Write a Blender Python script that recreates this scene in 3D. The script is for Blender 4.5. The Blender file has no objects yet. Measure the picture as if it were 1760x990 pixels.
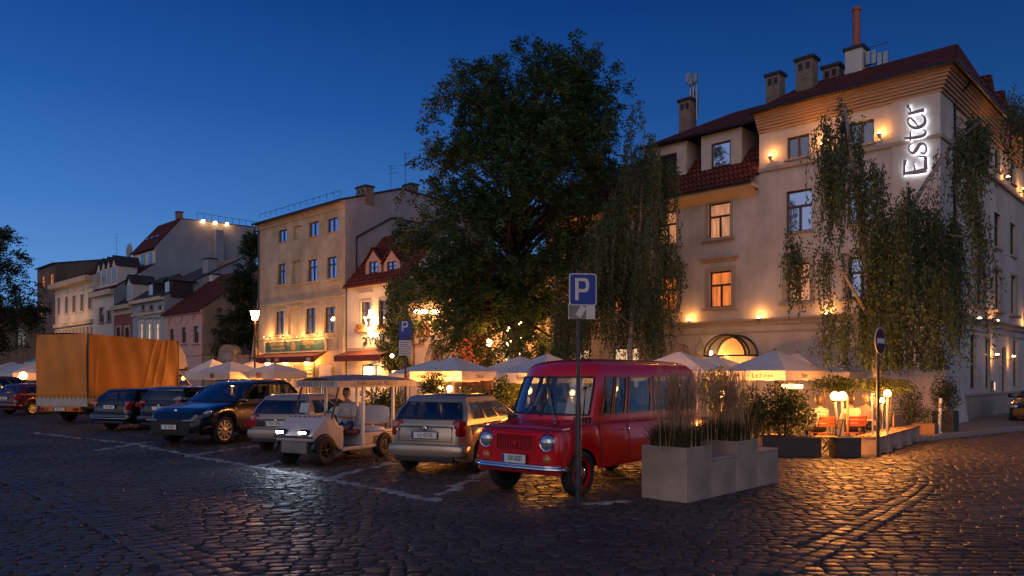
import bpy, bmesh, math, random
import numpy as np
from mathutils import Vector, Matrix
R = math.radians
PI = math.pi
random.seed(7)
rng = np.random.default_rng(7)
SC = bpy.context.scene
COL = SC.collection

# ------------------------------------------------------------------ survey
# The photograph was surveyed with a level camera 1.85 m above the paving;
# world x = right, y = away, z = up, metres.
H, F, UC, VH = 1.85, 1300.0, 880.0, 645.0

def G(u, v, z=0.0):
    y = (H - z) * F / (v - VH)
    return Vector(((u - UC) / F * y, y, z))

def at(u, v, y):
    return Vector(((u - UC) / F * y, y, H - (v - VH) / F * y))

A = Vector((-.72, .694, 0)).normalized()     # along the square, to the left and away
B = Vector((.694, .72, 0)).normalized()      # across the square, towards the house fronts
ROT = math.atan2(-A.y, -A.x)                 # local x runs right along the house fronts, y goes into the houses
O2 = G(740, 855)
P0 = O2 + B * 23.0

class Plane:
    def __init__(s, p, d): s.p, s.d = p, d
    def t(s, u):
        k = (u - UC) / F
        return (k * s.p.y - s.p.x) / (s.d.x - k * s.d.y)
    def y(s, u): return s.p.y + s.d.y * s.t(u)
    def z(s, u, v): return H - (v - VH) / F * s.y(u)
    def pt(s, u, v): return s.t(u), s.z(u, v)

FR = Plane(P0, -A)                           # the line of house fronts
def rect(pl, u0, v0, u1, v1):
    um = (u0 + u1) / 2
    return pl.t(u0), pl.t(u1), pl.z(um, v1), pl.z(um, v0)

# ------------------------------------------------------------------ objects
def thing(name, label, cat, loc=(0, 0, 0), rz=0.0, group=None):
    o = bpy.data.objects.new(name, None); COL.objects.link(o)
    o.empty_display_size = .2
    o.location = loc; o.rotation_euler = (0, 0, rz)
    o['label'] = label; o['category'] = cat
    if group: o['group'] = group
    return o

def tag(o, label, cat, group=None, kind=None):
    if label: o['label'] = label
    if cat: o['category'] = cat
    if group: o['group'] = group
    if kind: o['kind'] = kind
    return o

def kids(o): return [c for c in COL.objects if c.parent == o]

def dup(root, loc, rz, label=None, group=None):
    r = root.copy(); COL.objects.link(r); r.location = loc; r.rotation_euler = (0, 0, rz)
    if label: r['label'] = label
    if group: r['group'] = group
    for ch in kids(root):
        c = ch.copy(); COL.objects.link(c); c.parent = r
        for g in kids(ch):
            d = g.copy(); COL.objects.link(d); d.parent = c
    return r

class MB:
    def __init__(s, M=None): s.v, s.f, s.m, s.M = [], [], [], M
    def add(s, vs, fs, mi=0, M=None):
        n = len(s.v)
        m = M if M is not None else s.M
        if M is not None and s.M is not None: m = s.M @ M
        for p in vs:
            p = Vector(p)
            s.v.append(m @ p if m is not None else p)
        for f in fs:
            s.f.append([i + n for i in f]); s.m.append(mi)
        return s
    def box(s, x0, x1, y0, y1, z0, z1, mi=0, M=None):
        vs = [(x, y, z) for z in (z0, z1) for y in (y0, y1) for x in (x0, x1)]
        return s.add(vs, [(0, 2, 3, 1), (4, 5, 7, 6), (0, 1, 5, 4), (2, 6, 7, 3), (0, 4, 6, 2), (1, 3, 7, 5)], mi, M)
    def cbox(s, c, sz, mi=0, rz=0, rx=0, ry=0):
        M = Matrix.Translation(c) @ Matrix.Rotation(rz, 4, 'Z') @ Matrix.Rotation(ry, 4, 'Y') @ Matrix.Rotation(rx, 4, 'X')
        a, b, c_ = sz[0] / 2, sz[1] / 2, sz[2] / 2
        return s.box(-a, a, -b, b, -c_, c_, mi, M)
    def prism(s, poly, y0, y1, mi=0, M=None):
        n = len(poly)
        vs = [(p[0], y0, p[1]) for p in poly] + [(p[0], y1, p[1]) for p in poly]
        fs = [tuple(range(n)), tuple(range(2 * n - 1, n - 1, -1))]
        fs += [(i, (i + n), (i + 1) % n + n, (i + 1) % n) for i in range(n)]
        return s.add(vs, fs, mi, M)
    def slab(s, poly, z0, z1, mi=0, M=None):
        n = len(poly)
        vs = [(p[0], p[1], z0) for p in poly] + [(p[0], p[1], z1) for p in poly]
        fs = [tuple(range(n - 1, -1, -1)), tuple(range(n, 2 * n))]
        fs += [(i, (i + 1) % n, (i + 1) % n + n, i + n) for i in range(n)]
        return s.add(vs, fs, mi, M)
    def tube(s, pts, r, n=8, mi=0, caps=True):
        pts = [Vector(p) for p in pts]
        rs = r if isinstance(r, (list, tuple)) else [r] * len(pts)
        vs, fs = [], []
        prev = None
        for i, p in enumerate(pts):
            d = (pts[min(i + 1, len(pts) - 1)] - pts[max(i - 1, 0)])
            if d.length < 1e-9: d = Vector((0, 0, 1))
            d.normalize()
            if prev is None:
                a = d.orthogonal().normalized()
            else:
                a = prev - d * prev.dot(d)
                a = a.normalized() if a.length > 1e-6 else d.orthogonal().normalized()
            prev = a
            b = d.cross(a)
            for k in range(n):
                t = 2 * PI * k / n
                vs.append(p + (a * math.cos(t) + b * math.sin(t)) * rs[i])
        for i in range(len(pts) - 1):
            for k in range(n):
                k2 = (k + 1) % n
                fs.append((i * n + k, i * n + k2, (i + 1) * n + k2, (i + 1) * n + k))
        if caps:
            fs.append(tuple(range(n - 1, -1, -1)))
            fs.append(tuple(range((len(pts) - 1) * n, len(pts) * n)))
        return s.add(vs, fs, mi)
    def lathe(s, prof, n=24, mi=0, M=None, cap=True):
        vs, fs = [], []
        for r, z in prof:
            for k in range(n):
                t = 2 * PI * k / n
                vs.append((r * math.cos(t), r * math.sin(t), z))
        for i in range(len(prof) - 1):
            for k in range(n):
                k2 = (k + 1) % n
                fs.append((i * n + k, i * n + k2, (i + 1) * n + k2, (i + 1) * n + k))
        if cap:
            fs.append(tuple(range(n - 1, -1, -1))); fs.append(tuple(range((len(prof) - 1) * n, len(prof) * n)))
        return s.add(vs, fs, mi, M)
    def blob(s, c, r, p=2.5, n=16, k=9, mi=0, M=None):
        c = Vector(c); vs, fs = [], []
        sp = lambda x, e: math.copysign(abs(x) ** e, x)
        e = 2.0 / p
        for i in range(k + 1):
            a = -PI / 2 + PI * i / k
            for j in range(n):
                b = 2 * PI * j / n
                vs.append((c.x + r[0] * sp(math.cos(a), e) * sp(math.cos(b), e), c.y + r[1] * sp(math.cos(a), e) * sp(math.sin(b), e), c.z + r[2] * sp(math.sin(a), e)))
        for i in range(k):
            for j in range(n):
                fs.append((i * n + j, i * n + (j + 1) % n, (i + 1) * n + (j + 1) % n, (i + 1) * n + j))
        return s.add(vs, fs, mi, M)
    def build(s, name, mat, parent=None, smooth=0, bevel=0, segs=2):
        me = bpy.data.meshes.new(name)
        me.from_pydata([tuple(p) for p in s.v], [], s.f)
        for m in (mat if isinstance(mat, (list, tuple)) else [mat]): me.materials.append(m)
        if any(s.m): me.polygons.foreach_set('material_index', s.m)
        if smooth:
            me.polygons.foreach_set('use_smooth', [True] * len(me.polygons))
            if smooth < 180: me.set_sharp_from_angle(angle=R(smooth))
        me.update()
        o = bpy.data.objects.new(name, me); COL.objects.link(o)
        if parent is not None: o.parent = parent
        if bevel:
            b = o.modifiers.new('Bevel', 'BEVEL'); b.width = bevel; b.segments = segs; b.limit_method = 'ANGLE'; b.angle_limit = R(40)
        return o

def np_mesh(name, V, Fq, mat, parent=None, smooth=False, mids=None):
    """mesh from numpy vertex (n,3) and quad (m,4) arrays"""
    me = bpy.data.meshes.new(name)
    V = np.asarray(V, np.float32); Fq = np.asarray(Fq, np.int32)
    k = Fq.shape[1]
    me.vertices.add(len(V)); me.vertices.foreach_set('co', V.ravel())
    me.loops.add(Fq.size); me.loops.foreach_set('vertex_index', Fq.ravel())
    me.polygons.add(len(Fq)); me.polygons.foreach_set('loop_start', np.arange(0, Fq.size, k, dtype=np.int32))
    for m in (mat if isinstance(mat, (list, tuple)) else [mat]): me.materials.append(m)
    if mids is not None: me.polygons.foreach_set('material_index', np.asarray(mids, np.int32))
    me.update(calc_edges=True); me.validate()
    me.polygons.foreach_set('use_smooth', np.full(len(me.polygons), smooth))
    o = bpy.data.objects.new(name, me); COL.objects.link(o)
    if parent is not None: o.parent = parent
    return o

def text(name, s, size, mat, parent, M, ext=.004, align='CENTER', xs=1.0):
    cu = bpy.data.curves.new(name, 'FONT'); cu.body = s; cu.size = size; cu.extrude = ext
    cu.align_x = align; cu.align_y = 'CENTER'; cu.resolution_u = 3
    tmp = bpy.data.objects.new(name, cu); COL.objects.link(tmp)
    dg = bpy.context.evaluated_depsgraph_get()
    me = bpy.data.meshes.new_from_object(tmp.evaluated_get(dg))
    bpy.data.objects.remove(tmp); bpy.data.curves.remove(cu)
    me.transform(M @ Matrix.Diagonal((xs, 1, 1, 1)))
    me.materials.clear(); me.materials.append(mat)
    o = bpy.data.objects.new(name, me); COL.objects.link(o)
    if parent is not None: o.parent = parent
    return o

XZ = Matrix.Rotation(PI / 2, 4, 'X')         # text lying in xy -> standing in xz, read from -y

# ------------------------------------------------------------------ materials
def nodes(name):
    m = bpy.data.materials.new(name); m.use_nodes = True
    nt = m.node_tree; bs = nt.nodes['Principled BSDF']
    return m, nt, bs

def mk(name, col, rough=.6, metal=0., var=.18, scale=6., bump=0., bscale=60., coat=0., spec=.5, col2=None, detail=5., stretch=None):
    m, nt, bs = nodes(name)
    tc = nt.nodes.new('ShaderNodeTexCoord')
    src = tc.outputs['Object']
    if stretch:
        mp = nt.nodes.new('ShaderNodeMapping'); mp.inputs['Scale'].default_value = stretch
        nt.links.new(src, mp.inputs[0]); src = mp.outputs[0]
    no = nt.nodes.new('ShaderNodeTexNoise'); no.inputs['Scale'].default_value = scale; no.inputs['Detail'].default_value = detail
    nt.links.new(src, no.inputs['Vector'])
    rp = nt.nodes.new('ShaderNodeValToRGB')
    a = [max(0, c * (1 - var)) for c in col]; b = [min(1, c * (1 + var)) for c in col] if col2 is None else col2
    rp.color_ramp.elements[0].position = .3; rp.color_ramp.elements[1].position = .7
    rp.color_ramp.elements[0].color = (*a, 1); rp.color_ramp.elements[1].color = (*b, 1)
    nt.links.new(no.outputs[0], rp.inputs[0]); nt.links.new(rp.outputs[0], bs.inputs['Base Color'])
    bs.inputs['Roughness'].default_value = rough; bs.inputs['Metallic'].default_value = metal
    bs.inputs['Specular IOR Level'].default_value = spec
    if coat: bs.inputs['Coat Weight'].default_value = coat; bs.inputs['Coat Roughness'].default_value = .04
    if bump:
        n2 = nt.nodes.new('ShaderNodeTexNoise'); n2.inputs['Scale'].default_value = bscale; n2.inputs['Detail'].default_value = 4
        nt.links.new(src, n2.inputs['Vector'])
        bp = nt.nodes.new('ShaderNodeBump'); bp.inputs['Strength'].default_value = bump; bp.inputs['Distance'].default_value = .02
        nt.links.new(n2.outputs[0], bp.inputs['Height']); nt.links.new(bp.outputs[0], bs.inputs['Normal'])
    return m

def emit(name, col, st):
    m, nt, bs = nodes(name)
    bs.inputs['Base Color'].default_value = (.8, .8, .8, 1)
    bs.inputs['Emission Color'].default_value = (*col, 1); bs.inputs['Emission Strength'].default_value = st
    return m

def plaster(name, col, stain=.25, streak=.2):
    """lime plaster with blotches, rain streaks and a fine grain"""
    m, nt, bs = nodes(name)
    L = nt.links.new
    tc = nt.nodes.new('ShaderNodeTexCoord')
    n1 = nt.nodes.new('ShaderNodeTexNoise'); n1.inputs['Scale'].default_value = .55; n1.inputs['Detail'].default_value = 8; n1.inputs['Roughness'].default_value = .62
    L(tc.outputs['Object'], n1.inputs['Vector'])
    mp = nt.nodes.new('ShaderNodeMapping'); mp.inputs['Scale'].default_value = (.9, .9, .14); L(tc.outputs['Object'], mp.inputs[0])
    n2 = nt.nodes.new('ShaderNodeTexNoise'); n2.inputs['Scale'].default_value = 1.3; n2.inputs['Detail'].default_value = 9; n2.inputs['Roughness'].default_value = .7; L(mp.outputs[0], n2.inputs['Vector'])
    r1 = nt.nodes.new('ShaderNodeMapRange'); r1.inputs[1].default_value = .3; r1.inputs[2].default_value = .72; r1.inputs[3].default_value = 1 - stain; r1.inputs[4].default_value = 1 + stain * .35; L(n1.outputs[0], r1.inputs[0])
    r2 = nt.nodes.new('ShaderNodeMapRange'); r2.inputs[1].default_value = .35; r2.inputs[2].default_value = .65; r2.inputs[3].default_value = 1 - streak * .6; r2.inputs[4].default_value = 1.; L(n2.outputs[0], r2.inputs[0])
    mu = nt.nodes.new('ShaderNodeMath'); mu.operation = 'MULTIPLY'; L(r1.outputs[0], mu.inputs[0]); L(r2.outputs[0], mu.inputs[1])
    mx = nt.nodes.new('ShaderNodeVectorMath'); mx.operation = 'SCALE'; mx.inputs[0].default_value = col; L(mu.outputs[0], mx.inputs['Scale'])
    L(mx.outputs[0], bs.inputs['Base Color'])
    bs.inputs['Roughness'].default_value = .85; bs.inputs['Specular IOR Level'].default_value = .25
    n3 = nt.nodes.new('ShaderNodeTexNoise'); n3.inputs['Scale'].default_value = 9; n3.inputs['Detail'].default_value = 8; L(tc.outputs['Object'], n3.inputs['Vector'])
    bp = nt.nodes.new('ShaderNodeBump'); bp.inputs['Strength'].default_value = .35; bp.inputs['Distance'].default_value = .03
    L(n3.outputs[0], bp.inputs['Height']); L(bp.outputs[0], bs.inputs['Normal'])
    return m

def brick(name, c1, c2, mortar, scale=4.2, row=.25, width=.5, offset=.5, ax='XZ', bump=.5, rough=.8, msize=.02, spec=.4):
    m, nt, bs = nodes(name); L = nt.links.new
    tc = nt.nodes.new('ShaderNodeTexCoord'); src = tc.outputs['Object']
    sp = nt.nodes.new('ShaderNodeSeparateXYZ'); L(src, sp.inputs[0])
    ad = nt.nodes.new('ShaderNodeMath'); ad.operation = 'ADD'; L(sp.outputs[0], ad.inputs[0]); L(sp.outputs[1], ad.inputs[1])
    cb = nt.nodes.new('ShaderNodeCombineXYZ'); L(ad.outputs[0], cb.inputs[0]); L(sp.outputs[2], cb.inputs[1])
    b = nt.nodes.new('ShaderNodeTexBrick'); L(cb.outputs[0], b.inputs['Vector'])
    b.inputs['Color1'].default_value = (*c1, 1); b.inputs['Color2'].default_value = (*c2, 1); b.inputs['Mortar'].default_value = (*mortar, 1)
    b.inputs['Scale'].default_value = scale; b.inputs['Row Height'].default_value = row; b.inputs['Brick Width'].default_value = width; b.inputs['Mortar Size'].default_value = msize; b.offset = offset
    no = nt.nodes.new('ShaderNodeTexNoise'); no.inputs['Scale'].default_value = 3; L(src, no.inputs['Vector'])
    mx = nt.nodes.new('ShaderNodeMix'); mx.data_type = 'RGBA'; mx.blend_type = 'MULTIPLY'; mx.inputs['Factor'].default_value = .6
    L(b.outputs[0], mx.inputs[6]); L(no.outputs[0], mx.inputs[7]); L(mx.outputs[2], bs.inputs['Base Color'])
    bs.inputs['Roughness'].default_value = rough
    bp = nt.nodes.new('ShaderNodeBump'); bp.inputs['Strength'].default_value = bump; bp.inputs['Distance'].default_value = .03; bp.invert = True
    L(b.outputs['Fac'], bp.inputs['Height']); L(bp.outputs[0], bs.inputs['Normal'])
    bs.inputs['Specular IOR Level'].default_value = spec
    return m

def glass(name, tint=(.35, .42, .46), refl=.12):
    """car or window glass: tinted, see-through, mirror-like at a slant"""
    m = bpy.data.materials.new(name); m.use_nodes = True
    nt = m.node_tree; nt.nodes.clear(); L = nt.links.new
    out = nt.nodes.new('ShaderNodeOutputMaterial')
    tr = nt.nodes.new('ShaderNodeBsdfTransparent'); tr.inputs[0].default_value = (*tint, 1)
    gl = nt.nodes.new('ShaderNodeBsdfGlossy'); gl.inputs['Roughness'].default_value = .03; gl.inputs['Color'].default_value = (.9, .93, 1, 1)
    lw = nt.nodes.new('ShaderNodeLayerWeight'); lw.inputs[0].default_value = .5
    pw = nt.nodes.new('ShaderNodeMath'); pw.operation = 'POWER'; pw.inputs[1].default_value = 4; L(lw.outputs['Facing'], pw.inputs[0])
    ad = nt.nodes.new('ShaderNodeMath'); ad.operation = 'MULTIPLY_ADD'; ad.use_clamp = True; ad.inputs[1].default_value = .8; ad.inputs[2].default_value = refl; L(pw.outputs[0], ad.inputs[0])
    mx = nt.nodes.new('ShaderNodeMixShader'); L(ad.outputs[0], mx.inputs[0]); L(tr.outputs[0], mx.inputs[1]); L(gl.outputs[0], mx.inputs[2]); L(mx.outputs[0], out.inputs[0])
    return m

def pane(name, base, refl, lit=None, st=0., fold=0., gcol=(.9, .95, 1)):
    """double window pane with a curtain close behind it"""
    m, nt, bs = nodes(name); L = nt.links.new
    out = nt.nodes['Material Output']
    tc = nt.nodes.new('ShaderNodeTexCoord')
    mp = nt.nodes.new('ShaderNodeMapping'); mp.inputs['Scale'].default_value = (7, 7, .5); L(tc.outputs['Object'], mp.inputs[0])
    no = nt.nodes.new('ShaderNodeTexNoise'); no.inputs['Scale'].default_value = 2.2; no.inputs['Detail'].default_value = 3; L(mp.outputs[0], no.inputs['Vector'])
    rp = nt.nodes.new('ShaderNodeMapRange'); rp.inputs[1].default_value = .3; rp.inputs[2].default_value = .7; rp.inputs[3].default_value = 1 - fold; rp.inputs[4].default_value = 1 + fold * .6; L(no.outputs[0], rp.inputs[0])
    sc = nt.nodes.new('ShaderNodeVectorMath'); sc.operation = 'SCALE'; sc.inputs[0].default_value = lit or base; L(rp.outputs[0], sc.inputs['Scale'])
    bs.inputs['Base Color'].default_value = (*base, 1); bs.inputs['Roughness'].default_value = .5
    if lit:
        L(sc.outputs[0], bs.inputs['Emission Color']); bs.inputs['Emission Strength'].default_value = st
    else:
        L(sc.outputs[0], bs.inputs['Base Color'])
    gl = nt.nodes.new('ShaderNodeBsdfGlossy'); gl.inputs['Roughness'].default_value = .03; gl.inputs['Color'].default_value = (*gcol, 1)
    n2 = nt.nodes.new('ShaderNodeTexNoise'); n2.inputs['Scale'].default_value = 1.6; L(tc.outputs['Object'], n2.inputs['Vector'])
    bp = nt.nodes.new('ShaderNodeBump'); bp.inputs['Strength'].default_value = .12; bp.inputs['Distance'].default_value = .05; L(n2.outputs[0], bp.inputs['Height']); L(bp.outputs[0], gl.inputs['Normal'])
    mx = nt.nodes.new('ShaderNodeMixShader'); mx.inputs[0].default_value = refl
    L(bs.outputs[0], mx.inputs[1]); L(gl.outputs[0], mx.inputs[2]); L(mx.outputs[0], out.inputs[0])
    return m

def leafmat(name, c1, c2, trans=.3, rough=.5):
    m, nt, bs = nodes(name); L = nt.links.new
    ge = nt.nodes.new('ShaderNodeNewGeometry')
    tc = nt.nodes.new('ShaderNodeTexCoord')
    no = nt.nodes.new('ShaderNodeTexNoise'); no.inputs['Scale'].default_value = .9; no.inputs['Detail'].default_value = 3; L(tc.outputs['Object'], no.inputs['Vector'])
    ad = nt.nodes.new('ShaderNodeMath'); ad.operation = 'ADD'; L(ge.outputs['Random Per Island'], ad.inputs[0]); L(no.outputs[0], ad.inputs[1])
    hf = nt.nodes.new('ShaderNodeMath'); hf.operation = 'MULTIPLY'; hf.inputs[1].default_value = .5; L(ad.outputs[0], hf.inputs[0])
    rp = nt.nodes.new('ShaderNodeValToRGB'); rp.color_ramp.elements[0].position = .2; rp.color_ramp.elements[1].position = .8
    rp.color_ramp.elements[0].color = (*c1, 1); rp.color_ramp.elements[1].color = (*c2, 1); L(hf.outputs[0], rp.inputs[0])
    L(rp.outputs[0], bs.inputs['Base Color']); bs.inputs['Roughness'].default_value = rough; bs.inputs['Specular IOR Level'].default_value = .3
    tl = nt.nodes.new('ShaderNodeBsdfTranslucent'); L(rp.outputs[0], tl.inputs[0])
    mx = nt.nodes.new('ShaderNodeMixShader'); mx.inputs[0].default_value = trans
    L(bs.outputs[0], mx.inputs[1]); L(tl.outputs[0], mx.inputs[2]); L(mx.outputs[0], nt.nodes['Material Output'].inputs[0])
    return m

def lamp(name, loc, power, col=(1, .55, .2), rad=.06, parent=None, spot=None, aim=None, blend=.6):
    l = bpy.data.lights.new(name, 'SPOT' if spot else 'POINT'); l.energy = power; l.color = col; l.shadow_soft_size = rad
    o = bpy.data.objects.new(name, l); COL.objects.link(o); o.location = loc
    if spot:
        l.spot_size = R(spot); l.spot_blend = blend
        o.rotation_euler = Vector(aim).to_track_quat('-Z', 'Y').to_euler()
    if parent is not None: o.parent = parent
    return o

WARM = (1, .335, .055); WARM2 = (1, .44, .12)
M = dict(
    stone=None,
    black=mk('black plastic', (.012, .012, .013), .5), rubber=mk('tyre rubber', (.018, .017, .017), .8, bump=.2),
    chrome=mk('chrome', (.75, .76, .78), .12, 1., var=.05), steel=mk('grey steel', (.3, .31, .32), .35, .9), alloy=mk('silver alloy', (.55, .56, .58), .3, .9, var=.06),
    iron=mk('dark painted iron', (.02, .02, .022), .45, .3), white=mk('white paint', (.75, .74, .7), .45, var=.06), plate=mk('number plate white', (.72, .72, .68), .4, var=.05),
    ink=mk('black lettering', (.01, .01, .012), .5), platebl=mk('blue plate band', (.02, .05, .3), .4),
    redlens=mk('red lamp lens', (.30, .008, .008), .12, coat=.8), amber=mk('amber lamp lens', (.5, .14, .01), .15, coat=.8), clear=mk('clear lamp lens', (.6, .62, .65), .06, .75, var=.3, scale=30),
    wood=mk('wood', (.18, .09, .04), .55, stretch=(3, 3, .6), scale=10), concrete=mk('pale concrete', (.34, .255, .20), .75, var=.32, scale=1.6, bump=.25, bscale=45, detail=10),
    skin=mk('skin', (.45, .25, .17), .55, var=.08), hair=mk('dark hair', (.03, .02, .015), .6), seatv=mk('dark seat vinyl', (.03, .025, .025), .5),
    glass=glass('car glass'), dglass=glass('dark tinted glass', (.09, .1, .12), .1), cglass=glass('clear glass', (.75, .78, .78), .03),
)
# ------------------------------------------------------------------ world and camera
w = bpy.data.worlds.new("World"); SC.world = w; w.use_nodes = True
nt = w.node_tree; L = nt.links.new
bg = nt.nodes['Background']
def N(t, **k):
    n = nt.nodes.new(t)
    for a, b in k.items(): setattr(n, a, b)
    return n
tc = N('ShaderNodeTexCoord'); sx = N('ShaderNodeSeparateXYZ'); L(tc.outputs['Generated'], sx.inputs[0])
def ramp(stops):
    r = N('ShaderNodeValToRGB'); e = r.color_ramp.elements
    while len(e) < len(stops): e.new(.5)
    for i, (p, c) in enumerate(stops): e[i].position = p; e[i].color = (*c, 1)
    return r
front = ramp([(0, (.16, .35, .64)), (.10, (.098, .255, .57)), (.2, (.044, .165, .47)), (.32, (.0145, .09, .34)), (.44, (.005, .047, .225)), (1, (.004, .028, .13))])
back = ramp([(0, (.38, .30, .30)), (.15, (.34, .32, .38)), (.35, (.27, .32, .46)), (.6, (.12, .19, .37)), (.8, (.02, .07, .22)), (1, (.01, .04, .16))])
L(sx.outputs[2], front.inputs[0]); L(sx.outputs[2], back.inputs[0])
hx = N('ShaderNodeMapRange'); L(sx.outputs[0], hx.inputs[0])
hx.inputs[1].default_value = -.55; hx.inputs[2].default_value = .6; hx.inputs[3].default_value = 1.12; hx.inputs[4].default_value = .62
fs = N('ShaderNodeVectorMath', operation='SCALE'); L(front.outputs[0], fs.inputs[0]); L(hx.outputs[0], fs.inputs['Scale'])
by = N('ShaderNodeMapRange', interpolation_type='SMOOTHSTEP'); L(sx.outputs[1], by.inputs[0])
by.inputs[1].default_value = .25; by.inputs[2].default_value = -.55; by.inputs[3].default_value = 0; by.inputs[4].default_value = 1
mx = N('ShaderNodeMix', data_type='RGBA'); L(by.outputs[0], mx.inputs['Factor']); L(fs.outputs[0], mx.inputs[6]); L(back.outputs[0], mx.inputs[7])
sky = N('ShaderNodeTexSky', sky_type='NISHITA'); sky.sun_disc = False; sky.sun_elevation = R(-3); sky.sun_rotation = R(-150); sky.ozone_density = 3
sk = N('ShaderNodeVectorMath', operation='MULTIPLY'); sk.inputs[1].default_value = (.01, .03, .10); L(sky.outputs[0], sk.inputs[0])
ad = N('ShaderNodeVectorMath', operation='ADD'); L(mx.outputs[2], ad.inputs[0]); L(sk.outputs[0], ad.inputs[1])
L(ad.outputs[0], bg.inputs[0]); bg.inputs[1].default_value = 1.0

sun = bpy.data.lights.new('afterglow', 'SUN'); sun.energy = .52; sun.angle = R(55); sun.color = (1, .71, .57)
so = bpy.data.objects.new('afterglow', sun); COL.objects.link(so)
so.rotation_euler = Vector((.35, 1, -.42)).to_track_quat('-Z', 'Y').to_euler()

cam = bpy.data.cameras.new('camera'); co = bpy.data.objects.new('camera', cam); COL.objects.link(co)
co.location = (0, 0, H); co.rotation_euler = (PI / 2, 0, 0)
cam.sensor_width = 36; cam.lens = 36 * F / 1760; cam.shift_y = (VH - 495) / 1760; cam.clip_start = .1; cam.clip_end = 2000
SC.camera = co
SC.view_settings.view_transform = 'Standard'; SC.view_settings.look = 'None'; SC.view_settings.exposure = 0; SC.view_settings.gamma = 1
SC.render.engine = 'CYCLES'
cy = SC.cycles; cy.use_denoising = True; cy.max_bounces = 6; cy.diffuse_bounces = 3; cy.glossy_bounces = 3; cy.transparent_max_bounces = 12
cy.sample_clamp_indirect = 4; cy.sample_clamp_direct = 0; cy.caustics_reflective = False; cy.caustics_refractive = False; cy.use_light_tree = True

# ------------------------------------------------------------------ ground
bed = mk('sandy joint bed', (.040, .033, .028), .95, var=.3, scale=20, bump=.3)
def sett_mat():
    m, nt, bs = nodes('granite setts'); L = nt.links.new
    ge = nt.nodes.new('ShaderNodeNewGeometry'); tc = nt.nodes.new('ShaderNodeTexCoord')
    rp = nt.nodes.new('ShaderNodeValToRGB'); e = rp.color_ramp.elements
    e[0].color = (.040, .032, .029, 1); e[1].color = (.088, .070, .060, 1); x = e.new(.5); x.color = (.062, .053, .051, 1); x = e.new(.9); x.color = (.076, .06, .05, 1)
    L(ge.outputs['Random Per Island'], rp.inputs[0])
    n1 = nt.nodes.new('ShaderNodeTexNoise'); n1.inputs['Scale'].default_value = .45; n1.inputs['Detail'].default_value = 9; L(tc.outputs['Object'], n1.inputs['Vector'])
    r1 = nt.nodes.new('ShaderNodeMapRange'); r1.inputs[1].default_value = .3; r1.inputs[2].default_value = .7; r1.inputs[3].default_value = .5; r1.inputs[4].default_value = 1.3; L(n1.outputs[0], r1.inputs[0])
    sc = nt.nodes.new('ShaderNodeVectorMath'); sc.operation = 'SCALE'; L(rp.outputs[0], sc.inputs[0]); L(r1.outputs[0], sc.inputs['Scale']); L(sc.outputs[0], bs.inputs['Base Color'])
    r2 = nt.nodes.new('ShaderNodeMapRange'); bs.inputs['Specular IOR Level'].default_value = .30; r2.inputs[3].default_value = .38; r2.inputs[4].default_value = .66; L(ge.outputs['Random Per Island'], r2.inputs[0]); L(r2.outputs[0], bs.inputs['Roughness'])
    n2 = nt.nodes.new('ShaderNodeTexNoise'); n2.inputs['Scale'].default_value = 26; n2.inputs['Detail'].default_value = 8; L(tc.outputs['Object'], n2.inputs['Vector'])
    bp = nt.nodes.new('ShaderNodeBump'); bp.inputs['Strength'].default_value = .45; bp.inputs['Distance'].default_value = .02; L(n2.outputs[0], bp.inputs['Height']); L(bp.outputs[0], bs.inputs['Normal'])
    return m
SETT = sett_mat()
PAINT = mk('worn white road paint', (.24, .235, .24), .6, var=.5, scale=9, detail=8)
mb = MB(); mb.add([(-400, -60, -.014), (400, -60, -.014), (400, 600, -.014), (-400, 600, -.014)], [(0, 1, 2, 3)])
g = mb.build('ground', bed); g['kind'] = 'structure'
# far paving beyond the modelled setts
def far_mat():
    m = brick('far setts', (.055, .05, .05), (.075, .068, .066), (.02, .018, .018), 1., .16, .2, msize=.018, bump=1., rough=.8)
    m.node_tree.nodes['Principled BSDF'].inputs['Specular IOR Level'].default_value = .2
    nt = m.node_tree
    cb = [n for n in nt.nodes if n.type == 'COMBXYZ'][0]; sp = [n for n in nt.nodes if n.type == 'SEPXYZ'][0]
    nt.links.new(sp.outputs[0], cb.inputs[0]); nt.links.new(sp.outputs[1], cb.inputs[1])
    return m
mb = MB(); mb.add([(-200, 30.6, -.002), (200, 30.6, -.002), (200, 200, -.002), (-200, 200, -.002)], [(0, 1, 2, 3)])
g = mb.build('paving', far_mat()); g['kind'] = 'structure'

def seg_dist(px, py, a, b):
    ax, ay = a[0], a[1]; dx, dy = b[0] - ax, b[1] - ay
    t = np.clip(((px - ax) * dx + (py - ay) * dy) / (dx * dx + dy * dy), 0, 1)
    return np.hypot(px - ax - t * dx, py - ay - t * dy)

GUT_R = [G(*p) for p in [(1330, 985), (1440, 926), (1520, 882), (1572, 852), (1596, 832), (1597, 822), (1580, 812), (1545, 800)]]
GUT_L = [G(*p) for p in [(-60, 795), (70, 838), (180, 890), (320, 965), (420, 1030)]]
LINES = [  # parking bay markings (worn paint)
    [(225, 762), (327, 783), (560, 823), (740, 858)], [(740, 858), (842, 808)], [(327, 783), (500, 757)], [(560, 823), (672, 795)], [(165, 774), (262, 759)], [(450, 800), (520, 785)],
    [(60, 744), (225, 762)], [(1015, 866), (1060, 861), (1100, 862)]]
LINES = [[G(*p) for p in l] for l in LINES]

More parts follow.
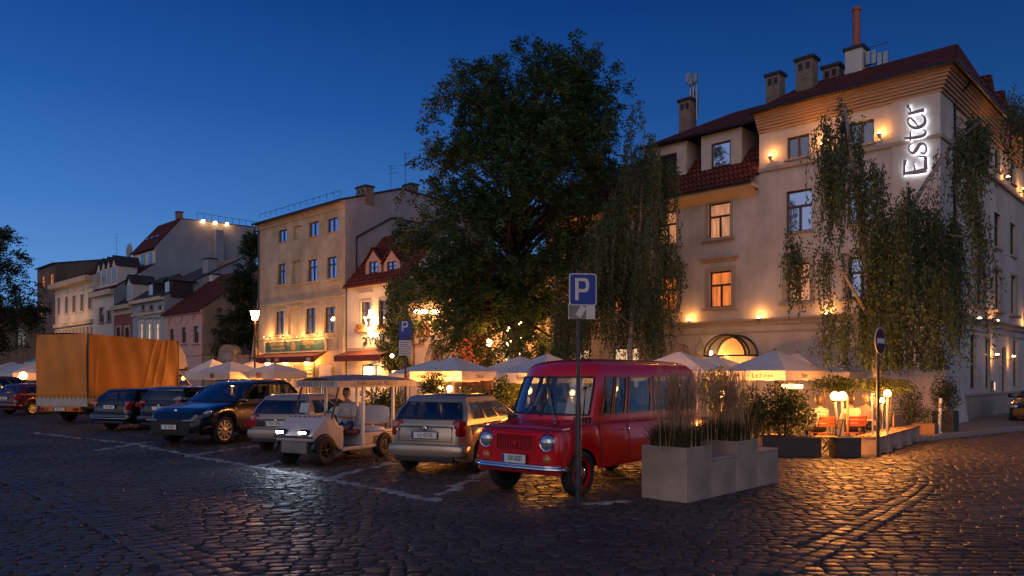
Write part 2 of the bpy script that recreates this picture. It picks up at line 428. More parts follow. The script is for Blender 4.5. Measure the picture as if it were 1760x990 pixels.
def stones(cx, cy, w, d, ang, hgt):
    """bevelled, slightly domed and tilted stones"""
    n = len(cx)
    prof = [(1.0, -.035), (1.0, -.006), (.94, 0.001), (.5, .0035)]
    base = np.array([(-1, -1), (0, -1), (1, -1), (1, 0), (1, 1), (0, 1), (-1, 1), (-1, 0)], float)
    rad = np.where(np.abs(base).sum(1) == 2, .86, 1.0)[:, None]
    ring = base * rad
    V = []
    jit = 1 + rng.normal(0, .028, (n, 8, 2))
    tx, ty = rng.normal(0, .016, n), rng.normal(0, .018, n)
    for k, (s, z) in enumerate(prof):
        px = ring[None, :, 0] * s * jit[:, :, 0] * (w / 2)[:, None]; py = ring[None, :, 1] * s * jit[:, :, 1] * (d / 2)[:, None]
        pz = np.full_like(px, z) + hgt[:, None] + (px * tx[:, None] + py * ty[:, None]) * (1 if k else 0)
        c, s_ = np.cos(ang)[:, None], np.sin(ang)[:, None]
        V.append(np.stack([cx[:, None] + px * c - py * s_, cy[:, None] + px * s_ + py * c, pz], -1))
    V = np.concatenate(V, 1)                       # n, 32, 3
    q = []
    for k in range(3):
        for i in range(8):
            q.append((k * 8 + i, k * 8 + (i + 1) % 8, k * 8 + 8 + (i + 1) % 8, k * 8 + 8 + i))
    q += [(24, 25, 26, 27), (24, 27, 28, 31), (28, 29, 30, 31)]
    q = np.array(q)
    Fq = (q[None] + (np.arange(n) * 32)[:, None, None]).reshape(-1, 4)
    return V.reshape(-1, 3), Fq

def paving():
    X, Y, W, D, AN = [], [], [], [], []
    y = 4.6
    while y < 31.0:
        d = random.uniform(.13, .17)
        half = .74 * y + 2.2
        x = -half + random.uniform(0, .2)
        while x < half:
            wd = random.uniform(.14, .30)
            X.append(x + wd / 2); Y.append(y + d / 2 + random.gauss(0, .007)); W.append(wd - .010); D.append(d - .009); AN.append(random.gauss(0, .022))
            x += wd
        y += d
    X, Y, W, D, AN = map(np.array, (X, Y, W, D, AN))
    # rows sway gently, and swing round to follow the lane on the right
    warp = .35 * np.sin(X * .33 + 1.0) + .12 * np.sin(X * .9 + Y * .35) + .10 * np.sin(Y * .5 + X * .2)
    slope = .35 * .33 * np.cos(X * .33 + 1.0) + .12 * .9 * np.cos(X * .9 + Y * .35) + .02 * np.cos(Y * .5 + X * .2)
    Y = Y + warp; AN = AN + np.arctan(slope)
    keep = np.ones(len(X), bool)
    gx, gy, gw, gd, ga = [], [], [], [], []
    for gut, rows in ((GUT_R, 2), (GUT_L, 3)):
        half = rows * .17 / 2
        for a, b in zip(gut[:-1], gut[1:]): keep &= seg_dist(X, Y, a, b) > half + .03
        for r in range(rows):
            off = (r - (rows - 1) / 2) * .175
            pts = [Vector((p.x, p.y)) for p in gut]
            nrm = []
            for i in range(len(pts)):
                t = (pts[min(i + 1, len(pts) - 1)] - pts[max(i - 1, 0)]).normalized(); nrm.append(Vector((-t.y, t.x)))
            pl = [p + n_ * off for p, n_ in zip(pts, nrm)]
            for a, b in zip(pl[:-1], pl[1:]):
                ln = (b - a).length; k = max(1, round(ln / .22)); t = (b - a) / k
                for i in range(k):
                    c = a + t * (i + .5); gx.append(c.x); gy.append(c.y); gw.append(ln / k - .010); gd.append(.166); ga.append(math.atan2(t.y, t.x))
    dm = np.full(len(X), 9.)
    for l in LINES:
        for a, b in zip(l[:-1], l[1:]): dm = np.minimum(dm, seg_dist(X, Y, a, b))
    wear = rng.random(len(X))
    painted = keep & (dm < .085) & (wear < .95)
    H_ = rng.normal(0, .004, len(X))
    k = keep & ~painted
    cat = lambda a, b: np.concatenate([a[k], np.array(b)])
    nH = np.concatenate([H_[k], rng.normal(.004, .004, len(gx))])
    V, Fq = stones(cat(X, gx), cat(Y, gy), cat(W, gw), cat(D, gd), cat(AN, ga), nH)
    o = np_mesh('cobblestones', V, Fq, SETT, smooth=True); o['kind'] = 'structure'
    mbl = MB()
    for l in LINES:
        for a, b in zip(l[:-1], l[1:]):
            d = (b - a).normalized(); nn = Vector((-d.y, d.x, 0)) * .055
            mbl.add([a - nn + Vector((0, 0, -.002)), b - nn + Vector((0, 0, -.002)), b + nn + Vector((0, 0, -.002)), a + nn + Vector((0, 0, -.002))], [(0, 1, 2, 3)])
    o = mbl.build('parking_lines', PAINT); o['kind'] = 'structure'
    V, Fq = stones(X[painted], Y[painted], W[painted], D[painted], AN[painted], H_[painted] + .002)
    o = np_mesh('parking_lines', V, Fq, PAINT, smooth=True); o['kind'] = 'structure'
paving()

# pavement along the side street on the right, with a granite kerb
corner = FR.p + FR.d * FR.t(1614)
kerbm = mk('granite kerb', (.20, .19, .18), .7, bump=.3)
sidem = brick('pavement slabs', (.19, .175, .16), (.23, .21, .19), (.07, .065, .06), 1., .5, .5, offset=0, msize=.012, rough=.8)
nt2 = sidem.node_tree; cb = [n for n in nt2.nodes if n.type == 'COMBXYZ'][0]; sp = [n for n in nt2.nodes if n.type == 'SEPXYZ'][0]
nt2.links.new(sp.outputs[0], cb.inputs[0]); nt2.links.new(sp.outputs[1], cb.inputs[1])
k0, k1 = G(1568, 760), G(1790, 737)
d_ = (k1 - k0).normalized(); n_ = Vector((-d_.y, d_.x, 0))
mb = MB(); e = k1 + d_ * 14; s = k0 - d_ * .4
mb.slab([s + n_ * .18, e + n_ * .18, e + n_ * 14, s + n_ * 9], -.02, .115)
o = mb.build('pavement', sidem); o['kind'] = 'structure'
mb = MB()
q = s.copy()
while (q - e).dot(d_) < 0:
    mb.slab([q, q + d_ * .97, q + d_ * .97 + n_ * .175, q + n_ * .175], -.02, .128 + random.uniform(-.004, .004)); q = q + d_ * 1.0
o = mb.build('kerb', kerbm, bevel=.012); o['kind'] = 'structure'

# fallen leaves and litter caught between the stones
lm = mk('dead leaves', (.10, .055, .02), .7, var=.6, scale=40)
V = []; Fq = []
for k in range(420):
    y = 6 + 20 * random.random() ** 1.3; x = random.uniform(-.68, .68) * y; a = random.random() * 6.28; l = random.uniform(.02, .045); c_, s_ = math.cos(a), math.sin(a); n0 = len(V); z = .016 + random.random() * .006
    V += [(x - c_ * l, y - s_ * l, z), (x + s_ * l * .5, y - c_ * l * .5, z + .008), (x + c_ * l, y + s_ * l, z), (x - s_ * l * .5, y + c_ * l * .5, z + .01)]; Fq.append((n0, n0 + 1, n0 + 2, n0 + 3))
o = np_mesh('fallen_leaves', V, Fq, lm); o['kind'] = 'stuff'; o['label'] = 'dead leaves scattered over the cobbles'; o['category'] = 'leaves'
# ------------------------------------------------------------------ houses
P_HOTEL = plaster('hotel plaster', (.54, .515, .49), .34, .34); P_TAN = plaster('ochre plaster', (.50, .425, .32), .4, .3); P_WHITE = plaster('white plaster', (.62, .59, .54), .2, .2)
P_GREY = plaster('grey render', (.34, .33, .36), .25, .25); P_PINK = plaster('pink plaster', (.55, .36, .33), .2, .15); P_BLUE = plaster('pale blue plaster', (.33, .42, .47), .2, .2)
P_RED = plaster('brick red plaster', (.30, .10, .08), .2, .2); P_BROWN = plaster('sooty brown plaster', (.17, .125, .10), .4, .3); P_OCHRE = plaster('bare ochre render', (.36, .26, .18), .4, .3); P_SLATE = plaster('blue grey render', (.27, .30, .35), .2, .2)
P_TRIM = plaster('stone trim', (.36, .31, .27), .2, .2); P_CREAM = plaster('cream plaster', (.58, .48, .36), .2, .2)
TILE = brick('red roof tiles', (.165, .043, .032), (.23, .065, .045), (.05, .014, .012), 1., .30, .22, bump=1., rough=.85, msize=.035, spec=.12)
DTILE = brick('dark roof tiles', (.05, .045, .05), (.07, .06, .065), (.02, .02, .02), 1., .30, .25, bump=.8, rough=.6, msize=.03)
BRK = brick('chimney brick', (.30, .20, .15), (.38, .27, .2), (.2, .17, .15), 1., .09, .26, bump=.5)
SHEET = mk('dark sheet metal', (.035, .03, .032), .4, .6); LOUVRE = mk('larch slats', (.36, .24, .14), .6, stretch=(.3, .3, 6), scale=8)
SASH = mk('dark window sash', (.05, .035, .03), .5); WSASH = mk('white window sash', (.6, .6, .58), .5, var=.05)
PN_D = pane('dark pane', (.02, .02, .025), .28); PN_S = pane('pane mirroring the sky', (.12, .16, .24), .72, fold=.2, gcol=(.78, .94, 1.2)); PN_C = pane('pane with net curtain', (.30, .30, .32), .42, fold=.3)
PN_O = pane('pane lit orange', (.4, .2, .1), .06, (.95, .22, .035), .8, fold=.8); PN_P = pane('pane lit through patterned curtain', (.4, .3, .2), .08, (.95, .36, .15), .55, fold=.75); PN_W = pane('pane lit warm white', (.5, .4, .3), .08, (1, .62, .34), .9, fold=.3)
AWN = mk('dark red awning cloth', (.10, .017, .015), .8, stretch=(6, 1, 1), var=.3)
BULB = emit('warm bulb', (1, .66, .30), 30); BULBW = emit('bright lantern glass', (1, .74, .42), 14)

def wall_holes(mb, x0, x1, z0, z1, holes, depth=.2, mi=0, M=None):
    xs = sorted({x0, x1, *[h[0] for h in holes], *[h[1] for h in holes]}); zs = sorted({z0, z1, *[h[2] for h in holes], *[h[3] for h in holes]})
    xs = [x for x in xs if x0 <= x <= x1]; zs = [z for z in zs if z0 <= z <= z1]
    for i in range(len(xs) - 1):
        for j in range(len(zs) - 1):
            cx, cz = (xs[i] + xs[i + 1]) / 2, (zs[j] + zs[j + 1]) / 2
            if any(h[0] < cx < h[1] and h[2] < cz < h[3] for h in holes): continue
            mb.add([(xs[i], 0, zs[j]), (xs[i + 1], 0, zs[j]), (xs[i + 1], 0, zs[j + 1]), (xs[i], 0, zs[j + 1])], [(0, 1, 2, 3)], mi, M)
    for a, b, c, d in holes:
        mb.add([(a, 0, c), (b, 0, c), (b, 0, d), (a, 0, d), (a, depth, c), (b, depth, c), (b, depth, d), (a, depth, d)],
               [(0, 4, 5, 1), (1, 5, 6, 2), (2, 6, 7, 3), (3, 7, 4, 0), (4, 7, 6, 5)], mi, M)

def window(parent, r, pm=PN_D, fm=SASH, bars='T', depth=.2, casing=None, cw=.16, sill=True, hood=False, M=None, out=.05, arch=False):
    a, b, c, d = r
    fr = MB(M); t = .065; y0, y1 = depth - .1, depth - .03
    fr.box(a, a + t, y0, y1, c, d); fr.box(b - t, b, y0, y1, c, d); fr.box(a + t, b - t, y0, y1, c, c + t); fr.box(a + t, b - t, y0, y1, d - t, d)
    mx_ = (a + b) / 2; h = d - c
    zt = c + h * (.62 if bars == 'T' else .66)
    if bars in ('T', 'cross', 'double', 'two'):
        fr.box(mx_ - .04, mx_ + .04, y0 - .012, y1 - .004, c + t, d - t if bars != 'T' else zt)
    if bars in ('T', 'cross', 'double'): fr.box(a + t, b - t, y0 - .008, y1 - .002, zt - .045, zt + .045)
    if bars == 'double': fr.box(a + t, b - t, y0 + .01, y1 - .008, c + h * .33 - .018, c + h * .33 + .018)
    f = fr.build('window', fm, parent)
    pn = MB(M); pn.add([(a + t, y1 - .02, c + t), (b - t, y1 - .02, c + t), (b - t, y1 - .02, d - t), (a + t, y1 - .02, d - t)], [(0, 1, 2, 3)])
    pn.build('pane', pm, f)
    if casing is not None:
        k = MB(M)
        k.box(a - cw, a, -out, .004, c, d + cw); k.box(b, b + cw, -out, .004, c, d + cw); k.box(a, b, -out, .004, d, d + cw)
        if sill: k.box(a - cw - .1, b + cw + .1, -out - .14, .004, c - .12, c)
        if hood:
            k.box(a - cw - .05, b + cw + .05, -out - .08, .004, d + cw + .22, d + cw + .34); k.box(a - cw - .16, b + cw + .16, -out - .22, .004, d + cw + .34, d + cw + .42)
        k.build('casing', casing, f)
    elif sill:
        k = MB(M); k.box(a - .08, b + .08, -.1, .05, c - .07, c); k.build('sill', P_TRIM, f)
    return f

def gable_house(root, w, dep, z_eave, z_ridge, wallm, roofm, holes=(), ridge_y=None, side=None, ov=.35, back=None, x0=0., zr2=None):
    """front wall with openings, side gables, back; ridge along x"""
    ry = dep / 2 if ridge_y is None else ridge_y
    mb = MB(); wall_holes(mb, x0, x0 + w, 0, z_eave, list(holes))
    mb.build('wall', wallm, root)
    zb = z_eave if back is None else back
    s = MB(); poly = [(0, 0), (dep, 0), (dep, zb), (ry, z_ridge), (0, z_eave)]
    for x in (x0, x0 + w): s.add([(x, p[0], p[1]) for p in poly], [tuple(range(5))])
    s.add([(x0, dep, 0), (x0 + w, dep, 0), (x0 + w, dep, zb), (x0, dep, zb)], [(0, 1, 2, 3)])
    s.build('side_wall', side or wallm, root)
    rf = MB(); th = .14
    sl = (z_ridge - z_eave) / ry
    pr = [(-ov, z_eave - ov * sl + .02), (ry, z_ridge + .02), (ry, z_ridge + .02 + th), (-ov, z_eave - ov * sl + .02 + th)]
    rf.add([(x, p[0], p[1]) for x in (x0 - .06, x0 + w + .06) for p in pr], [(0, 1, 2, 3), (7, 6, 5, 4), (0, 4, 5, 1), (2, 6, 7, 3), (0, 3, 7, 4), (1, 5, 6, 2)])
    pr = [(ry, z_ridge + .02), (dep + .2, zb), (dep + .2, zb + th), (ry, z_ridge + .02 + th)]
    rf.add([(x, p[0], p[1]) for x in (x0 - .06, x0 + w + .06) for p in pr], [(0, 1, 2, 3), (7, 6, 5, 4), (0, 4, 5, 1), (2, 6, 7, 3), (0, 3, 7, 4), (1, 5, 6, 2)])
    return rf.build('roof', roofm, root)

def chimney(parent, x, y, z0, z1, sx=.9, sy=.6, m=BRK, holes=True):
    c = MB(); c.box(x - sx / 2, x + sx / 2, y - sy / 2, y + sy / 2, z0, z1 - .12); c.box(x - sx / 2 - .08, x + sx / 2 + .08, y - sy / 2 - .08, y + sy / 2 + .08, z1 - .12, z1, 1)
    if holes:
        for k in (-.22, .22): c.box(x + k * sx - .09, x + k * sx + .09, y - sy / 2 - .004, y - sy / 2 + .02, z1 - .55, z1 - .25, 1)
    return c.build('chimney', [m, SHEET], parent)

def antenna(parent, x, y, z, h=2.4):
    a = MB(); a.tube([(x, y, z), (x, y, z + h)], .02, 5)
    for k, wd in ((.98, .8), (.86, .6), (.7, 1.0)): a.tube([(x - wd / 2, y, z + h * k), (x + wd / 2, y + .3 * wd, z + h * k)], .014, 4)
    return a.build('antenna', M['iron'], parent)

def root_at(name, label, t0, cat='house'):
    p = FR.p + FR.d * t0
    return thing(name, label, cat, p, ROT)

# ---- corner hotel
C0 = FR.t(1614)
RF = Plane(corner, B)
hotel = root_at('hotel_building', 'cream corner hotel with red tiled roof, slatted cornice and glowing wall lamps', C0, 'hotel')
RM = Matrix.Rotation(PI / 2, 4, 'Z')
fx = lambda u: FR.t(u) - C0
def frc(u0, v0, u1, v1): a, b, c, d = rect(FR, u0, v0, u1, v1); return (a - C0, b - C0, c, d)
xb = fx(1305); xl = -19.0; LEN = 26.0
W_blue = frc(1351, 326, 1396, 398); ww = W_blue[1] - W_blue[0]
cA = (W_blue[0] + W_blue[1]) / 2; cB = fx(1481)
zt0, zt1 = FR.z(1370, 271), FR.z(1370, 233)
w1 = frc(1219, 466, 1257, 528); w1b = (FR.t(1130) - C0, FR.t(1163) - C0, w1[2], w1[3]); w2 = frc(1217, 348, 1255, 409); w2b = (w1b[0], w1b[1], w2[2], w2[3])
main_front = [W_blue, (cB - ww / 2, cB + ww / 2, W_blue[2], W_blue[3]), (cA - .52, cA + .42, zt0, zt1), (cB - .5, cB + .45, zt0, zt1), (cA - .5, cA + .45, w1[2], w1[3]), (cB - .5, cB + .45, w1[2], w1[3])]
side_front = [w1, w1b, w2, w2b] + [(w1b[0] - 3.1 * k, w1b[1] - 3.1 * k, q[2], q[3]) for k in (1, 2) for q in (w1, w2)]
ax0, ax1 = fx(1232), fx(1302); axc = (ax0 + ax1) / 2; arad = (ax1 - ax0) / 2; zarch = FR.z(1267, 612)
door = (ax0 + .25, ax1 - .25, .115, zarch)
zc = 4.0
low = [door, (xl + 1.5, xl + 3, 1.2, 3.2), (xl + 4.5, xl + 6, 1.2, 3.2)]
rs = [(2.1, 3), (5.9, 9), (9.1, 9), (12.3, 9), (15.5, 9), (18.7, 9), (21.9, 9)]
rholes = []
for s, _ in rs:
    rholes += [(s - .62, s + .62, 4.75, 6.6), (s - .62, s + .62, 7.55, 9.1)]
    if s > 3: rholes += [(s - .5, s + .5, 11.0, 12.0)]
gr = [(4.9 - .5, 4.9 + .5), (6.9, 7.8), (12.4, 13.4), (16., 17.)]
rholes += [(a, b, 1.3, 3.5) for a, b in gr] + [(10.0, 10.9, .75, 3.15)]
zt = 12.5
mb = MB()
wall_holes(mb, xb, 0, 0, zt, main_front + [h for h in low if h[0] > xb], .22)
wall_holes(mb, xl, xb, 0, 10.35, side_front + [h for h in low if h[1] < xb], .22)
wall_holes(mb, 0, LEN, 0, zt, rholes, .22, 0, RM)
mb.add([(xb, 0, 10.3), (xb, 8, 10.3), (xb, 8, zt + .2), (xb, 0, zt + .2)], [(0, 1, 2, 3)])
mb.add([(xl, 0, 0), (xl, 9, 0), (xl, 9, 10.3), (xl, 0, 10.3)], [(0, 1, 2, 3)])
mb.build('wall', P_HOTEL, hotel)
# corner pier with battered foot
mb = MB(); px0 = fx(1534)
mb.box(px0, .06, -.07, 1.62, 3.2, zt - .02)
mb.add([(px0 - .05, -.5, 0), (.52, -.5, 0), (.52, 1.9, 0), (px0 - .05, 1.9, 0), (px0, -.07, 3.9), (.06, -.07, 3.9), (.06, 1.62, 3.9), (px0, 1.62, 3.9)], [(0, 1, 5, 4), (1, 2, 6, 5), (3, 0, 4, 7)])
mb.build('corner_pier', P_HOTEL, hotel)
mb = MB()
def band(z0, z1, o, xs=xl, right=True):
    mb.box(xs, 0 if right else xb, -o, .01, z0, z1)
    if right:
        mb.box(-.01, o, -o, LEN, z0 + .002, z1 - .002)
band(zc - .02, zc + .16, .14); band(zc + .16, zc + .24, .24); band(zc - .35, zc - .27, .05); band(10.42, 10.56, .13, xb)
mb.box(0, .06, 1.9, LEN, 0, 1.02); mb.box(0, .12, 1.9, LEN, 1.02, 1.1)
mb.build('cornice', P_TRIM, hotel)
for i, r in enumerate(main_front):
    window(hotel, r, [PN_S, PN_S, PN_D, PN_D, PN_P, PN_S][i], bars='T' if i not in (2, 3) else 'two', depth=.22, casing=P_TRIM if i > 3 else None, cw=.2)
for i, r in enumerate(side_front):
    top = r[2] > 6.5
    window(hotel, r, PN_P if top else PN_O, depth=.22, casing=P_TRIM, cw=.2 if not top else .13, hood=not top, sill=True)
for a, b, c, d in rholes:
    window(hotel, (a, b, c, d), PN_D if c > 1 else PN_D, bars='cross' if d - c > 1.3 else 'two', depth=.22, casing=P_TRIM if 4 < c < 7 else None, cw=.13, M=RM, sill=c > 4)
window(hotel, low[1], PN_W); window(hotel, low[2], PN_W)
# arched glass porch over the door
mb = MB(); n = 14
for yy, rr in ((-.02, arad), (-.75, arad), (-1.1, arad)):
    mb.tube([(axc + rr * math.cos(PI * i / n), yy, zarch + rr * .92 * math.sin(PI * i / n)) for i in range(n + 1)], .05, 6)
mb.tube([(axc - arad, -1.1, zarch), (axc - arad, .1, zarch)], .04, 6); mb.tube([(axc + arad, -1.1, zarch), (axc + arad, .1, zarch)], .04, 6); mb.tube([(axc - arad, -1.1, zarch), (axc + arad, -1.1, zarch)], .035, 6)
pr = mb.build('porch_frame', M['iron'], hotel, 60)
mb = MB()
for i in range(n):
    p = [(axc + arad * math.cos(PI * k / n), zarch + arad * .92 * math.sin(PI * k / n)) for k in (i, i + 1)]
    mb.add([(p[0][0], -1.1, p[0][1]), (p[1][0], -1.1, p[1][1]), (p[1][0], 0, p[1][1]), (p[0][0], 0, p[0][1])], [(0, 1, 2, 3)])
mb.build('porch_glass', M['glass'], pr)
mb = MB(); mb.add([(axc, -.012, zarch)] + [(axc + (arad - .25) * math.cos(PI * i / n), -.012, zarch + (arad - .25) * .9 * math.sin(PI * i / n)) for i in range(n + 1)], [(0, i + 1, i + 2) for i in range(n)])
mb.build('fanlight', pane('dim lit fanlight', (.4, .25, .12), .08, (1, .45, .15), .38, fold=.4), pr)
mb = MB(); mb.box(door[0], door[1], .12, .16, door[2], door[3]); mb.build('door', pane('lit door glass', (.3, .2, .1), .1, (1, .5, .2), .5, .5), hotel)
# slatted cove cornice
z0s, z1s = 12.08, 12.72
sl = MB()
for k in range(7):
    f = k / 6.0; o = .12 + .42 * f; z = z0s + (z1s - z0s) * f
    sl.box(xb, o - .05, -o, -o + .05, z, z + .085); sl.box(o - .05, o, -o, LEN, z, z + .085)
sl.build('slatted_cornice', LOUVRE, hotel)
mb = MB()
mb.add([(xb, -.02, z0s), (.02, -.02, z0s), (.48, -.48, z1s), (xb, -.48, z1s)], [(0, 1, 2, 3)]); mb.add([(.02, -.02, z0s), (.02, LEN, z0s), (.48, LEN, z1s), (.48, -.48, z1s)], [(0, 1, 2, 3)])
mb.box(xb, .6, -.6, LEN, 12.74, 12.8)
mb.build('soffit', mk('soffit board', (.22, .15, .10), .7), hotel)
# main roof
ez, oz = 12.83, .66
rf = MB()
def roof_quad(*p): rf.add(p, [tuple(range(len(p)))])
rid = 3.2; rz = 14.85
roof_quad((xb - .1, -oz, ez), (oz, -oz, ez), (-.2, rid, rz), (xb + .6, rid, rz))
roof_quad((xb + .6, rid, rz), (-.2, rid, rz), (oz, 7.4, ez), (xb - .1, 8.4, ez))
roof_quad((oz, -oz, ez), (oz, LEN, ez), (-3.2, LEN, rz - .3), (-3.2, 7.4, rz - .3))
roof_quad((xb - .1, -oz, ez), (xb + .6, rid, rz), (xb - .1, 8.4, ez))
roof_quad((oz, -oz, ez), (-.2, rid, rz), (oz, 7.4, ez))
for s in (4.6, 6.9, 9.2, 11.5, 14.0, 17.0):                                  # little gables along the side street
    roof_quad((oz, s - .95, ez), (oz, s, ez + 1.0), (-2.5, s, ez + 1.0), (-2.5, s - .95, ez)); roof_quad((oz, s + .95, ez), (oz, s, ez + 1.0), (-2.5, s, ez + 1.0), (-2.5, s + .95, ez)); roof_quad((oz, s - .95, ez), (oz, s + .95, ez), (oz, s, ez + 1.0))
# lower mansard, dormer roofs and upper roof of the left wing
roof_quad((xl, -.75, 9.98), (xb, -.75, 9.98), (xb, 1.15, 11.9), (xl, 1.15, 11.9))
uz = 12.75
xh = fx(1108)
roof_quad((xh - .3, .1, uz), (xb, .1, uz), (xb, 4.4, 14.9), (xh + 2.4, 4.4, 14.9)); roof_quad((xh - .3, .1, uz), (xh + 2.4, 4.4, 14.9), (xh - .3, 8, uz)); roof_quad((xb, 4.4, 14.9), (xh + 2.4, 4.4, 14.9), (xh - .3, 8, uz), (xb, 8, uz))
roof_quad((xl, 1.15, 11.9), (xh, 1.15, 11.9), (xh, 4.6, 13.6), (xl, 4.6, 13.6)); roof_quad((xl, 4.6, 13.6), (xh, 4.6, 13.6), (xh, 9, 10.3), (xl, 9, 10.3))
roof_o = rf.build('roof', TILE, hotel); sd = roof_o.modifiers.new('Solid', 'SOLIDIFY'); sd.thickness = .1; sd.offset = 0
gt = MB(); gt.tube([(xb - .1, -oz - .06, ez - .02), (oz + .06, -oz - .06, ez - .02)], .085, 8); gt.tube([(oz + .06, -oz - .06, ez - .02), (oz + .06, LEN, ez - .02)], .085, 8)
gt.tube([(xl, -.82, 9.95), (xb, -.82, 9.95)], .075, 8); gt.tube([(xh - .3, 0.02, uz - .02), (xb, .02, uz - .02)], .075, 8)
gt.tube([(.10, 1.72, 12.3), (.10, 1.72, 4.3)], .05, 6); gt.tube([(oz, 1.72, 12.75), (.10, 1.72, 12.3)], .05, 6)
gt.build('gutter', SHEET, roof_o, 60)
mb = MB(); mb.box(xl, xb - .004, -.7, .004, 9.78, 9.94); mb.add([(xl, 0, 9.5), (xb, 0, 9.5), (xb, -.68, 9.8), (xl, -.68, 9.8)], [(0, 1, 2, 3)]); mb.build('eave_board', P_CREAM, hotel)
for u0, u1 in ((1199, 1268), (1111, 1173)):                         # two dormers
    a, b = fx(u0), fx(u1); c = (a + b) / 2; yd = .32; D = Matrix.Translation((0, yd, 0))
    mb = MB(); hw = (c - .48, c + .48, 10.85, 12.25)
    wall_holes(mb, a, b, 10.35, uz - .05, [hw], .16, 0, D)
    for x in (a, b): mb.add([(x, yd, 10.35), (x, 2.6, 10.35), (x, 2.6, uz), (x, yd, uz - .05)], [(0, 1, 2, 3)])
    dm = mb.build('dormer', P_HOTEL, hotel)
    f = MB(D); t = .07; y0, y1 = .05, .12
    f.box(hw[0], hw[0] + t, y0, y1, hw[2], hw[3]); f.box(hw[1] - t, hw[1], y0, y1, hw[2], hw[3]); f.box(hw[0] + t, hw[1] - t, y0, y1, hw[2], hw[2] + t); f.box(hw[0] + t, hw[1] - t, y0, y1, hw[3] - t, hw[3])
    f.build('window_frame', SASH, dm)
    f = MB(D); f.add([(hw[0] + t, .1, hw[2] + t), (hw[1] - t, .1, hw[2] + t), (hw[1] - t, .1, hw[3] - t), (hw[0] + t, .1, hw[3] - t)], [(0, 1, 2, 3)]); f.build('pane', PN_S if u0 > 1180 else PN_D, dm)
def roofpix(u, v, dep):                                             # a point on the roof a given depth behind the front line
    pl = Plane(FR.p + B * dep, FR.d); return pl.t(u) - C0, pl.z(u, v)
for u, vt, vb, dep, sx in ((1333, 128, 172, 3.4, .66), (1387, 101, 152, 1.9, .72), (1432, 114, 130, 3.4, .7), (1182, 172, 232, 3.2, .66)):
    x, z1 = roofpix(u, vt, dep); chimney(roof_o, x, dep, roofpix(u, vb, dep)[1] - 1.2, z1, sx, .6)
x, z1 = roofpix(1472, 84, 3.3); chimney(roof_o, x, 3.3, 13.8, z1, .7, .7, P_WHITE, False)
mb = MB(); z2 = roofpix(1472, 14, 3.3)[1]; mb.tube([(x, 3.3, z1 - .05), (x, 3.3, z2)], .16, 12); mb.tube([(x, 3.3, z2 - .12), (x, 3.3, z2)], .2, 12); mb.build('flue_pipe', mk('terracotta flue', (.28, .08, .05), .6), roof_o, 50)
mb = MB()
for k, u in enumerate((1484, 1494, 1504, 1514, 1524)):
    x, z1 = roofpix(u, 92 - 2 * (k % 3), 3.3); mb.tube([(x, 3.3, 14.5), (x, 3.3, z1)], .035, 6); mb.box(x - .09, x + .09, 3.15, 3.25, z1 - .55, z1)
x0_, zz = roofpix(1480, 86, 3.3); x1_, _ = roofpix(1528, 84, 3.3); mb.tube([(x0_, 3.3, zz), (x1_, 3.3, zz)], .018, 5); mb.tube([(x0_, 3.3, 15.0), (x1_, 3.3, 15.1)], .03, 5)
mb.build('mast_antenna', M['steel'], roof_o)
mb = MB()
for k, u in enumerate((1186, 1191, 1197)):
    x, z1 = roofpix(u, 126 + 3 * (k % 2), 3.3); mb.tube([(x, 3.3, 14.6), (x, 3.3, z1)], .05, 6); mb.box(x - .14, x + .14, 3.1, 3.22, z1 - .5, z1 - .05); mb.box(x - .06, x + .06, 3.3, 3.4, z1 - 2.1, z1 - .8)
mb.build('cell_antenna', M['steel'], roof_o)
# lamps on the walls
def sconce(x, z, M_=None, power=30, up=True, y=-.28):
    Mx = M_ or Matrix.Identity(4)
    s_ = MB(Mx @ Matrix.Translation((x, y + .04, z))); s_.lathe([(.02, -.16), (.03, -.12), (.05, -.1), (.095, .0), (.10, .02)], 10); s_.box(-.02, .02, -.02, .25, -.14, -.1)
    o = s_.build('wall_lamp', M['steel'], hotel, 50)
    b_ = MB(Mx @ Matrix.Translation((x, y + .04, z + .035))); b_.blob((0, 0, 0), (.075, .075, .04), 2, 8, 5); b_.build('bulb', BULB, o, 180)
    p = Mx @ Vector((x, y + .05, z + .10)); lamp('lamp_light', p, power, WARM, .04, hotel)
    return o
for u, v in ((1188, 552), (1308, 548), (1424, 541), (1530, 536)): sconce(fx(u), FR.z(u, v))
for u, v in ((1328, 271), (1417, 251), (1515, 233)): sconce(fx(u), FR.z(u, v), power=25)
for u, v in ((1722, 307), (1750, 327), (1672, 549), (1703, 553), (1757, 560), (1703, 611), (1732, 614)):
    sconce(RF.t(u), RF.z(u, v), RM, 20)
    if v > 600: lamp('lamp_light', RM @ Vector((RF.t(u), -.14, RF.z(u, v) - .3)), 6, WARM, .04, hotel)
for k in range(3): sconce(16.6 + 3.1 * k, 4.25, RM, 20); sconce(14.2 + 3.1 * k, 10.75, RM, 20)
lamp('cornice_light', (xb / 2 - 1, -.9, 11.75), 26, WARM, .2, hotel); lamp('cornice_light', (.95, 5, 11.7), 16, WARM, .2, hotel); lamp('cornice_light', (.95, 11, 11.7), 16, WARM, .2, hotel)
mb = MB(RM); s0 = RF.t(1704); z0 = RF.z(1704, 672); mb.box(s0 - .14, s0 + .14, -.12, 0, z0, z0 + .42); o = mb.build('box_lamp', M['steel'], hotel)  # box lamp on the side wall, with a glowing panel
mb = MB(RM); mb.box(s0 - .11, s0 + .11, -.125, -.12, z0 + .04, z0 + .38); mb.build('lit_panel', emit('lit lamp panel', (1, .55, .3), 1.2), o)
lamp('porch_light', (ax0 + .1, -.55, zarch + .05), 110, WARM, .06, hotel); lamp('porch_light', (axc, -.5, zarch - .3), 70, WARM, .06, hotel)
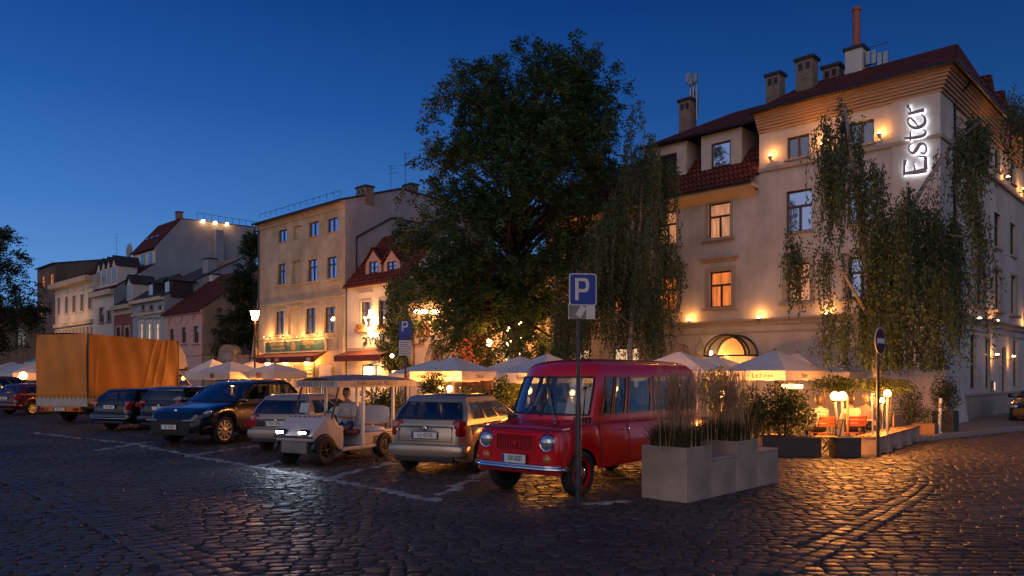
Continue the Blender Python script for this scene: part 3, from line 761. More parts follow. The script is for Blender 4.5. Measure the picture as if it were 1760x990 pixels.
mb = MB(); mb.blob((ax0 - .12, -.3, zarch + .15), (.09, .09, .12), 2, 10, 6); mb.build('porch_lamp', BULBW, hotel, 180)
# low relief of climbing stems left of the porch
mb = MB()
for k in range(26):
    x = ax0 - .4 - random.random() * 3.6; z = 2.2 + random.random() * .7; q = [(x, -.06, z)]
    for i in range(5): x += random.uniform(-.35, .25); z += random.uniform(.02, .28); q.append((x, -.06 - random.random() * .06, min(z, 3.6)))
    mb.tube(q, .012, 4)
mb.build('climbing_stems', M['wood'], hotel)

# the name, written up the corner pier in halo-lit letters
sign = root_at('hotel_sign', 'halo-lit cut letters climbing the hotel corner pier', C0, 'sign')
def zpt(px, py): u, v = 1530 + px / 6.185, 160 + py / 6.185; return (FR.t(u) - C0, FR.z(u, v))
STK = [('E', [([(165, 868), (290, 853), (408, 828)], [30, 52, 60]), ([(172, 890), (172, 800), (182, 722)], [34, 26, 44]), ([(290, 850), (280, 800), (272, 758)], [24, 20, 16]), ([(402, 830), (398, 760), (398, 690)], [44, 44, 36]), ([(398, 694), (350, 690), (310, 694)], [24, 18, 8])]),
       ('s', [([(345, 640), (372, 660), (398, 640), (406, 600), (388, 562), (352, 552), (325, 572), (300, 615), (268, 650), (236, 640), (220, 605), (232, 568), (262, 552)], [14, 22, 22, 22, 26, 36, 44, 46, 36, 26, 20, 14, 10])]),
       ('t', [([(172, 498), (260, 490), (340, 478), (388, 455), (396, 425), (370, 398)], [30, 36, 40, 36, 24, 10]), ([(238, 528), (238, 424)], [20, 20])]),
       ('e', [([(322, 372), (280, 322), (240, 285), (216, 292), (212, 328), (240, 368), (290, 386), (345, 372), (388, 335), (392, 290), (370, 258), (345, 244)], [18, 22, 26, 22, 22, 30, 40, 46, 40, 30, 20, 8])]),
       ('r', [([(212, 240), (300, 215), (386, 194)], [34, 40, 44]), ([(238, 232), (236, 195), (212, 160), (226, 140)], [18, 22, 36, 30])])]
LET = mk('dark brushed letter', (.24, .24, .26), .5, .2); LED = emit('white led strip', (.85, .9, 1), 6)
def ribbon(mb, path, wid, y0, y1, k=1.0):
    pts = []; ws = []
    for i in range(len(path) - 1):
        for j in range(4):
            t = j / 4; p = [path[max(i - 1, 0)], path[i], path[i + 1], path[min(i + 2, len(path) - 1)]]
            pts.append(tuple(.5 * (2 * p[1][a] + (p[2][a] - p[0][a]) * t + (2 * p[0][a] - 5 * p[1][a] + 4 * p[2][a] - p[3][a]) * t * t + (3 * p[1][a] - p[0][a] - 3 * p[2][a] + p[3][a]) * t ** 3) for a in (0, 1)))
            ws.append(wid[i] * (1 - t) + wid[i + 1] * t)
    pts.append(path[-1]); ws.append(wid[-1])
    L_, R_ = [], []
    for i, p in enumerate(pts):
        a, b = pts[max(i - 1, 0)], pts[min(i + 1, len(pts) - 1)]
        d = Vector((b[0] - a[0], b[1] - a[1])); d = d.normalized() if d.length > 1e-6 else Vector((1, 0)); n_ = Vector((-d.y, d.x)) * ws[i] * .5 * k
        L_.append(zpt(p[0] + n_.x, p[1] + n_.y)); R_.append(zpt(p[0] - n_.x, p[1] - n_.y))
    vs = [(q[0], y, q[1]) for y in (y0, y1) for q in L_] + [(q[0], y, q[1]) for y in (y0, y1) for q in R_]
    n = len(pts); fs = []
    for i in range(n - 1):
        fs += [(i, i + 1, 2 * n + i + 1, 2 * n + i), (n + i, 3 * n + i, 3 * n + i + 1, n + i + 1), (i, n + i, n + i + 1, i + 1), (2 * n + i, 2 * n + i + 1, 3 * n + i + 1, 3 * n + i)]
    fs += [(0, 2 * n, 3 * n, n), (n - 1, 2 * n - 1, 4 * n - 1, 3 * n - 1)]
    mb.add(vs, fs)
for ch, st in STK:
    mb = MB(); lb = MB()
    for j, (path, wid) in enumerate(st):
        ribbon(mb, path, wid, -.24 - .003 * j, -.19 - .003 * j, .86); ribbon(lb, path, wid, -.17, -.14 - .002 * j, .75)
    o = mb.build('letter', LET, sign); lb.build('led_strip', LED, o)

# ---- long low restaurant between the hotel and the white house (behind the big tree)
ta, tb = FR.t(705), C0 + xl - .3
rest = root_at('restaurant_building', 'low timbered restaurant with rust red and cream front behind the big tree', ta)
rw = tb - ta
RUST = plaster('rust red plaster', (.28, .10, .05), .3, .2)
hl = [(rw - 3.4, rw - 1.6, .6, 2.6), (rw * .42, rw * .42 + 1.3, 1.0, 2.7), (rw * .58, rw * .58 + 1.2, 4.4, 5.8), (rw * .8, rw * .8 + 1.2, 4.4, 5.8), (1.0, 1.9, 4.2, 5.6)]
rfo = gable_house(rest, rw, 9, 6.6, 9.2, [P_CREAM], DTILE, hl)
for h in hl: window(rest, h, PN_W if h[2] < 3 else PN_P)
mb = MB(); x0r, x1r = fx(782) + C0 - ta, fx(845) + C0 - ta
mb.box(x0r, x1r, -.06, .0, 0, FR.z(810, 555)); mb.build('rust_panel', RUST, rest)
mb = MB()
for a, b in (((708, 560), (770, 555)), ((708, 592), (770, 590)), ((712, 555), (712, 640)), ((738, 560), (738, 628)), ((760, 560), (760, 625)), ((742, 590), (756, 622)), ((756, 592), (742, 622)), ((722, 562), (722, 590)), ((728, 562), (728, 590)), ((734, 562), (734, 590))):
    p, q = FR.pt(*a), FR.pt(*b); mb.tube([(p[0] - ta, -.05, p[1]), (q[0] - ta, -.05, q[1])], .07, 4)
mb.build('timber_frame', M['wood'], rest)
mb = MB(); cxr = FR.t(765) - ta; zr_ = FR.z(765, 625); n = 16
for r0, r1, y in ((.95, 1.25, -.45), (1.25, 1.6, -.6)):
    mb.add([((cxr + r * math.cos(PI * i / n)), y_, zr_ + r * 1.15 * math.sin(PI * i / n)) for y_ in (y, 0) for r in (r0, r1) for i in range(n + 1)],
           [(i, i + 1, n + 2 + i, n + 1 + i) for i in range(n)] + [(n + 1 + i, n + 2 + i, 3 * n + 4 + i, 3 * n + 3 + i) for i in range(n)] + [(i + 1, i, 2 * n + 2 + i, 2 * n + 3 + i) for i in range(n)])
    mb.box(cxr - r1, cxr - r0, y, 0, 0, zr_); mb.box(cxr + r0, cxr + r1, y, 0, 0, zr_)
mb.build('arched_portal', mk('pale stone', (.5, .42, .34), .7, bump=.3), rest)
mb = MB(); a, b = FR.t(780) - ta, FR.t(850) - ta; zz = FR.z(800, 612)
mb.add([(a, -.1, zz), (b, -.1, zz), (b, -1.3, zz - .5), (a, -1.3, zz - .5), (b, -1.3, zz - .85), (a, -1.3, zz - .85)], [(0, 1, 2, 3), (3, 2, 4, 5)]); mb.build('awning', AWN, rest)
bars = MB()
for u in (733, 737, 741, 745, 749, 752, 764, 769, 774):
    p = FR.pt(u, 537); bars.blob((p[0] - ta, -.9, p[1]), (.12, .12, .12), 2, 8, 5)
bars.build('lamp_rail', BULB, rest, 180)
for u, pw in ((740, 150), (769, 110)): p = FR.pt(u, 539); lamp('rail_light', (p[0] - ta, -.95, p[1] - .15), pw, WARM, .12, rest)
for u, v, pw, y in ((862, 585, 320, -1.4), (920, 580, 300, -1.4), (820, 590, 160, -1.8)): p = FR.pt(u, v); lamp('front_light', (p[0] - ta, y, p[1]), pw, WARM, .15, rest)
mb = MB(); p = FR.pt(862, 590); mb.blob((p[0] - ta, -1.0, p[1]), (.16, .16, .22), 2, 10, 6); mb.build('lantern', BULBW, rest, 180); mb = MB(); p = FR.pt(915, 592); mb.blob((p[0] - ta, -1.0, p[1]), (.14, .14, .2), 2, 10, 6); mb.build('lantern', BULBW, rest, 180)

# ---- white house with ivy
ta, tb = FR.t(596.5), FR.t(703)
wh = root_at('white_house', 'white two-storey house with dark red mansard and two gabled dormers', ta)
X = lambda u: FR.t(u) - ta
ez = FR.z(640, 482)
hl = [(*sorted((X(620), X(637))), FR.z(628, 563), FR.z(628, 518)), (*sorted((X(652), X(672))), FR.z(662, 563), FR.z(662, 515)), (X(636), X(652), .1, FR.z(644, 628)), (X(620), X(630), .8, 2.5), (X(668), X(684), .1, 2.7)]
rf = gable_house(wh, tb - ta, 8, ez, ez + 3.6, P_WHITE, DTILE, hl, ridge_y=3.2)
rf.data.materials[0] = TILE
window(wh, hl[0], PN_D, bars='double', casing=P_TRIM, cw=.1); window(wh, hl[1], PN_D, bars='double', casing=P_TRIM, cw=.1); window(wh, hl[2], PN_W, bars='two'); window(wh, hl[3], PN_W); window(wh, hl[4], PN_P)
for u0, u1 in ((621, 648), (652, 680)):
    a, b = X(u0), X(u1); c = (a + b) / 2; z0 = ez + .25; z1 = FR.z((u0 + u1) / 2, 447); y = .35; D = Matrix.Translation((0, y, 0)); hw = (c - .5, c + .5, z0 + .3, z1 - .05)
    mb = MB(); wall_holes(mb, a, b, z0, z1, [hw], .14, 0, D); mb.add([(a, y, z1), (b, y, z1), (c, y, z1 + .75)], [(0, 1, 2)])
    for x in (a, b): mb.add([(x, y, z0), (x, 3, z0), (x, 3, z1), (x, y, z1)], [(0, 1, 2, 3)])
    dm = mb.build('dormer', plaster('dormer plaster', (.42, .30, .28), .2, .2), wh)
    mb = MB()
    for s_, x in ((-1, a - .12), (1, b + .12)): mb.add([(x, y - .2, z1 - .1), (c, y - .2, z1 + .85), (c, 3.2, z1 + .85), (x, 3.2, z1 - .1)], [(0, 1, 2, 3)])
    o = mb.build('dormer_roof', TILE, dm); m_ = o.modifiers.new('Solid', 'SOLIDIFY'); m_.thickness = .09
    f = MB(D); f.add([(hw[0], .1, hw[2]), (hw[1], .1, hw[2]), (hw[1], .1, hw[3]), (hw[0], .1, hw[3])], [(0, 1, 2, 3)]); f.build('pane', PN_S, dm)
    f = MB(D)
    for x in (hw[0] + .03, c, hw[1] - .03): f.box(x - .035, x + .035, .03, .09, hw[2], hw[3])
    for z in (hw[2] + .03, (hw[2] + hw[3]) / 2, hw[3] - .03): f.box(hw[0], hw[1], .035, .085, z - .03, z + .03)
    f.build('window_frame', SASH, dm)
mb = MB(); mb.box(0, tb - ta, -.12, .0, ez - .25, ez - .05); z = FR.z(640, 600); mb.box(.2, X(690), -.1, 0, z, z + .12); mb.box(X(616), X(640), -.08, 0, FR.z(628, 503), FR.z(628, 503) + .1); mb.build('cornice', P_TRIM, wh)
a, b = X(601), X(682); zz = FR.z(640, 602)
mb = MB(); mb.add([(a, -.05, zz), (b, -.05, zz), (b, -1.3, zz - .35), (a, -1.3, zz - .35), (b, -1.3, zz - .75), (a, -1.3, zz - .75)], [(0, 1, 2, 3), (3, 2, 4, 5)]); mb.add([(a, -.05, zz), (a, -1.3, zz - .35), (a, -1.3, zz - .75)], [(0, 1, 2)]); mb.build('awning', AWN, wh)
STR = [[(205, 505), (230, 498), (246, 520), (240, 590), (225, 606), (213, 590), (232, 560)], [(258, 500), (262, 582)], [(270, 492), (300, 490), (312, 592)], [(330, 490), (337, 545)], [(345, 455), (352, 520)], [(368, 500), (386, 518), (376, 586), (410, 600), (432, 560), (402, 488)], [(430, 448), (450, 485), (457, 592)], [(478, 452), (495, 462), (492, 592)]]
mb = MB()
for st in STR:
    q = [FR.pt(600 + x / 8.25, 520 + y / 8.25) for x, y in st]; mb.tube([(p[0] - ta, -.06, p[1]) for p in q], .05, 5)
ws = root_at('painted_wall_sign', 'black brush-style lettering on the white house above its awning', ta, 'sign'); mb.build('lettering', M['ink'], ws)
star = root_at('star_lamp', 'glowing star lamp on the white house between its windows', ta, 'lamp')
mb = MB(); p = FR.pt(640, 556)
pts = []
for i in range(12): r_ = (.75 if i % 2 == 0 else .36); pts.append((p[0] - ta + r_ * math.cos(PI / 2 + i * PI / 6), p[1] + r_ * 1.2 * math.sin(PI / 2 + i * PI / 6)))
mb.tube([(q[0], -.2, q[1]) for q in pts + pts[:1]], .035, 5); mb.build('star_outline', BULB, star)
lamp('star_light', (p[0] - ta, -.75, p[1] - .3), 620, WARM2, .25, star); q = FR.pt(646, 572); mb = MB(); mb.blob((q[0] - ta, -.35, q[1]), (.32, .2, .32), 2, 10, 6); mb.build('bulb', BULBW, star, 180)
lan = root_at('wall_lantern', 'bright lantern beside the white house doorway', ta, 'lamp'); q = FR.pt(645, 639); mb = MB(); mb.box(q[0] - ta - .2, q[0] - ta + .2, -.75, -.4, q[1] - .35, q[1] + .35); o = mb.build('lantern_glass', BULBW, lan); mb = MB(); mb.box(q[0] - ta - .25, q[0] - ta + .25, -.8, -.35, q[1] + .352, q[1] + .5); mb.tube([(q[0] - ta, -.5, q[1] + .5), (q[0] - ta, 0, q[1] + .6)], .03, 5); mb.build('bracket', M['iron'], lan)
lamp('lantern_light', (q[0] - ta, -1.1, q[1]), 480, WARM, .2, lan)
for u0, u1 in ((617, 637), (650, 674)):
    a, b = X(u0), X(u1); z = FR.z(u0, 567); mb = MB(); mb.box(a, b, -.4, -.12, z - .2, z); bx = tag(mb.build('flower_box', M['wood'], None), 'wooden flower box under the ' + ('left' if u0 < 640 else 'right') + ' window of the white house', 'flower box', 'flower boxes on the white house'); bx.matrix_world = wh.matrix_world if False else Matrix.Translation(wh.location) @ Matrix.Rotation(ROT, 4, 'Z')
    V = []; Fq = []
    for k in range(260):
        c = np.array([random.uniform(a, b), random.uniform(-.42, -.1), z + random.random() * .35 - .05]); d1 = rng.normal(0, 1, 3); d1 /= np.linalg.norm(d1); d2 = np.cross(d1, rng.normal(0, 1, 3)); d2 /= np.linalg.norm(d2)
        s_ = .06; n0 = len(V); V += [c - d1 * s_, c - d2 * s_ * .6, c + d1 * s_, c + d2 * s_ * .6]; Fq.append((n0, n0 + 1, n0 + 2, n0 + 3))
    np_mesh('flowers', V, Fq, [leafmat('geranium leaves', (.06, .09, .02), (.35, .08, .03))], bx)

# ---- tan house
ta, tb = FR.t(444), FR.t(593)
tan = root_at('tan_house', 'tall weathered ochre house with four bays and a green signboard', ta)
X = lambda u: FR.t(u) - ta
q2 = lambda x0, y0, x1, y1: rect(FR, 420 + x0 / 2.356, 280 + y0 / 2.356, 420 + x1 / 2.356, 280 + y1 / 2.356)
q2 = (lambda f: (lambda *a: (f(*a)[0] - ta, f(*a)[1] - ta, f(*a)[2], f(*a)[3])))(q2)
r3 = [q2(138, 271, 172, 321), q2(262, 239, 300, 298), q2(337, 223, 378, 280)]; r2 = [q2(137, 408, 168, 494), q2(258, 391, 297, 480), q2(335, 380, 375, 468)]; r1 = [q2(126, 600, 162, 697), q2(248, 588, 290, 693), q2(325, 583, 368, 688)]
bl = [q2(198, 254, 230, 311), q2(195, 395, 228, 490), q2(178, 587, 225, 695)]
gd = [(X(486), X(503), .1, 2.9), (X(524), X(535), .1, 2.9), (X(548), X(556), .1, 2.6)]
et = FR.z(520, 364)
SP = Plane(FR.p + FR.d * tb, B); zr_t = SP.z(690, 326)
rf = gable_house(tan, tb - ta, 15, et, zr_t, P_TAN, DTILE, r3 + r2 + r1 + bl + gd, ridge_y=SP.t(690), side=P_GREY, ov=.5, back=zr_t - .5)
for r in r3: window(tan, r, PN_S, bars='two')
for r in r2: window(tan, r, PN_S, bars='cross', casing=P_TAN, cw=.17)
for r in r1: window(tan, r, PN_D, bars='cross', casing=P_TAN, cw=.2)
for r in bl[1:]: mb = MB(); mb.box(r[0] - .17, r[0], -.05, 0, r[2], r[3] + .17); mb.box(r[1], r[1] + .17, -.05, 0, r[2], r[3] + .17); mb.box(r[0], r[1], -.05, 0, r[3], r[3] + .17); mb.box(r[0] - .25, r[1] + .25, -.17, 0, r[2] - .12, r[2]); mb.build('blind_window', P_TAN, tan)
for r in gd: window(tan, r, PN_W if r[0] > X(540) else PN_P, bars='two', sill=False)
mb = MB(); Wt = tb - ta
mb.box(0, Wt, -.14, .005, et - .55, et - .32); mb.box(0, Wt, -.3, .004, et - .32, et - .02); mb.build('cornice', P_TAN, tan); mb = MB(); z = r1[0][3] + .5; mb.box(.5, Wt, -.12, .004, z, z + .15); mb.build('string_course', P_TAN, tan); mb = MB(); z = r1[0][2] - .35; mb.box(.1, Wt, -.1, .004, z, z + .14); mb.build('string_course', P_TAN, tan)
mb = MB(); mb.add([(-1.05, -.45, 0), (.1, -.45, 0), (.0, .0, 8.5), (-.05, .0, 8.5), (-1.05, 1.2, 0), (-.05, 1.2, 8.5)], [(0, 1, 2, 3), (4, 0, 3, 5)]); mb.build('buttress', P_TAN, tan); mb = MB(); mb.add([(Wt - .9, -.4, 0), (Wt + .05, -.4, 0), (Wt + .0, -.005, 7), (Wt - .2, -.005, 7), (Wt + .05, .0, 0)], [(0, 1, 2, 3), (1, 4, 2), (0, 3, 4)]); mb.build('buttress', P_TAN, tan)
mb = MB(); mb.tube([(.25, -.12, et - .4), (.25, -.12, 7.5), (-.1, -.28, 4.0), (-.35, -.45, .3)], .06, 6); mb.tube([(0, -.56, et - .12), (Wt, -.56, et - .12)], .08, 6)
for k in range(14): x = .4 + k * (Wt - .8) / 13; mb.tube([(x, -.1, et + .35), (x, -.1, et + .75)], .015, 4)
mb.tube([(.4, -.1, et + .72), (Wt - .4, -.1, et + .72)], .018, 4); mb.build('gutter', SHEET, rf)
SP = Plane(FR.p + FR.d * tb, B)
for u, v0, v1 in ((634, 319, 333),): s_ = SP.t(u); chimney(rf, Wt - .5, s_, SP.z(u, v1) - .8, SP.z(u, v0), 1.2, .7)
s_ = SP.t(676); antenna(rf, Wt - .3, s_, SP.z(676, 326), 1.9); s_ = SP.t(702); antenna(rf, Wt - .3, 5.6, zr_t, 3.0); chimney(rf, Wt - .6, 6.4, et, zr_t + .75, .9, .7)
mb = MB(); s0, s1, s2 = SP.t(612), SP.t(672), SP.t(720)                # outline of a vanished neighbour on the party wall
mb.tube([(Wt + .03, s0, SP.z(612, 408)), (Wt + .03, s1, SP.z(672, 375)), (Wt + .03, s2, SP.z(720, 383))], .09, 4); mb.tube([(Wt + .03, s0, SP.z(612, 408)), (Wt + .03, s0, 7)], .04, 4); mb.build('party_wall_flashing', SHEET, tan)
sb = root_at('restaurant_signboard', 'long green signboard with gold marks above the ochre house awning', ta, 'sign')
f = lambda u, v: (FR.t(u) - ta, FR.z(u, v))
x0, z1 = f(460, 588); x1, z0 = f(563, 601); z0, z1 = FR.z(512, 604), FR.z(512, 586.5)
mb = MB(); mb.box(x0, x1, -.22, -.12, z0, z1); mb.build('board', mk('green painted board', (.045, .11, .09), .5), sb)
mb = MB(); mb.box(x0 - .08, x1 + .08, -.26, -.1, z1, z1 + .09); mb.box(x0 - .08, x1 + .08, -.26, -.1, z0 - .09, z0); mb.box(x0 - .08, x0, -.259, -.1, z0, z1); mb.box(x1, x1 + .08, -.259, -.1, z0, z1); mb.build('frame', mk('pale gilt frame', (.55, .45, .3), .5), sb)
GOLD = mk('gold leaf', (.6, .42, .12), .35, .6); mb = MB(); xm = (x0 + x1) / 2
mb.lathe([(.0, -.02), (.34, -.02), (.34, .0)], 16, M=Matrix.Translation((xm, -.23, (z0 + z1) / 2)) @ Matrix.Rotation(PI / 2, 4, 'X')); mb.build('emblem', GOLD, sb); mb = MB(); mb.box(xm - .06, xm + .06, -.26, -.22, z0 + .1, z1 + .15); mb.build('emblem_stem', GOLD, sb); mb = MB()
for row, zz in ((0, z0 + (z1 - z0) * .60), (1, z0 + (z1 - z0) * .24)):
    for seg in ((x0 + .5, xm - .7), (xm + 1.3 if row else xm + 1.1, xm + 2.9)):
        x = seg[0] + (.5 if row else 0)
        while x < seg[1] - (.5 if row else 0): mb.box(x, x + .10, -.232, -.218, zz, zz + (.30 if not row else .22) * random.uniform(.8, 1)); x += .17
        mb.build('gold_lettering', GOLD, sb); mb = MB()
a, b = X(452) , X(564); zz = FR.z(510, 606)
aw = MB(); aw.add([(a, -.05, zz), (b, -.05, zz), (b, -1.2, zz - .35), (a, -1.2, zz - .35), (b, -1.2, zz - .8), (a, -1.2, zz - .8)], [(0, 1, 2, 3), (3, 2, 4, 5)]); aw.add([(b, -.05, zz), (b, -1.2, zz - .35), (b, -1.2, zz - .8)], [(0, 1, 2)]); o = aw.build('awning', AWN, tan)
mb = MB()
for u in (458, 486, 500, 555): x = X(u); mb.box(x - .28, x + .28, -1.212, -1.203, zz - .68, zz - .46)
mb.build('badge', mk('pale badge', (.5, .35, .3), .6), o)
for x_ in (X(470), X(500.6), X(537.6)):
    v_ = 625 if x_ < X(480) else 620; q = FR.z(500, v_); mb = MB(); mb.box(x_ - .16, x_ + .16, -.62, -.35, q - .25, q + .25); b_ = mb.build('lantern_glass', BULBW, None); tag(b_, {0: 'square lantern at the left end of the ochre house front', 1: 'square lantern above the left doorway of the ochre house', 2: 'square lantern above the right doorway of the ochre house'}[0 if x_ < X(480) else 1 if x_ < X(520) else 2], 'lamp', 'lanterns on the ochre house'); b_.name = 'wall_lantern'; b_.matrix_world = Matrix.Translation(tan.location) @ Matrix.Rotation(ROT, 4, 'Z')
    lamp('lantern_light', (x_, -.95, q - .05), 700, WARM, .15, tan)
for u in (466, 495, 523, 550): q = f(u, 580); lamp('sign_light', (q[0], -.75, q[1] + .1), 150, WARM2, .05, sb)
mb = MB()
for u in (466, 495, 523): q = f(u, 583); mb.tube([(q[0], 0, q[1] + .1), (q[0], -.6, q[1] + .2)], .02, 5); mb.lathe([(.02, 0), (.08, -.14)], 8, M=Matrix.Translation((q[0], -.62, q[1] + .22)))
mb.build('picture_lamp', M['iron'], sb)
for u0, u1, v0, v1, lab in ((494, 511, 624, 655, 'tall dark green poster with a pale figure on the ochre house'), (535, 551, 624, 655, 'tall green menu board beside the right doorway of the ochre house'), (560, 580, 628, 650, 'pale cream notice board on the ochre house next to the corner')):
    pb = root_at('notice_board', lab, ta, 'notice board'); r = rect(FR, u0, v0, u1, v1); a, b = r[0] - ta, r[1] - ta
    mb = MB(); mb.box(a, b, -.56, -.5, max(r[2], .3), r[3]); pale = u0 > 555
    mb.build('board', mk('cream board', (.55, .5, .45), .6) if pale else mk('green board', (.06, .10, .06), .6), pb)
    mb = MB(); c = (a + b) / 2
    if u0 < 500: mb.blob((c, -.57, 1.9), (.2, .02, .8), 2, 10, 8); mb.blob((c, -.57, 2.75), (.13, .02, .18), 2, 8, 6)
    elif not pale:
        for k in range(7): mb.box(a + .1, b - .12 - random.random() * .2, -.572, -.561, .9 + k * .28, 1.0 + k * .28)
    else: mb.box(c - .2, c + .2, -.572, -.561, r[2] + .1, r[2] + .3)
    mb.build('print', mk('pale print', (.5, .45, .3), .6), pb)
cand = lamp('candle_reflection_light', (X(571), -.25, FR.z(571, 549)), 10, WARM2, .05, tan)  # small light added to go with the mirrored candle lamp
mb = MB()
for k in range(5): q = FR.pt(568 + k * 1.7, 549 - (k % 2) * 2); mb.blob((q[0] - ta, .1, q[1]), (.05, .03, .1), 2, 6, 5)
mb.build('candle_reflection', BULB, tan)  # glowing dots stand in for a candle lamp's reflection in the pane

# ---- garden wall with a round-topped gate between tan and pink
ta, tb = FR.t(349), FR.t(430)
gw = root_at('garden_wall', 'low plastered garden wall with a round-topped gatehead', ta, 'wall'); zz = FR.z(395, 614)
mb = MB(); mb.box(0, tb - ta, 0, .4, 0, zz); mb.box(-.02, tb - ta, -.08, .48, zz, zz + .14); mb.build('wall', P_OCHRE, gw)
cx, rr = FR.t(391) - ta, (FR.t(405) - FR.t(377)) / 2; mb = MB(); mb.prism([(cx - rr, 0)] + [(cx - rr * math.cos(PI * i / 12), FR.z(391, 607) + (FR.z(391, 592) - FR.z(391, 607)) * math.sin(PI * i / 12)) for i in range(13)] + [(cx + rr, 0)], -.12, .5); o = mb.build('gatehead', P_OCHRE, gw); mb = MB(); mb.box(cx - rr * .45, cx + rr * .45, -.16, -.125, FR.z(391, 617), FR.z(391, 607)); mb.build('plaque', P_GREY, o)

# ---- pink house
ta, tb = FR.t(282), FR.t(347); pk = root_at('pink_house', 'low pink house with arched-headed windows and a dark red roof', ta); X = lambda u: FR.t(u) - ta
e_ = FR.z(315, 535); hl = [(X(u0), X(u1), FR.z(u0, 590), FR.z(u0, v)) for u0, u1, v in ((292, 299.5, 566), (312.5, 320.5, 563), (332.5, 342, 561))]
rf = gable_house(pk, tb - ta, 11, e_, e_ + 4.2, P_PINK, TILE, hl, side=P_OCHRE)
for h in hl: window(pk, h, PN_D, casing=P_PINK, cw=.22)
mb = MB(); mb.box(0, tb - ta, -.18, 0, e_ - .35, e_ - .05); mb.box(0, tb - ta, -.1, 0, FR.z(315, 612), FR.z(315, 609))
for h in hl: c = (h[0] + h[1]) / 2; mb.tube([(c + .75 * math.cos(PI * i / 10), -.06, h[3] + .35 + .75 * math.sin(PI * i / 10)) for i in range(11)], .06, 5)
mb.build('cornice', P_PINK, pk)
# ---- blue house
tb0 = ta; ta = FR.t(228); bh = root_at('blue_house', 'pale blue house with dark mansard roof and three lit windows', ta); X = lambda u: FR.t(u) - ta; wd = tb0 - ta
e_ = FR.z(255, 513); lit = [(X(u0), X(u1), FR.z(u0, 585), FR.z(u0, 556)) for u0, u1 in ((240.5, 246), (253.5, 260), (267.5, 274))]; att = [(X(u0), X(u1), FR.z(u0, 533.5), FR.z(u0, 525)) for u0, u1 in ((243.5, 249), (257, 263.5), (272.5, 278))]
SPb = Plane(FR.p + FR.d * tb0, B); apx = SPb.t(416); zap = SPb.z(416, 444)
rf = gable_house(bh, wd, apx + 8, e_, zap, P_BLUE, DTILE, lit + att, ridge_y=apx, side=P_SLATE, back=zap - 4)
for h in lit: window(bh, h, PN_W, fm=WSASH, bars='cross', casing=P_WHITE, cw=.3, hood=True)
for h in att: window(bh, h, PN_D, casing=P_TRIM, cw=.08)
mb = MB(); mb.box(0, wd, -.45, 0, e_ - .4, e_ - .05); z = FR.z(255, 541); mb.box(0, wd, -.2, 0, z, z + .25); mb.build('cornice', P_CREAM, bh)
def mini_dormer(root, x, y, z, w_, h_, wallm, roofm, pm, gab=.6, fm=WSASH):
    mb = MB(); mb.box(x - w_ / 2, x + w_ / 2, y, y + 2.2, z, z + h_); mb.add([(x - w_ / 2, y, z + h_), (x + w_ / 2, y, z + h_), (x, y, z + h_ + gab)], [(0, 1, 2)]); d = mb.build('dormer', wallm, root)
    mb = MB(); k = w_ * .28; mb.box(x - k, x + k, y - .05, y - .012, z + h_ * .25, z + h_ * .9); mb.build('pane', pm, d)
    mb = MB()
    for xx in (-k, 0, k): mb.box(x + xx - .04, x + xx + .04, y - .08, y - .052, z + h_ * .25, z + h_ * .9)
    mb.build('window_frame', fm, d)
    mb = MB()
    for s in (-1, 1): mb.add([(x + s * (w_ / 2 + .15), y - .2, z + h_ - .1), (x, y - .2, z + h_ + gab + .02), (x, y + 2.6, z + h_ + gab + .02), (x + s * (w_ / 2 + .15), y + 2.6, z + h_ - .1)], [(0, 1, 2, 3)])
    o = mb.build('dormer_roof', roofm, d); m_ = o.modifiers.new('Solid', 'SOLIDIFY'); m_.thickness = .1
for u, v in ((250, 512), (278, 508)): mini_dormer(bh, X(u), .6, FR.z(u, v) - .1, 1.6, 1.7, DTILE, DTILE, PN_C, .25)
s_ = SPb.t(352); chimney(rf, wd - 1.0, s_ + 1, 10, SPb.z(352, 446) + .3, 1.3, 1.0, P_SLATE, False)
s_ = SPb.t(390); chimney(rf, wd + .4, s_ - 1.5, 8, SPb.z(390, 474), .9, .9, P_WHITE, False)
# ---- narrow red house
ta = FR.t(196); tb0 = FR.t(228); rd = root_at('red_house', 'narrow brick red house squeezed between white and blue neighbours', ta); X = lambda u: FR.t(u) - ta; wd = tb0 - ta
e_ = FR.z(212, 524); hl = [(X(u0), X(u1), FR.z(u0, 580), FR.z(u0, 563)) for u0, u1 in ((200.5, 207.5), (215.5, 223))]; rf = gable_house(rd, wd - .02, 10, e_, e_ + 3.5, P_RED, DTILE, hl)
for h in hl: window(rd, h, PN_D, casing=P_CREAM, cw=.2)
mb = MB(); mb.box(0, wd - .03, -.5, 0, e_ - .5, e_ - .05); z = FR.z(212, 541); mb.box(0, wd - .03, -.12, 0, z, z + .6); mb.build('cornice', P_CREAM, rd)
mini_dormer(rd, X(214), .5, e_ + .2, 1.5, 2.2, P_WHITE, DTILE, PN_D, .9)
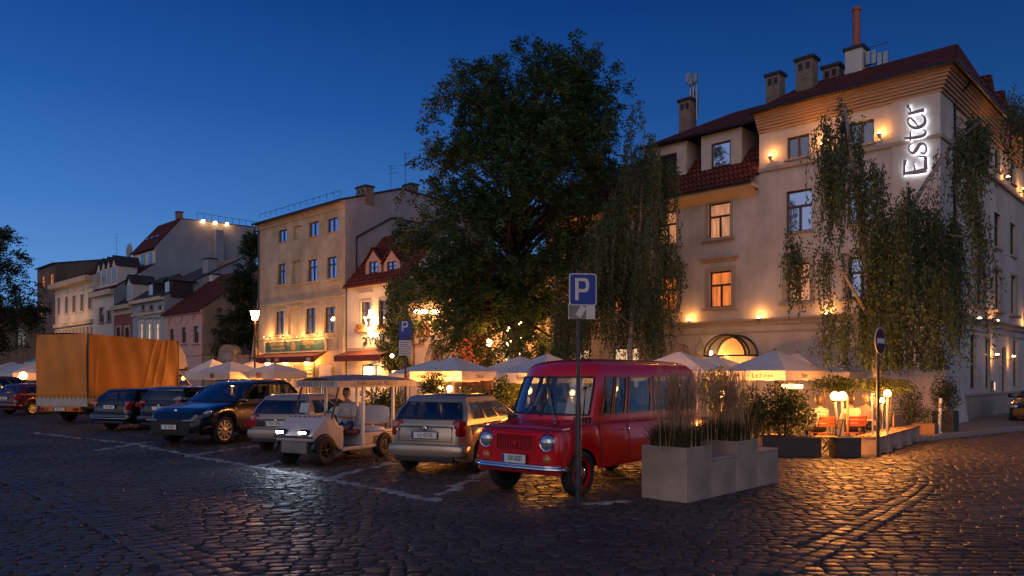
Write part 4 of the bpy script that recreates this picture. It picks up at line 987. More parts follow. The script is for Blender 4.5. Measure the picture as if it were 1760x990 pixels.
# ---- white house with four gabled dormers and the tall party wall
ta = FR.t(160); tb0 = FR.t(196) - .03; wd = tb0 - ta
gh = root_at('gabled_house', 'big white house with four gabled dormers and a tall blank grey party wall', ta); X = lambda u: FR.t(u) - ta
SPg = Plane(FR.p + FR.d * tb0, B); e_ = FR.z(178, 500)
pg = [(SPg.t(u), SPg.z(u, v)) for u, v in ((267, 424), (311, 376), (360, 380), (440, 391))]
hl = [(X(u0), X(u1), FR.z(u0, v1), FR.z(u0, v0)) for u0, u1, v0, v1 in ((171, 178.5, 530, 555), (184, 191, 535, 553))]
mb = MB(); wall_holes(mb, 0, wd, 0, e_, hl); mb.build('wall', P_WHITE, gh)
for h in hl: window(gh, h, PN_D, casing=P_TRIM, cw=.12)
s1 = max(pg[0][0], 2.4); z1 = pg[0][1]
mb = MB(); poly = [(0, 0), (0, e_), (s1, e_ + 3.4), (s1, z1), (pg[1][0], pg[1][1]), (pg[2][0], pg[2][1]), (pg[3][0], pg[3][1]), (pg[3][0], 0)]
for x in (0, wd): mb.add([(x, p[0], p[1]) for p in poly], [tuple(range(len(poly)))])
mb.build('party_wall', P_SLATE, gh)
mb = MB(); mb.box(0, wd, s1 - .02, s1 + .1, e_ + 3.2, z1); mb.build('upper_wall', P_WHITE, gh)
mb = MB(); mb.add([(0, -.4, e_), (wd, -.4, e_), (wd, s1, e_ + 3.4), (0, s1, e_ + 3.4)], [(0, 1, 2, 3)]); mb.add([(0, s1 - .4, z1 - .2), (wd, s1 - .4, z1 - .2), (wd, pg[1][0], pg[1][1] + .1), (0, pg[1][0], pg[1][1] + .1)], [(0, 1, 2, 3)]); mb.add([(0, pg[1][0], pg[1][1] + .1), (wd, pg[1][0], pg[1][1] + .1), (wd, pg[3][0], pg[3][1] + .1), (0, pg[3][0], pg[3][1] + .1)], [(0, 1, 2, 3)])
rf = mb.build('roof', TILE, gh); m_ = rf.modifiers.new('Solid', 'SOLIDIFY'); m_.thickness = .15
for k in range(4): mini_dormer(gh, wd * (.14 + .24 * k), .35, e_ + .25, 1.7, 2.5, P_WHITE, DTILE, PN_D, 1.1)
for k in (1, 2): w_ = MB(); x = wd * .33 * k + 1; w_.box(x - .5, x + .5, s1 - .08, s1 - .025, z1 - 1.9, z1 - .5); w_.build('window', PN_D, gh)
for k in range(3): w_ = MB(); x = wd * (.3 + .22 * k); y0_ = s1 + .9; zz = z1 + (pg[1][1] - z1) * .35; w_.box(x - .45, x + .45, s1 + .9, s1 + 2.1, zz + .3, zz + .36); o = w_.build('skylight', PN_S, rf); o.matrix_basis = Matrix.Translation((0, 0, 0))
mb = MB(); mb.box(0, wd, -.5, 0, e_ - .6, e_ - .02); mb.build('cornice', P_CREAM, gh)
chimney(rf, wd - .5, pg[1][0], pg[1][1], pg[1][1] + .9, .8, .6)
mb = MB()
for k in range(12): y = pg[1][0] + 2 + k * .9; zz = SPg.z(345, 379); mb.tube([(wd - .1, y, zz - .1), (wd - .1, y, zz + .9)], .03, 4)
mb.tube([(wd - .1, pg[1][0] + 2, zz + .9), (wd - .1, pg[1][0] + 12, zz + .9)], .03, 4); mb.build('terrace_railing', M['iron'], rf)
for u, v in ((348, 380), (369, 383), (389, 385)): s_ = SPg.t(u); mb = MB(); mb.blob((wd + .2, s_, SPg.z(u, v)), (.2, .2, .16), 2, 8, 5); mb.build('terrace_lamp', BULB, rf, 180); lamp('terrace_light', (wd + .5, s_, SPg.z(u, v) + .1), 60, WARM, .1, gh)
mb = MB(); s_ = SPg.t(375); mb.box(wd, wd + .5, s_ - .5, s_ + .5, 12, SPg.z(375, 396)); mb.build('flue_stack', P_SLATE, gh)
# ---- white house with glowing cornices
ta = FR.t(95); tb0 = FR.t(160) - .03; wd = tb0 - ta; ah = root_at('arcaded_house', 'white classical house with tall pale windows and a lit cornice', ta); X = lambda u: FR.t(u) - ta; e_ = FR.z(130, 480)
hl = [(X(u) - .65, X(u) + .65, FR.z(u, v + 15), FR.z(u, v - 14)) for u, v in ((101, 526), (114.5, 524), (127.5, 522), (141, 520), (155, 516))]
rf = gable_house(ah, wd, 12, e_, e_ + 3, P_WHITE, TILE, hl)
for h in hl: window(ah, h, PN_C, bars='cross', casing=P_WHITE, cw=.25, hood=True)
mb = MB(); mb.box(0, wd, -.9, 0, e_ - .7, e_ - .1); z = FR.z(128, 560); mb.box(0, wd, -.3, 0, z, z + .5)
for k in range(11): x = wd * (k + .5) / 11; mb.box(x - .35, x + .35, -.18, 0, z - 1.2, z - .3)
mb.build('cornice', P_CREAM, ah)
for k in range(3): lamp('cornice_light', (wd * (.2 + .3 * k), -2.2, z + 1.0), 120, WARM2, .3, ah)
# ---- sooty brown house further on and the low houses closing the square
ta = FR.t(64); tb0 = FR.t(95) - .03; wd = tb0 - ta; kh = root_at('brown_house', 'tall sooty brown house with a few lit windows', ta); X = lambda u: FR.t(u) - ta; e_ = FR.z(80, 458)
hl = [(X(u) - .8, X(u) + .8, FR.z(u, v + 11), FR.z(u, v - 11)) for u, v in ((74, 485), (88.5, 481), (71, 533), (86, 531), (75, 575))]
rf = gable_house(kh, wd, 24, e_, e_ + 2.6, P_BROWN, DTILE, hl, side=P_BROWN, ridge_y=14)
for i, h in enumerate(hl): window(kh, h, PN_O if i < 3 else PN_D, bars='cross')
q = FR.t(150) - ta
for u, v in ((152, 408), (168, 402)): antenna(rf, wd - 1, 8 + (u - 152) * .25, e_ + 1.6, 3.6)
mb = MB(); mb.blob((wd - .5, 9.5, e_ + 2.9), (1.0, .25, 1.0), 2, 12, 8); mb.build('satellite_dish', P_GREY, rf, 180); chimney(rf, wd - .7, 13.5, e_ + 1, e_ + 4.4, 3.0, 1.0)
p = at(30, 645, 112); lowh = thing('low_house', 'row of dark low houses closing the far left of the square', 'house', (p.x - 15, 112, 0), R(-8))
hl = [(3 + 4.5 * k, 4.4 + 4.5 * k, z, z + 2.4) for k in range(4) for z in (1.2, 6.2)]
rf = gable_house(lowh, 20.5, 10, 9.8, 12, P_BROWN, TILE, hl)
for i, h in enumerate(hl): window(lowh, h, PN_W if i in (0, 3, 5) else PN_D)
# ------------------------------------------------------------------ trees and plants
BARK = mk('dark bark', (.05, .038, .03), .9, bump=.6, bscale=14, stretch=(2, 2, .5), scale=5)
BIRCHB = mk('white birch bark', (.42, .40, .37), .7, scale=7, stretch=(1, 1, 4), col2=(.08, .07, .065))
LF_TREE = leafmat('locust leaves', (.028, .072, .036), (.095, .165, .07), .35)
LF_BIRCH = leafmat('birch leaves', (.028, .062, .030), (.08, .135, .055), .35)
LF_FAR = leafmat('distant leaves', (.03, .05, .028), (.07, .10, .045), .3)
LF_BUSH = leafmat('shrub leaves', (.03, .05, .012), (.10, .13, .03), .3)
LF_IVY = leafmat('ivy leaves', (.02, .04, .012), (.06, .085, .025), .2)
LF_BOX = leafmat('clipped box leaves', (.015, .03, .012), (.045, .07, .025), .2)

def leaves(C, Ax, Bx, ln, wd):
    """rhombic leaves: centres, long axes, side axes"""
    Ax = Ax / (np.linalg.norm(Ax, axis=1, keepdims=True) + 1e-9); Bx = np.cross(Ax, Bx); Bx /= (np.linalg.norm(Bx, axis=1, keepdims=True) + 1e-9)
    ln = np.broadcast_to(np.asarray(ln, float).reshape(-1, 1), (len(C), 1)); wd = np.broadcast_to(np.asarray(wd, float).reshape(-1, 1), (len(C), 1))
    V = np.stack([C - Ax * ln * .5, C - Bx * wd * .5 - Ax * ln * .06, C + Ax * ln * .5, C + Bx * wd * .5 - Ax * ln * .06], 1).reshape(-1, 3)
    return V, np.arange(len(V)).reshape(-1, 4)

def sprays(C, out, n, L_, leaf, wid):
    """pinnate sprays: n leaflets in two rows along a drooping stalk"""
    m = len(C)
    d = out + rng.normal(0, .55, (m, 3)); d[:, 2] -= .25; d /= np.linalg.norm(d, axis=1, keepdims=True)
    up = rng.normal(0, .35, (m, 3)); up[:, 2] += 1
    side = np.cross(d, up); side /= np.linalg.norm(side, axis=1, keepdims=True)
    t = np.linspace(.15, 1, n)
    Cc, Aa, Bb = [], [], []
    for i in range(n):
        s = 1 if i % 2 else -1
        droop = np.zeros((m, 3)); droop[:, 2] = -.25 * t[i] ** 2 * L_
        c = C + d * L_ * t[i] + droop + side * s * leaf * .45 + rng.normal(0, .02, (m, 3))
        Cc.append(c); Aa.append(side * s + d * .5 + rng.normal(0, .2, (m, 3))); Bb.append(up + rng.normal(0, .3, (m, 3)))
    return leaves(np.concatenate(Cc), np.concatenate(Aa), np.concatenate(Bb), leaf, wid)

def envelope(rows, v):
    vs = [r[0] for r in rows]
    return np.interp(v, vs, [r[1] for r in rows]), np.interp(v, vs, [r[2] for r in rows])

def lobe_tree(name, label, cat, rows, y0, base_u, nl, per, lobe, spray, leaf, group=None, depth=.85, fork=.45, tr=.28, low=None, mat=LF_TREE, n=7, ns=9):
    px = y0 / F
    root = thing(name, label, cat, ((base_u - UC) * px, y0, 0), 0, group)
    bx = (base_u - UC) * px
    vmin, vmax = rows[0][0], rows[-1][0]
    lob = []
    while len(lob) < nl:
        v = random.uniform(vmin, vmax); l, r = envelope(rows, v)
        if random.random() > (r - l) / max(q[2] - q[1] for q in rows): continue
        if low and v > low and random.random() < .45: continue
        hw = (r - l) / 2 * px
        a = random.uniform(0, 2 * PI); rr = random.random() ** .38
        f, g = rr * math.cos(a), rr * math.sin(a)
        ls = lobe * random.uniform(.6, 1.15) * (1 if hw > lobe * 1.6 else .6)
        x = ((l + r) / 2 - UC) * px - bx + f * max(hw - ls * .45, .1); y = g * max(hw * depth - ls * .6, .1); z = H - (v - VH) * px
        lob.append((x, y, z - ls * .25, ls))
    lob = np.array(lob)
    ctr = np.array([((rows[len(rows) // 2][1] + rows[len(rows) // 2][2]) / 2 - UC) * px - bx, 0, lob[:, 2].mean() - 1])
    C, O = [], []
    for x, y, z, ls in lob:
        d = rng.normal(0, 1, (per, 3)); d[:, 2] = d[:, 2] * .8 + .15; d /= np.linalg.norm(d, axis=1, keepdims=True)
        rad = ls * rng.random((per, 1)) ** .35
        c = np.array([x, y, z]) + d * rad * np.array([1, 1, .55])
        o = d * .8 + (c - ctr) / (np.linalg.norm(c - ctr, axis=1, keepdims=True) + .1) * .7
        C.append(np.repeat(c, ns, 0) + rng.normal(0, ls * .13, (per * ns, 3))); O.append(np.repeat(o, ns, 0))
    C = np.concatenate(C); O = np.concatenate(O)
    V, Fq = sprays(C, O, n, spray, leaf, leaf * .5)
    np_mesh('crown', V, Fq, mat, root)
    top = lob[:, 2].max(); mb = MB()
    zf = fork * top
    trunk = [(0, 0, -.1), (tr * .4, 0, zf * .4), (-.1, .1, zf), (.1, 0, zf + (top - zf) * .35), (0, 0, zf + (top - zf) * .62), (.1, 0, top * .93)]
    mb.tube(trunk, [tr * 1.25, tr, tr * .85, tr * .6, tr * .36, tr * .1], 9)
    for x, y, z, ls in lob:
        d = math.hypot(x, y); z0 = max(zf * .75, min(z - d * .75, top * .85)) ; f = min(1, max(0, (z0 - zf) / (top - zf))); r0 = tr * (.42 - .3 * f)
        p0 = Vector((0, 0, z0)); p2 = Vector((x, y, z)); p1 = p0.lerp(p2, .5) + Vector((random.uniform(-.25, .25), random.uniform(-.25, .25), .2 + d * .04))
        mb.tube([p0, p1, p2], [r0, r0 * .55, .02], 5)
    mb.build('trunk', BARK, root, 180)
    return root

BIG = [(88, 850, 985), (98, 805, 1010), (110, 775, 1040), (160, 748, 1050), (215, 742, 1070), (260, 726, 1074), (300, 700, 1072), (340, 690, 1062), (380, 682, 1050), (420, 668, 1035), (460, 664, 1025), (500, 668, 1015), (540, 676, 1025), (575, 700, 1010), (608, 760, 985)]
lobe_tree('locust_tree', 'great dark locust tree towering over the umbrellas in the middle of the square', 'tree', BIG, 35.0, 884, 215, 10, 1.3, .42, .19, fork=.34, tr=.34, low=535)
lobe_tree('broadleaf_tree', 'dark tree at the far left edge reaching above the low houses', 'tree', [(398, -30, 15), (430, -70, 40), (480, -80, 55), (530, -85, 62), (570, -80, 50), (600, -60, 30)], 74, -12, 60, 8, 2.0, .7, .34, fork=.25, mat=LF_FAR, ns=6, n=6)
lobe_tree('garden_tree', 'dark tree rising between the grey party wall and the ochre house', 'tree', [(402, 432, 448), (425, 418, 452), (460, 414, 450), (500, 400, 448), (540, 392, 446)], 74, 430, 34, 8, 1.3, .6, .28, fork=.3, mat=LF_FAR, ns=6, n=6)
lobe_tree('garden_bush', 'broad dark climber mass above the garden wall beside the pink house', 'shrub', [(468, 395, 440), (500, 385, 440), (540, 376, 438), (575, 370, 436), (606, 366, 432)], 68, 405, 44, 8, 1.2, .5, .26, fork=.3, mat=LF_FAR, ns=6, n=6)

def weeping(name, label, y0, trunks, zones, leaf=.095, seed=3, tw=.006, zmin=2.0):
    """a weeping birch: stems given in the survey's pixels, zones of hanging twigs"""
    r_ = np.random.default_rng(seed)
    b0 = at(trunks[0][0][0][0], trunks[0][0][0][1], y0)
    root = thing(name, label, 'tree', (b0.x, y0, 0))
    loc = lambda u, v, dy=0: at(u, v, y0 + dy) - Vector((b0.x, y0, 0))
    mb = MB()
    for path, r0, r1 in trunks:
        n = len(path); mb.tube([loc(*p) if len(p) == 2 else loc(p[0], p[1], p[2]) for p in path], [r0 + (r1 - r0) * i / (n - 1) for i in range(n)], 8)
    C, Aa, TW, TF = [], [], [], []
    for poly, n, (l0, l1), dep in zones:
        for i in range(int(n * 1.15)):
            if i % 16 == 0:
                k = r_.random() * (len(poly) - 1); j = int(k); f = k - j
                cu = poly[j][0] * (1 - f) + poly[j + 1][0] * f + r_.normal(0, 5); cv = poly[j][1] * (1 - f) + poly[j + 1][1] * f + r_.normal(0, 14); cl = r_.uniform(.55, 1.25); cd = r_.normal(0, dep)
            u, v = cu + r_.normal(0, 6.0), cv + r_.normal(0, 15)
            dy = cd + r_.normal(0, .1)
            p = np.array(loc(u, v)); p[1] += dy
            Lh = r_.uniform(l0, l1) * cl * y0 / F
            m = max(4, int(Lh / .045)); t = np.linspace(0, 1, m)
            sw = r_.normal(0, .10, 2); bow = r_.normal(0, .12)
            q = np.stack([p[0] + sw[0] * t * Lh + bow * np.sin(t * 3), p[1] + sw[1] * t * Lh, p[2] - t * Lh + .12 * np.sin(np.minimum(t * 4, PI))], 1)
            q = q[q[:, 2] > zmin]
            if len(q) < 4: continue
            c = q + r_.normal(0, .055, q.shape); C.append(c)
            a = np.zeros_like(c); a[:, 2] = -1; a += r_.normal(0, .55, c.shape); Aa.append(a)
            qs = q[::5]
            for a_, b_ in zip(qs[:-1], qs[1:]):
                n0 = len(TW); TW += [a_ + (tw, 0, 0), a_ - (tw, 0, 0), b_ - (tw, 0, 0), b_ + (tw, 0, 0)]; TF.append((n0, n0 + 1, n0 + 2, n0 + 3))
    C = np.concatenate(C); Aa = np.concatenate(Aa)
    V, Fq = leaves(C, Aa, r_.normal(0, 1, C.shape), leaf * r_.uniform(.55, 1.5, len(C)), leaf * .62)
    cr = np_mesh('crown', V, Fq, LF_BIRCH, root)
    tws = np_mesh('twigs', np.array(TW), np.array(TF), BARK, cr)
    mb.build('trunk', BIRCHB, root, 180)
    return root

weeping('weeping_birch', 'weeping birch in front of the hotel corner, its bare white stems showing', 22.5,
    [([(1512, 754), (1508, 640), (1500, 540), (1486, 440), (1472, 330), (1460, 240), (1452, 186)], .16, .035),
     ([(1508, 600), (1535, 470), (1560, 370), (1592, 312), (1640, 245), (1690, 205)], .10, .035), ([(1502, 560), (1450, 470), (1400, 428), (1375, 424)], .06, .015),
     ([(1535, 470), (1610, 400), (1672, 410)], .05, .015), ([(1474, 340), (1430, 270), (1390, 250)], .04, .012), ([(1520, 540), (1580, 500), (1640, 500)], .05, .015), ([(1690, 205), (1745, 200)], .02, .01)],
    [([(1400, 215), (1452, 190), (1482, 215)], 55, (60, 150), .4), ([(1372, 262), (1410, 250), (1445, 262)], 42, (60, 150), .3), ([(1440, 270), (1480, 300), (1512, 340)], 70, (60, 150), .5),
     ([(1355, 430), (1390, 418), (1440, 455)], 60, (50, 130), .45), ([(1420, 470), (1500, 440), (1540, 400)], 90, (70, 190), .6), ([(1490, 395), (1560, 352), (1640, 352)], 170, (60, 190), .7),
     ([(1530, 430), (1600, 385), (1682, 408)], 180, (60, 190), .7), ([(1490, 520), (1560, 490), (1650, 480)], 190, (60, 170), .8), ([(1460, 580), (1530, 560), (1610, 570)], 90, (40, 110), .8), ([(1400, 585), (1440, 560), (1490, 575)], 60, (20, 50), .6),
     ([(1640, 238), (1690, 205), (1750, 205)], 85, (40, 140), .4), ([(1640, 250), (1662, 240), (1690, 235)], 46, (60, 160), .4), ([(1700, 208), (1760, 215)], 40, (20, 60), .4)], seed=5)
weeping('silver_birch', 'feathery weeping birch beside the hotel wing, left of its lit windows', 30.5,
    [([(1088, 720), (1082, 600), (1090, 480), (1100, 380), (1106, 290), (1108, 208)], .13, .012), ([(1090, 500), (1050, 420), (1010, 400)], .05, .012), ([(1095, 430), (1140, 360), (1165, 340)], .04, .012), ([(1086, 560), (1020, 500), (975, 470)], .05, .012)],
    [([(1098, 216), (1107, 206), (1114, 220)], 12, (14, 40), .12), ([(1085, 270), (1106, 240), (1130, 285)], 40, (30, 80), .4), ([(1060, 320), (1106, 285), (1158, 320)], 120, (50, 110), .7), ([(1020, 395), (1080, 340), (1165, 345)], 190, (60, 130), 1.0),
     ([(975, 470), (1040, 410), (1120, 400)], 210, (60, 140), 1.2), ([(1100, 420), (1150, 400), (1170, 430)], 60, (60, 130), .6), ([(962, 520), (1040, 480), (1130, 480)], 230, (60, 130), 1.2), ([(1060, 540), (1110, 530), (1135, 545)], 90, (40, 90), .8)], leaf=.105, seed=8, zmin=1.2)

# ---- shrubs
def shrub(name, label, cat, c, r, n, leaf=.07, mat=LF_BUSH, group=None, box=None, boxm=None, shell=.5, stems=5, zc=None):
    """leafy shrub; box = (sx, sy, height) of the planter under it, which is a thing of its own"""
    root = thing(name, label, cat, (c[0], c[1], c[2]), ROT, group)
    d = rng.normal(0, 1, (n, 3)); d /= np.linalg.norm(d, axis=1, keepdims=True)
    lump = 1 + .16 * np.sin(d[:, 0] * 5 + c[0]) * np.cos(d[:, 2] * 6 + c[1]) + .10 * np.sin(d[:, 1] * 9)
    rad = rng.random((n, 1)) ** shell * lump[:, None]
    p = d * rad * np.array(r); zc_ = r[2] if zc is None else zc
    p[:, 2] += zc_
    keep = p[:, 2] > .02; p, d = p[keep], d[keep]
    V, Fq = leaves(p, d + rng.normal(0, .7, p.shape), rng.normal(0, 1, p.shape), leaf * rng.uniform(.7, 1.3, len(p)), leaf * .6)
    np_mesh('foliage', V, Fq, mat, root)
    mb = MB()
    for k in range(stems):
        q = Vector((random.uniform(-.5, .5) * r[0], random.uniform(-.5, .5) * r[1], zc_)); mb.tube([(q.x * .3, q.y * .3, -.03), q], [.018, .008], 5)
    mb.build('stem', BARK, root)
    return root

def planter(label, c, sx, sy, h, mat, cat='planter', group=None, rz=ROT, name='planter', soil=True):
    root = thing(name, label, cat, c, rz, group)
    mb = MB(); t = .05
    mb.box(-sx / 2, sx / 2, -sy / 2, -sy / 2 + t, 0, h); mb.box(-sx / 2, sx / 2, sy / 2 - t, sy / 2, 0, h); mb.box(-sx / 2, -sx / 2 + t, -sy / 2 + t, sy / 2 - t, 0, h); mb.box(sx / 2 - t, sx / 2, -sy / 2 + t, sy / 2 - t, 0, h)
    mb.build('box', mat, root, bevel=.012)
    mb = MB(); mb.box(-sx / 2 + t, sx / 2 - t, -sy / 2 + t, sy / 2 - t, .1, h - .05); mb.build('soil', bed, root)
    return root

ivy = root_at('ivy', 'thick ivy hanging down the right edge of the white house', FR.t(685), 'climbing plant')
n = 7000; q = []
while len(q) < n:
    v = random.uniform(478, 636); l = 668 + 8 * math.sin(v * .05) + (6 if v < 520 else 0); r = 706 + 7 * math.sin(v * .08)
    u = random.uniform(l - 3, r + 3)
    a_, z_ = FR.pt(u, v)
    if math.sin(a_ * 4.1) + math.sin(z_ * 3.3) + math.sin(a_ * 2 + z_ * 5) > 1.7: continue
    q.append((a_ - FR.t(685), -.1 - .5 * random.random() ** 2, z_))
q = np.array(q); nn = rng.normal(0, .5, q.shape); nn[:, 2] -= .8
V, Fq = leaves(q, nn, rng.normal(0, .4, q.shape) + np.array([0, -1, 0]), .17, .13); np_mesh('leaves', V, Fq, LF_IVY, ivy)
mb = MB()
for k in range(5): x = -.5 + .25 * k; mb.tube([(x, -.08, 0), (x + .2, -.12, 2.5), (x - .1, -.08, 5.5), (x + .1, -.08, 7.5)], .03, 5)
mb.build('stem', BARK, ivy)
p = FR.pt(692, 612); lamp('ivy_light', (p[0] - FR.t(685), -1.0, p[1]), 35, WARM, .1, ivy); mb = MB(); mb.blob((p[0] - FR.t(685), -.85, p[1]), (.12, .12, .12), 2, 8, 6); mb.build('garden_bulb', BULBW, ivy, 180)
p = FR.pt(700, 545); lamp('ivy_light', (p[0] - FR.t(685), -1.0, p[1]), 30, WARM, .1, ivy)

# ---- concrete planters and benches with tall grasses, foreground right
cc = G(1180, 866); PB = M['concrete']
def along(b0, a0): return cc + B * b0 + A * a0
hs = (.80, .60, .80, .60); wid = .75; dA = .78
LB = ['nearest concrete planter box, full of tall grass, beside the red van', None, 'second concrete planter box, between the two concrete bench blocks', None]
GRT = mk('dry grass stalk', (.36, .21, .11), .7, var=.4, scale=2); GRL = leafmat('grass blades', (.05, .06, .02), (.12, .10, .04), .25)
for k in range(4):
    c = along(wid * (k + .5), dA / 2); rzB = ROT
    if k % 2 == 0:
        planter(LB[k], c, dA, wid - .012, hs[k], PB, group='concrete planter boxes', name='concrete_planter')
        gz = hs[k] - .06
        gr = thing('feather_reed', ('tall dry feather grass in the nearest concrete planter' if k == 0 else 'tall dry feather grass in the second concrete planter'), 'potted plant', (c.x, c.y, gz), ROT, 'feather grasses in the planters')
        V, Fq = [], []
        def blade(x, y, dx, dy, h, wdt, seg=4, curl=.3):
            n0 = len(V); a = random.random() * PI; wx, wy = math.cos(a) * wdt, math.sin(a) * wdt
            for i in range(seg + 1):
                t = i / seg; px_, py_, pz_ = x + dx * t ** 1.7, y + dy * t ** 1.7, h * (t - curl * t ** 3); k_ = 1 - .85 * t
                V.append((px_ - wx * k_, py_ - wy * k_, pz_)); V.append((px_ + wx * k_, py_ + wy * k_, pz_))
            for i in range(seg): Fq.append((n0 + 2 * i, n0 + 2 * i + 1, n0 + 2 * i + 3, n0 + 2 * i + 2))
        for i in range(2200):
            x, y = random.uniform(-.30, .30), random.uniform(-.29, .29); a = random.random() * 2 * PI; l = random.uniform(.1, .42); blade(x, y, l * math.cos(a), l * math.sin(a), random.uniform(.28, .62), .006, curl=.35)
        np_mesh('blades', np.array(V), np.array(Fq), GRL, gr)
        V, Fq = [], []
        for i in range(280):
            x, y = random.gauss(.03, .17), random.gauss(0, .17); a = random.random() * 2 * PI; l = abs(random.gauss(0, .2)); h = random.uniform(.75, 1.25); dx, dy = l * math.cos(a), l * math.sin(a)
            blade(x, y, dx, dy, h, .0055, 5, .02)
            for j in range(9): t = .72 + .28 * j / 9; blade(x + dx * t ** 1.7, y + dy * t ** 1.7, random.gauss(0, .018), random.gauss(0, .018), .1, .004, 1, 0); [V.__setitem__(q_, (V[q_][0], V[q_][1], V[q_][2] + h * (t - .02 * t ** 3))) for q_ in range(len(V) - 4, len(V))]
        np_mesh('plumes', np.array(V), np.array(Fq), GRT, gr)
    else:
        root = thing('concrete_bench', 'concrete bench block between the two grass planters' if k == 1 else 'concrete bench block at the far end of the planter row', 'bench', c, ROT, 'concrete bench blocks')
        mb = MB(); mb.box(-dA / 2, dA / 2, -(wid - .012) / 2, (wid - .012) / 2, 0, hs[k] - .045); mb.build('block', PB, root, bevel=.01)
        mb = MB(); mb.box(-dA / 2 - .006, dA / 2 + .006, -wid / 2 + .004, wid / 2 - .004, hs[k] - .041, hs[k]); mb.build('seat_slab', PB, root, bevel=.008)
# ------------------------------------------------------------------ vehicles (local +y = forward, x = right, z = up)
def paint(name, col, rough=.28, metal=.0, coat=.9, var=.06):
    return mk(name, col, rough, metal, var=var, scale=2.5, coat=coat, spec=.5)

def wheel_parts(root, x, y, r, w, rimm, spokes=7, hub=None, rimr=.64):
    s = 1 if x > 0 else -1
    Mx = Matrix.Translation((x, y, r)) @ Matrix.Rotation(s * PI / 2, 4, 'Y')
    t = MB(); h = w / 2
    t.lathe([(r * rimr, -h * .8), (r * .86, -h), (r * .97, -h * .8), (r, -h * .45), (r, h * .45), (r * .97, h * .8), (r * .86, h), (r * (rimr + .06), h * .92), (r * rimr, h * .6)], 32, M=Mx, cap=False)
    tyre = t.build('wheel', M['rubber'], root, 60)
    m = MB(); R_ = r * rimr
    m.lathe([(R_, h * .65), (R_ * .94, h * .6), (R_ * .9, h * .2), (R_ * .3, h * .1), (.0, h * .1)], 28, 1, M=Mx, cap=False)
    m.lathe([(R_ * 1.0, h * .62), (R_ * 1.02, h * .86), (R_ * .93, h * .84), (R_ * .9, h * .5)], 28, 0, M=Mx, cap=False)
    for k in range(spokes):
        a = 2 * PI * k / spokes
        m.box(R_ * .1, R_ * .95, -R_ * .10, R_ * .10, h * .45, h * .75, 0, Mx @ Matrix.Rotation(a, 4, 'Z'))
    m.lathe([(R_ * .26, h * .4), (R_ * .24, h * .82), (R_ * .12, h * .9), (0, h * .9)], 14, 0, M=Mx, cap=False)
    m.build('rim', [rimm, M['black']], tyre, 40)
    return tyre

def number_plate(root, y, z, s, face=-1, w=.52, h=.115, x=0., tilt=0.):
    """plate at the rear (face -1) or the front (+1)"""
    R0 = Matrix.Translation((x, y, z)) @ (Matrix.Rotation(PI, 4, 'Z') if face > 0 else Matrix.Identity(4)) @ Matrix.Rotation(tilt, 4, 'X')
    m = MB(R0); m.box(-w / 2, w / 2, -.012, .006, -h / 2, h / 2); m.box(-w / 2 - .012, w / 2 + .012, -.006, .01, -h / 2 - .012, h / 2 + .012, 1); m.box(-w / 2 + .004, -w / 2 + .045, -.0145, -.011, -h / 2 + .004, h / 2 - .004, 2)
    p = m.build('number_plate', [M['plate'], M['black'], M['platebl']], root)
    text('lettering', s, h * .92, M['ink'], p, R0 @ Matrix.Translation((.025, -.0135, 0)) @ XZ, .0015, xs=.86 * min(1, (w - .08) / (.62 * h * .92 * max(6, len(s)))))
    return p

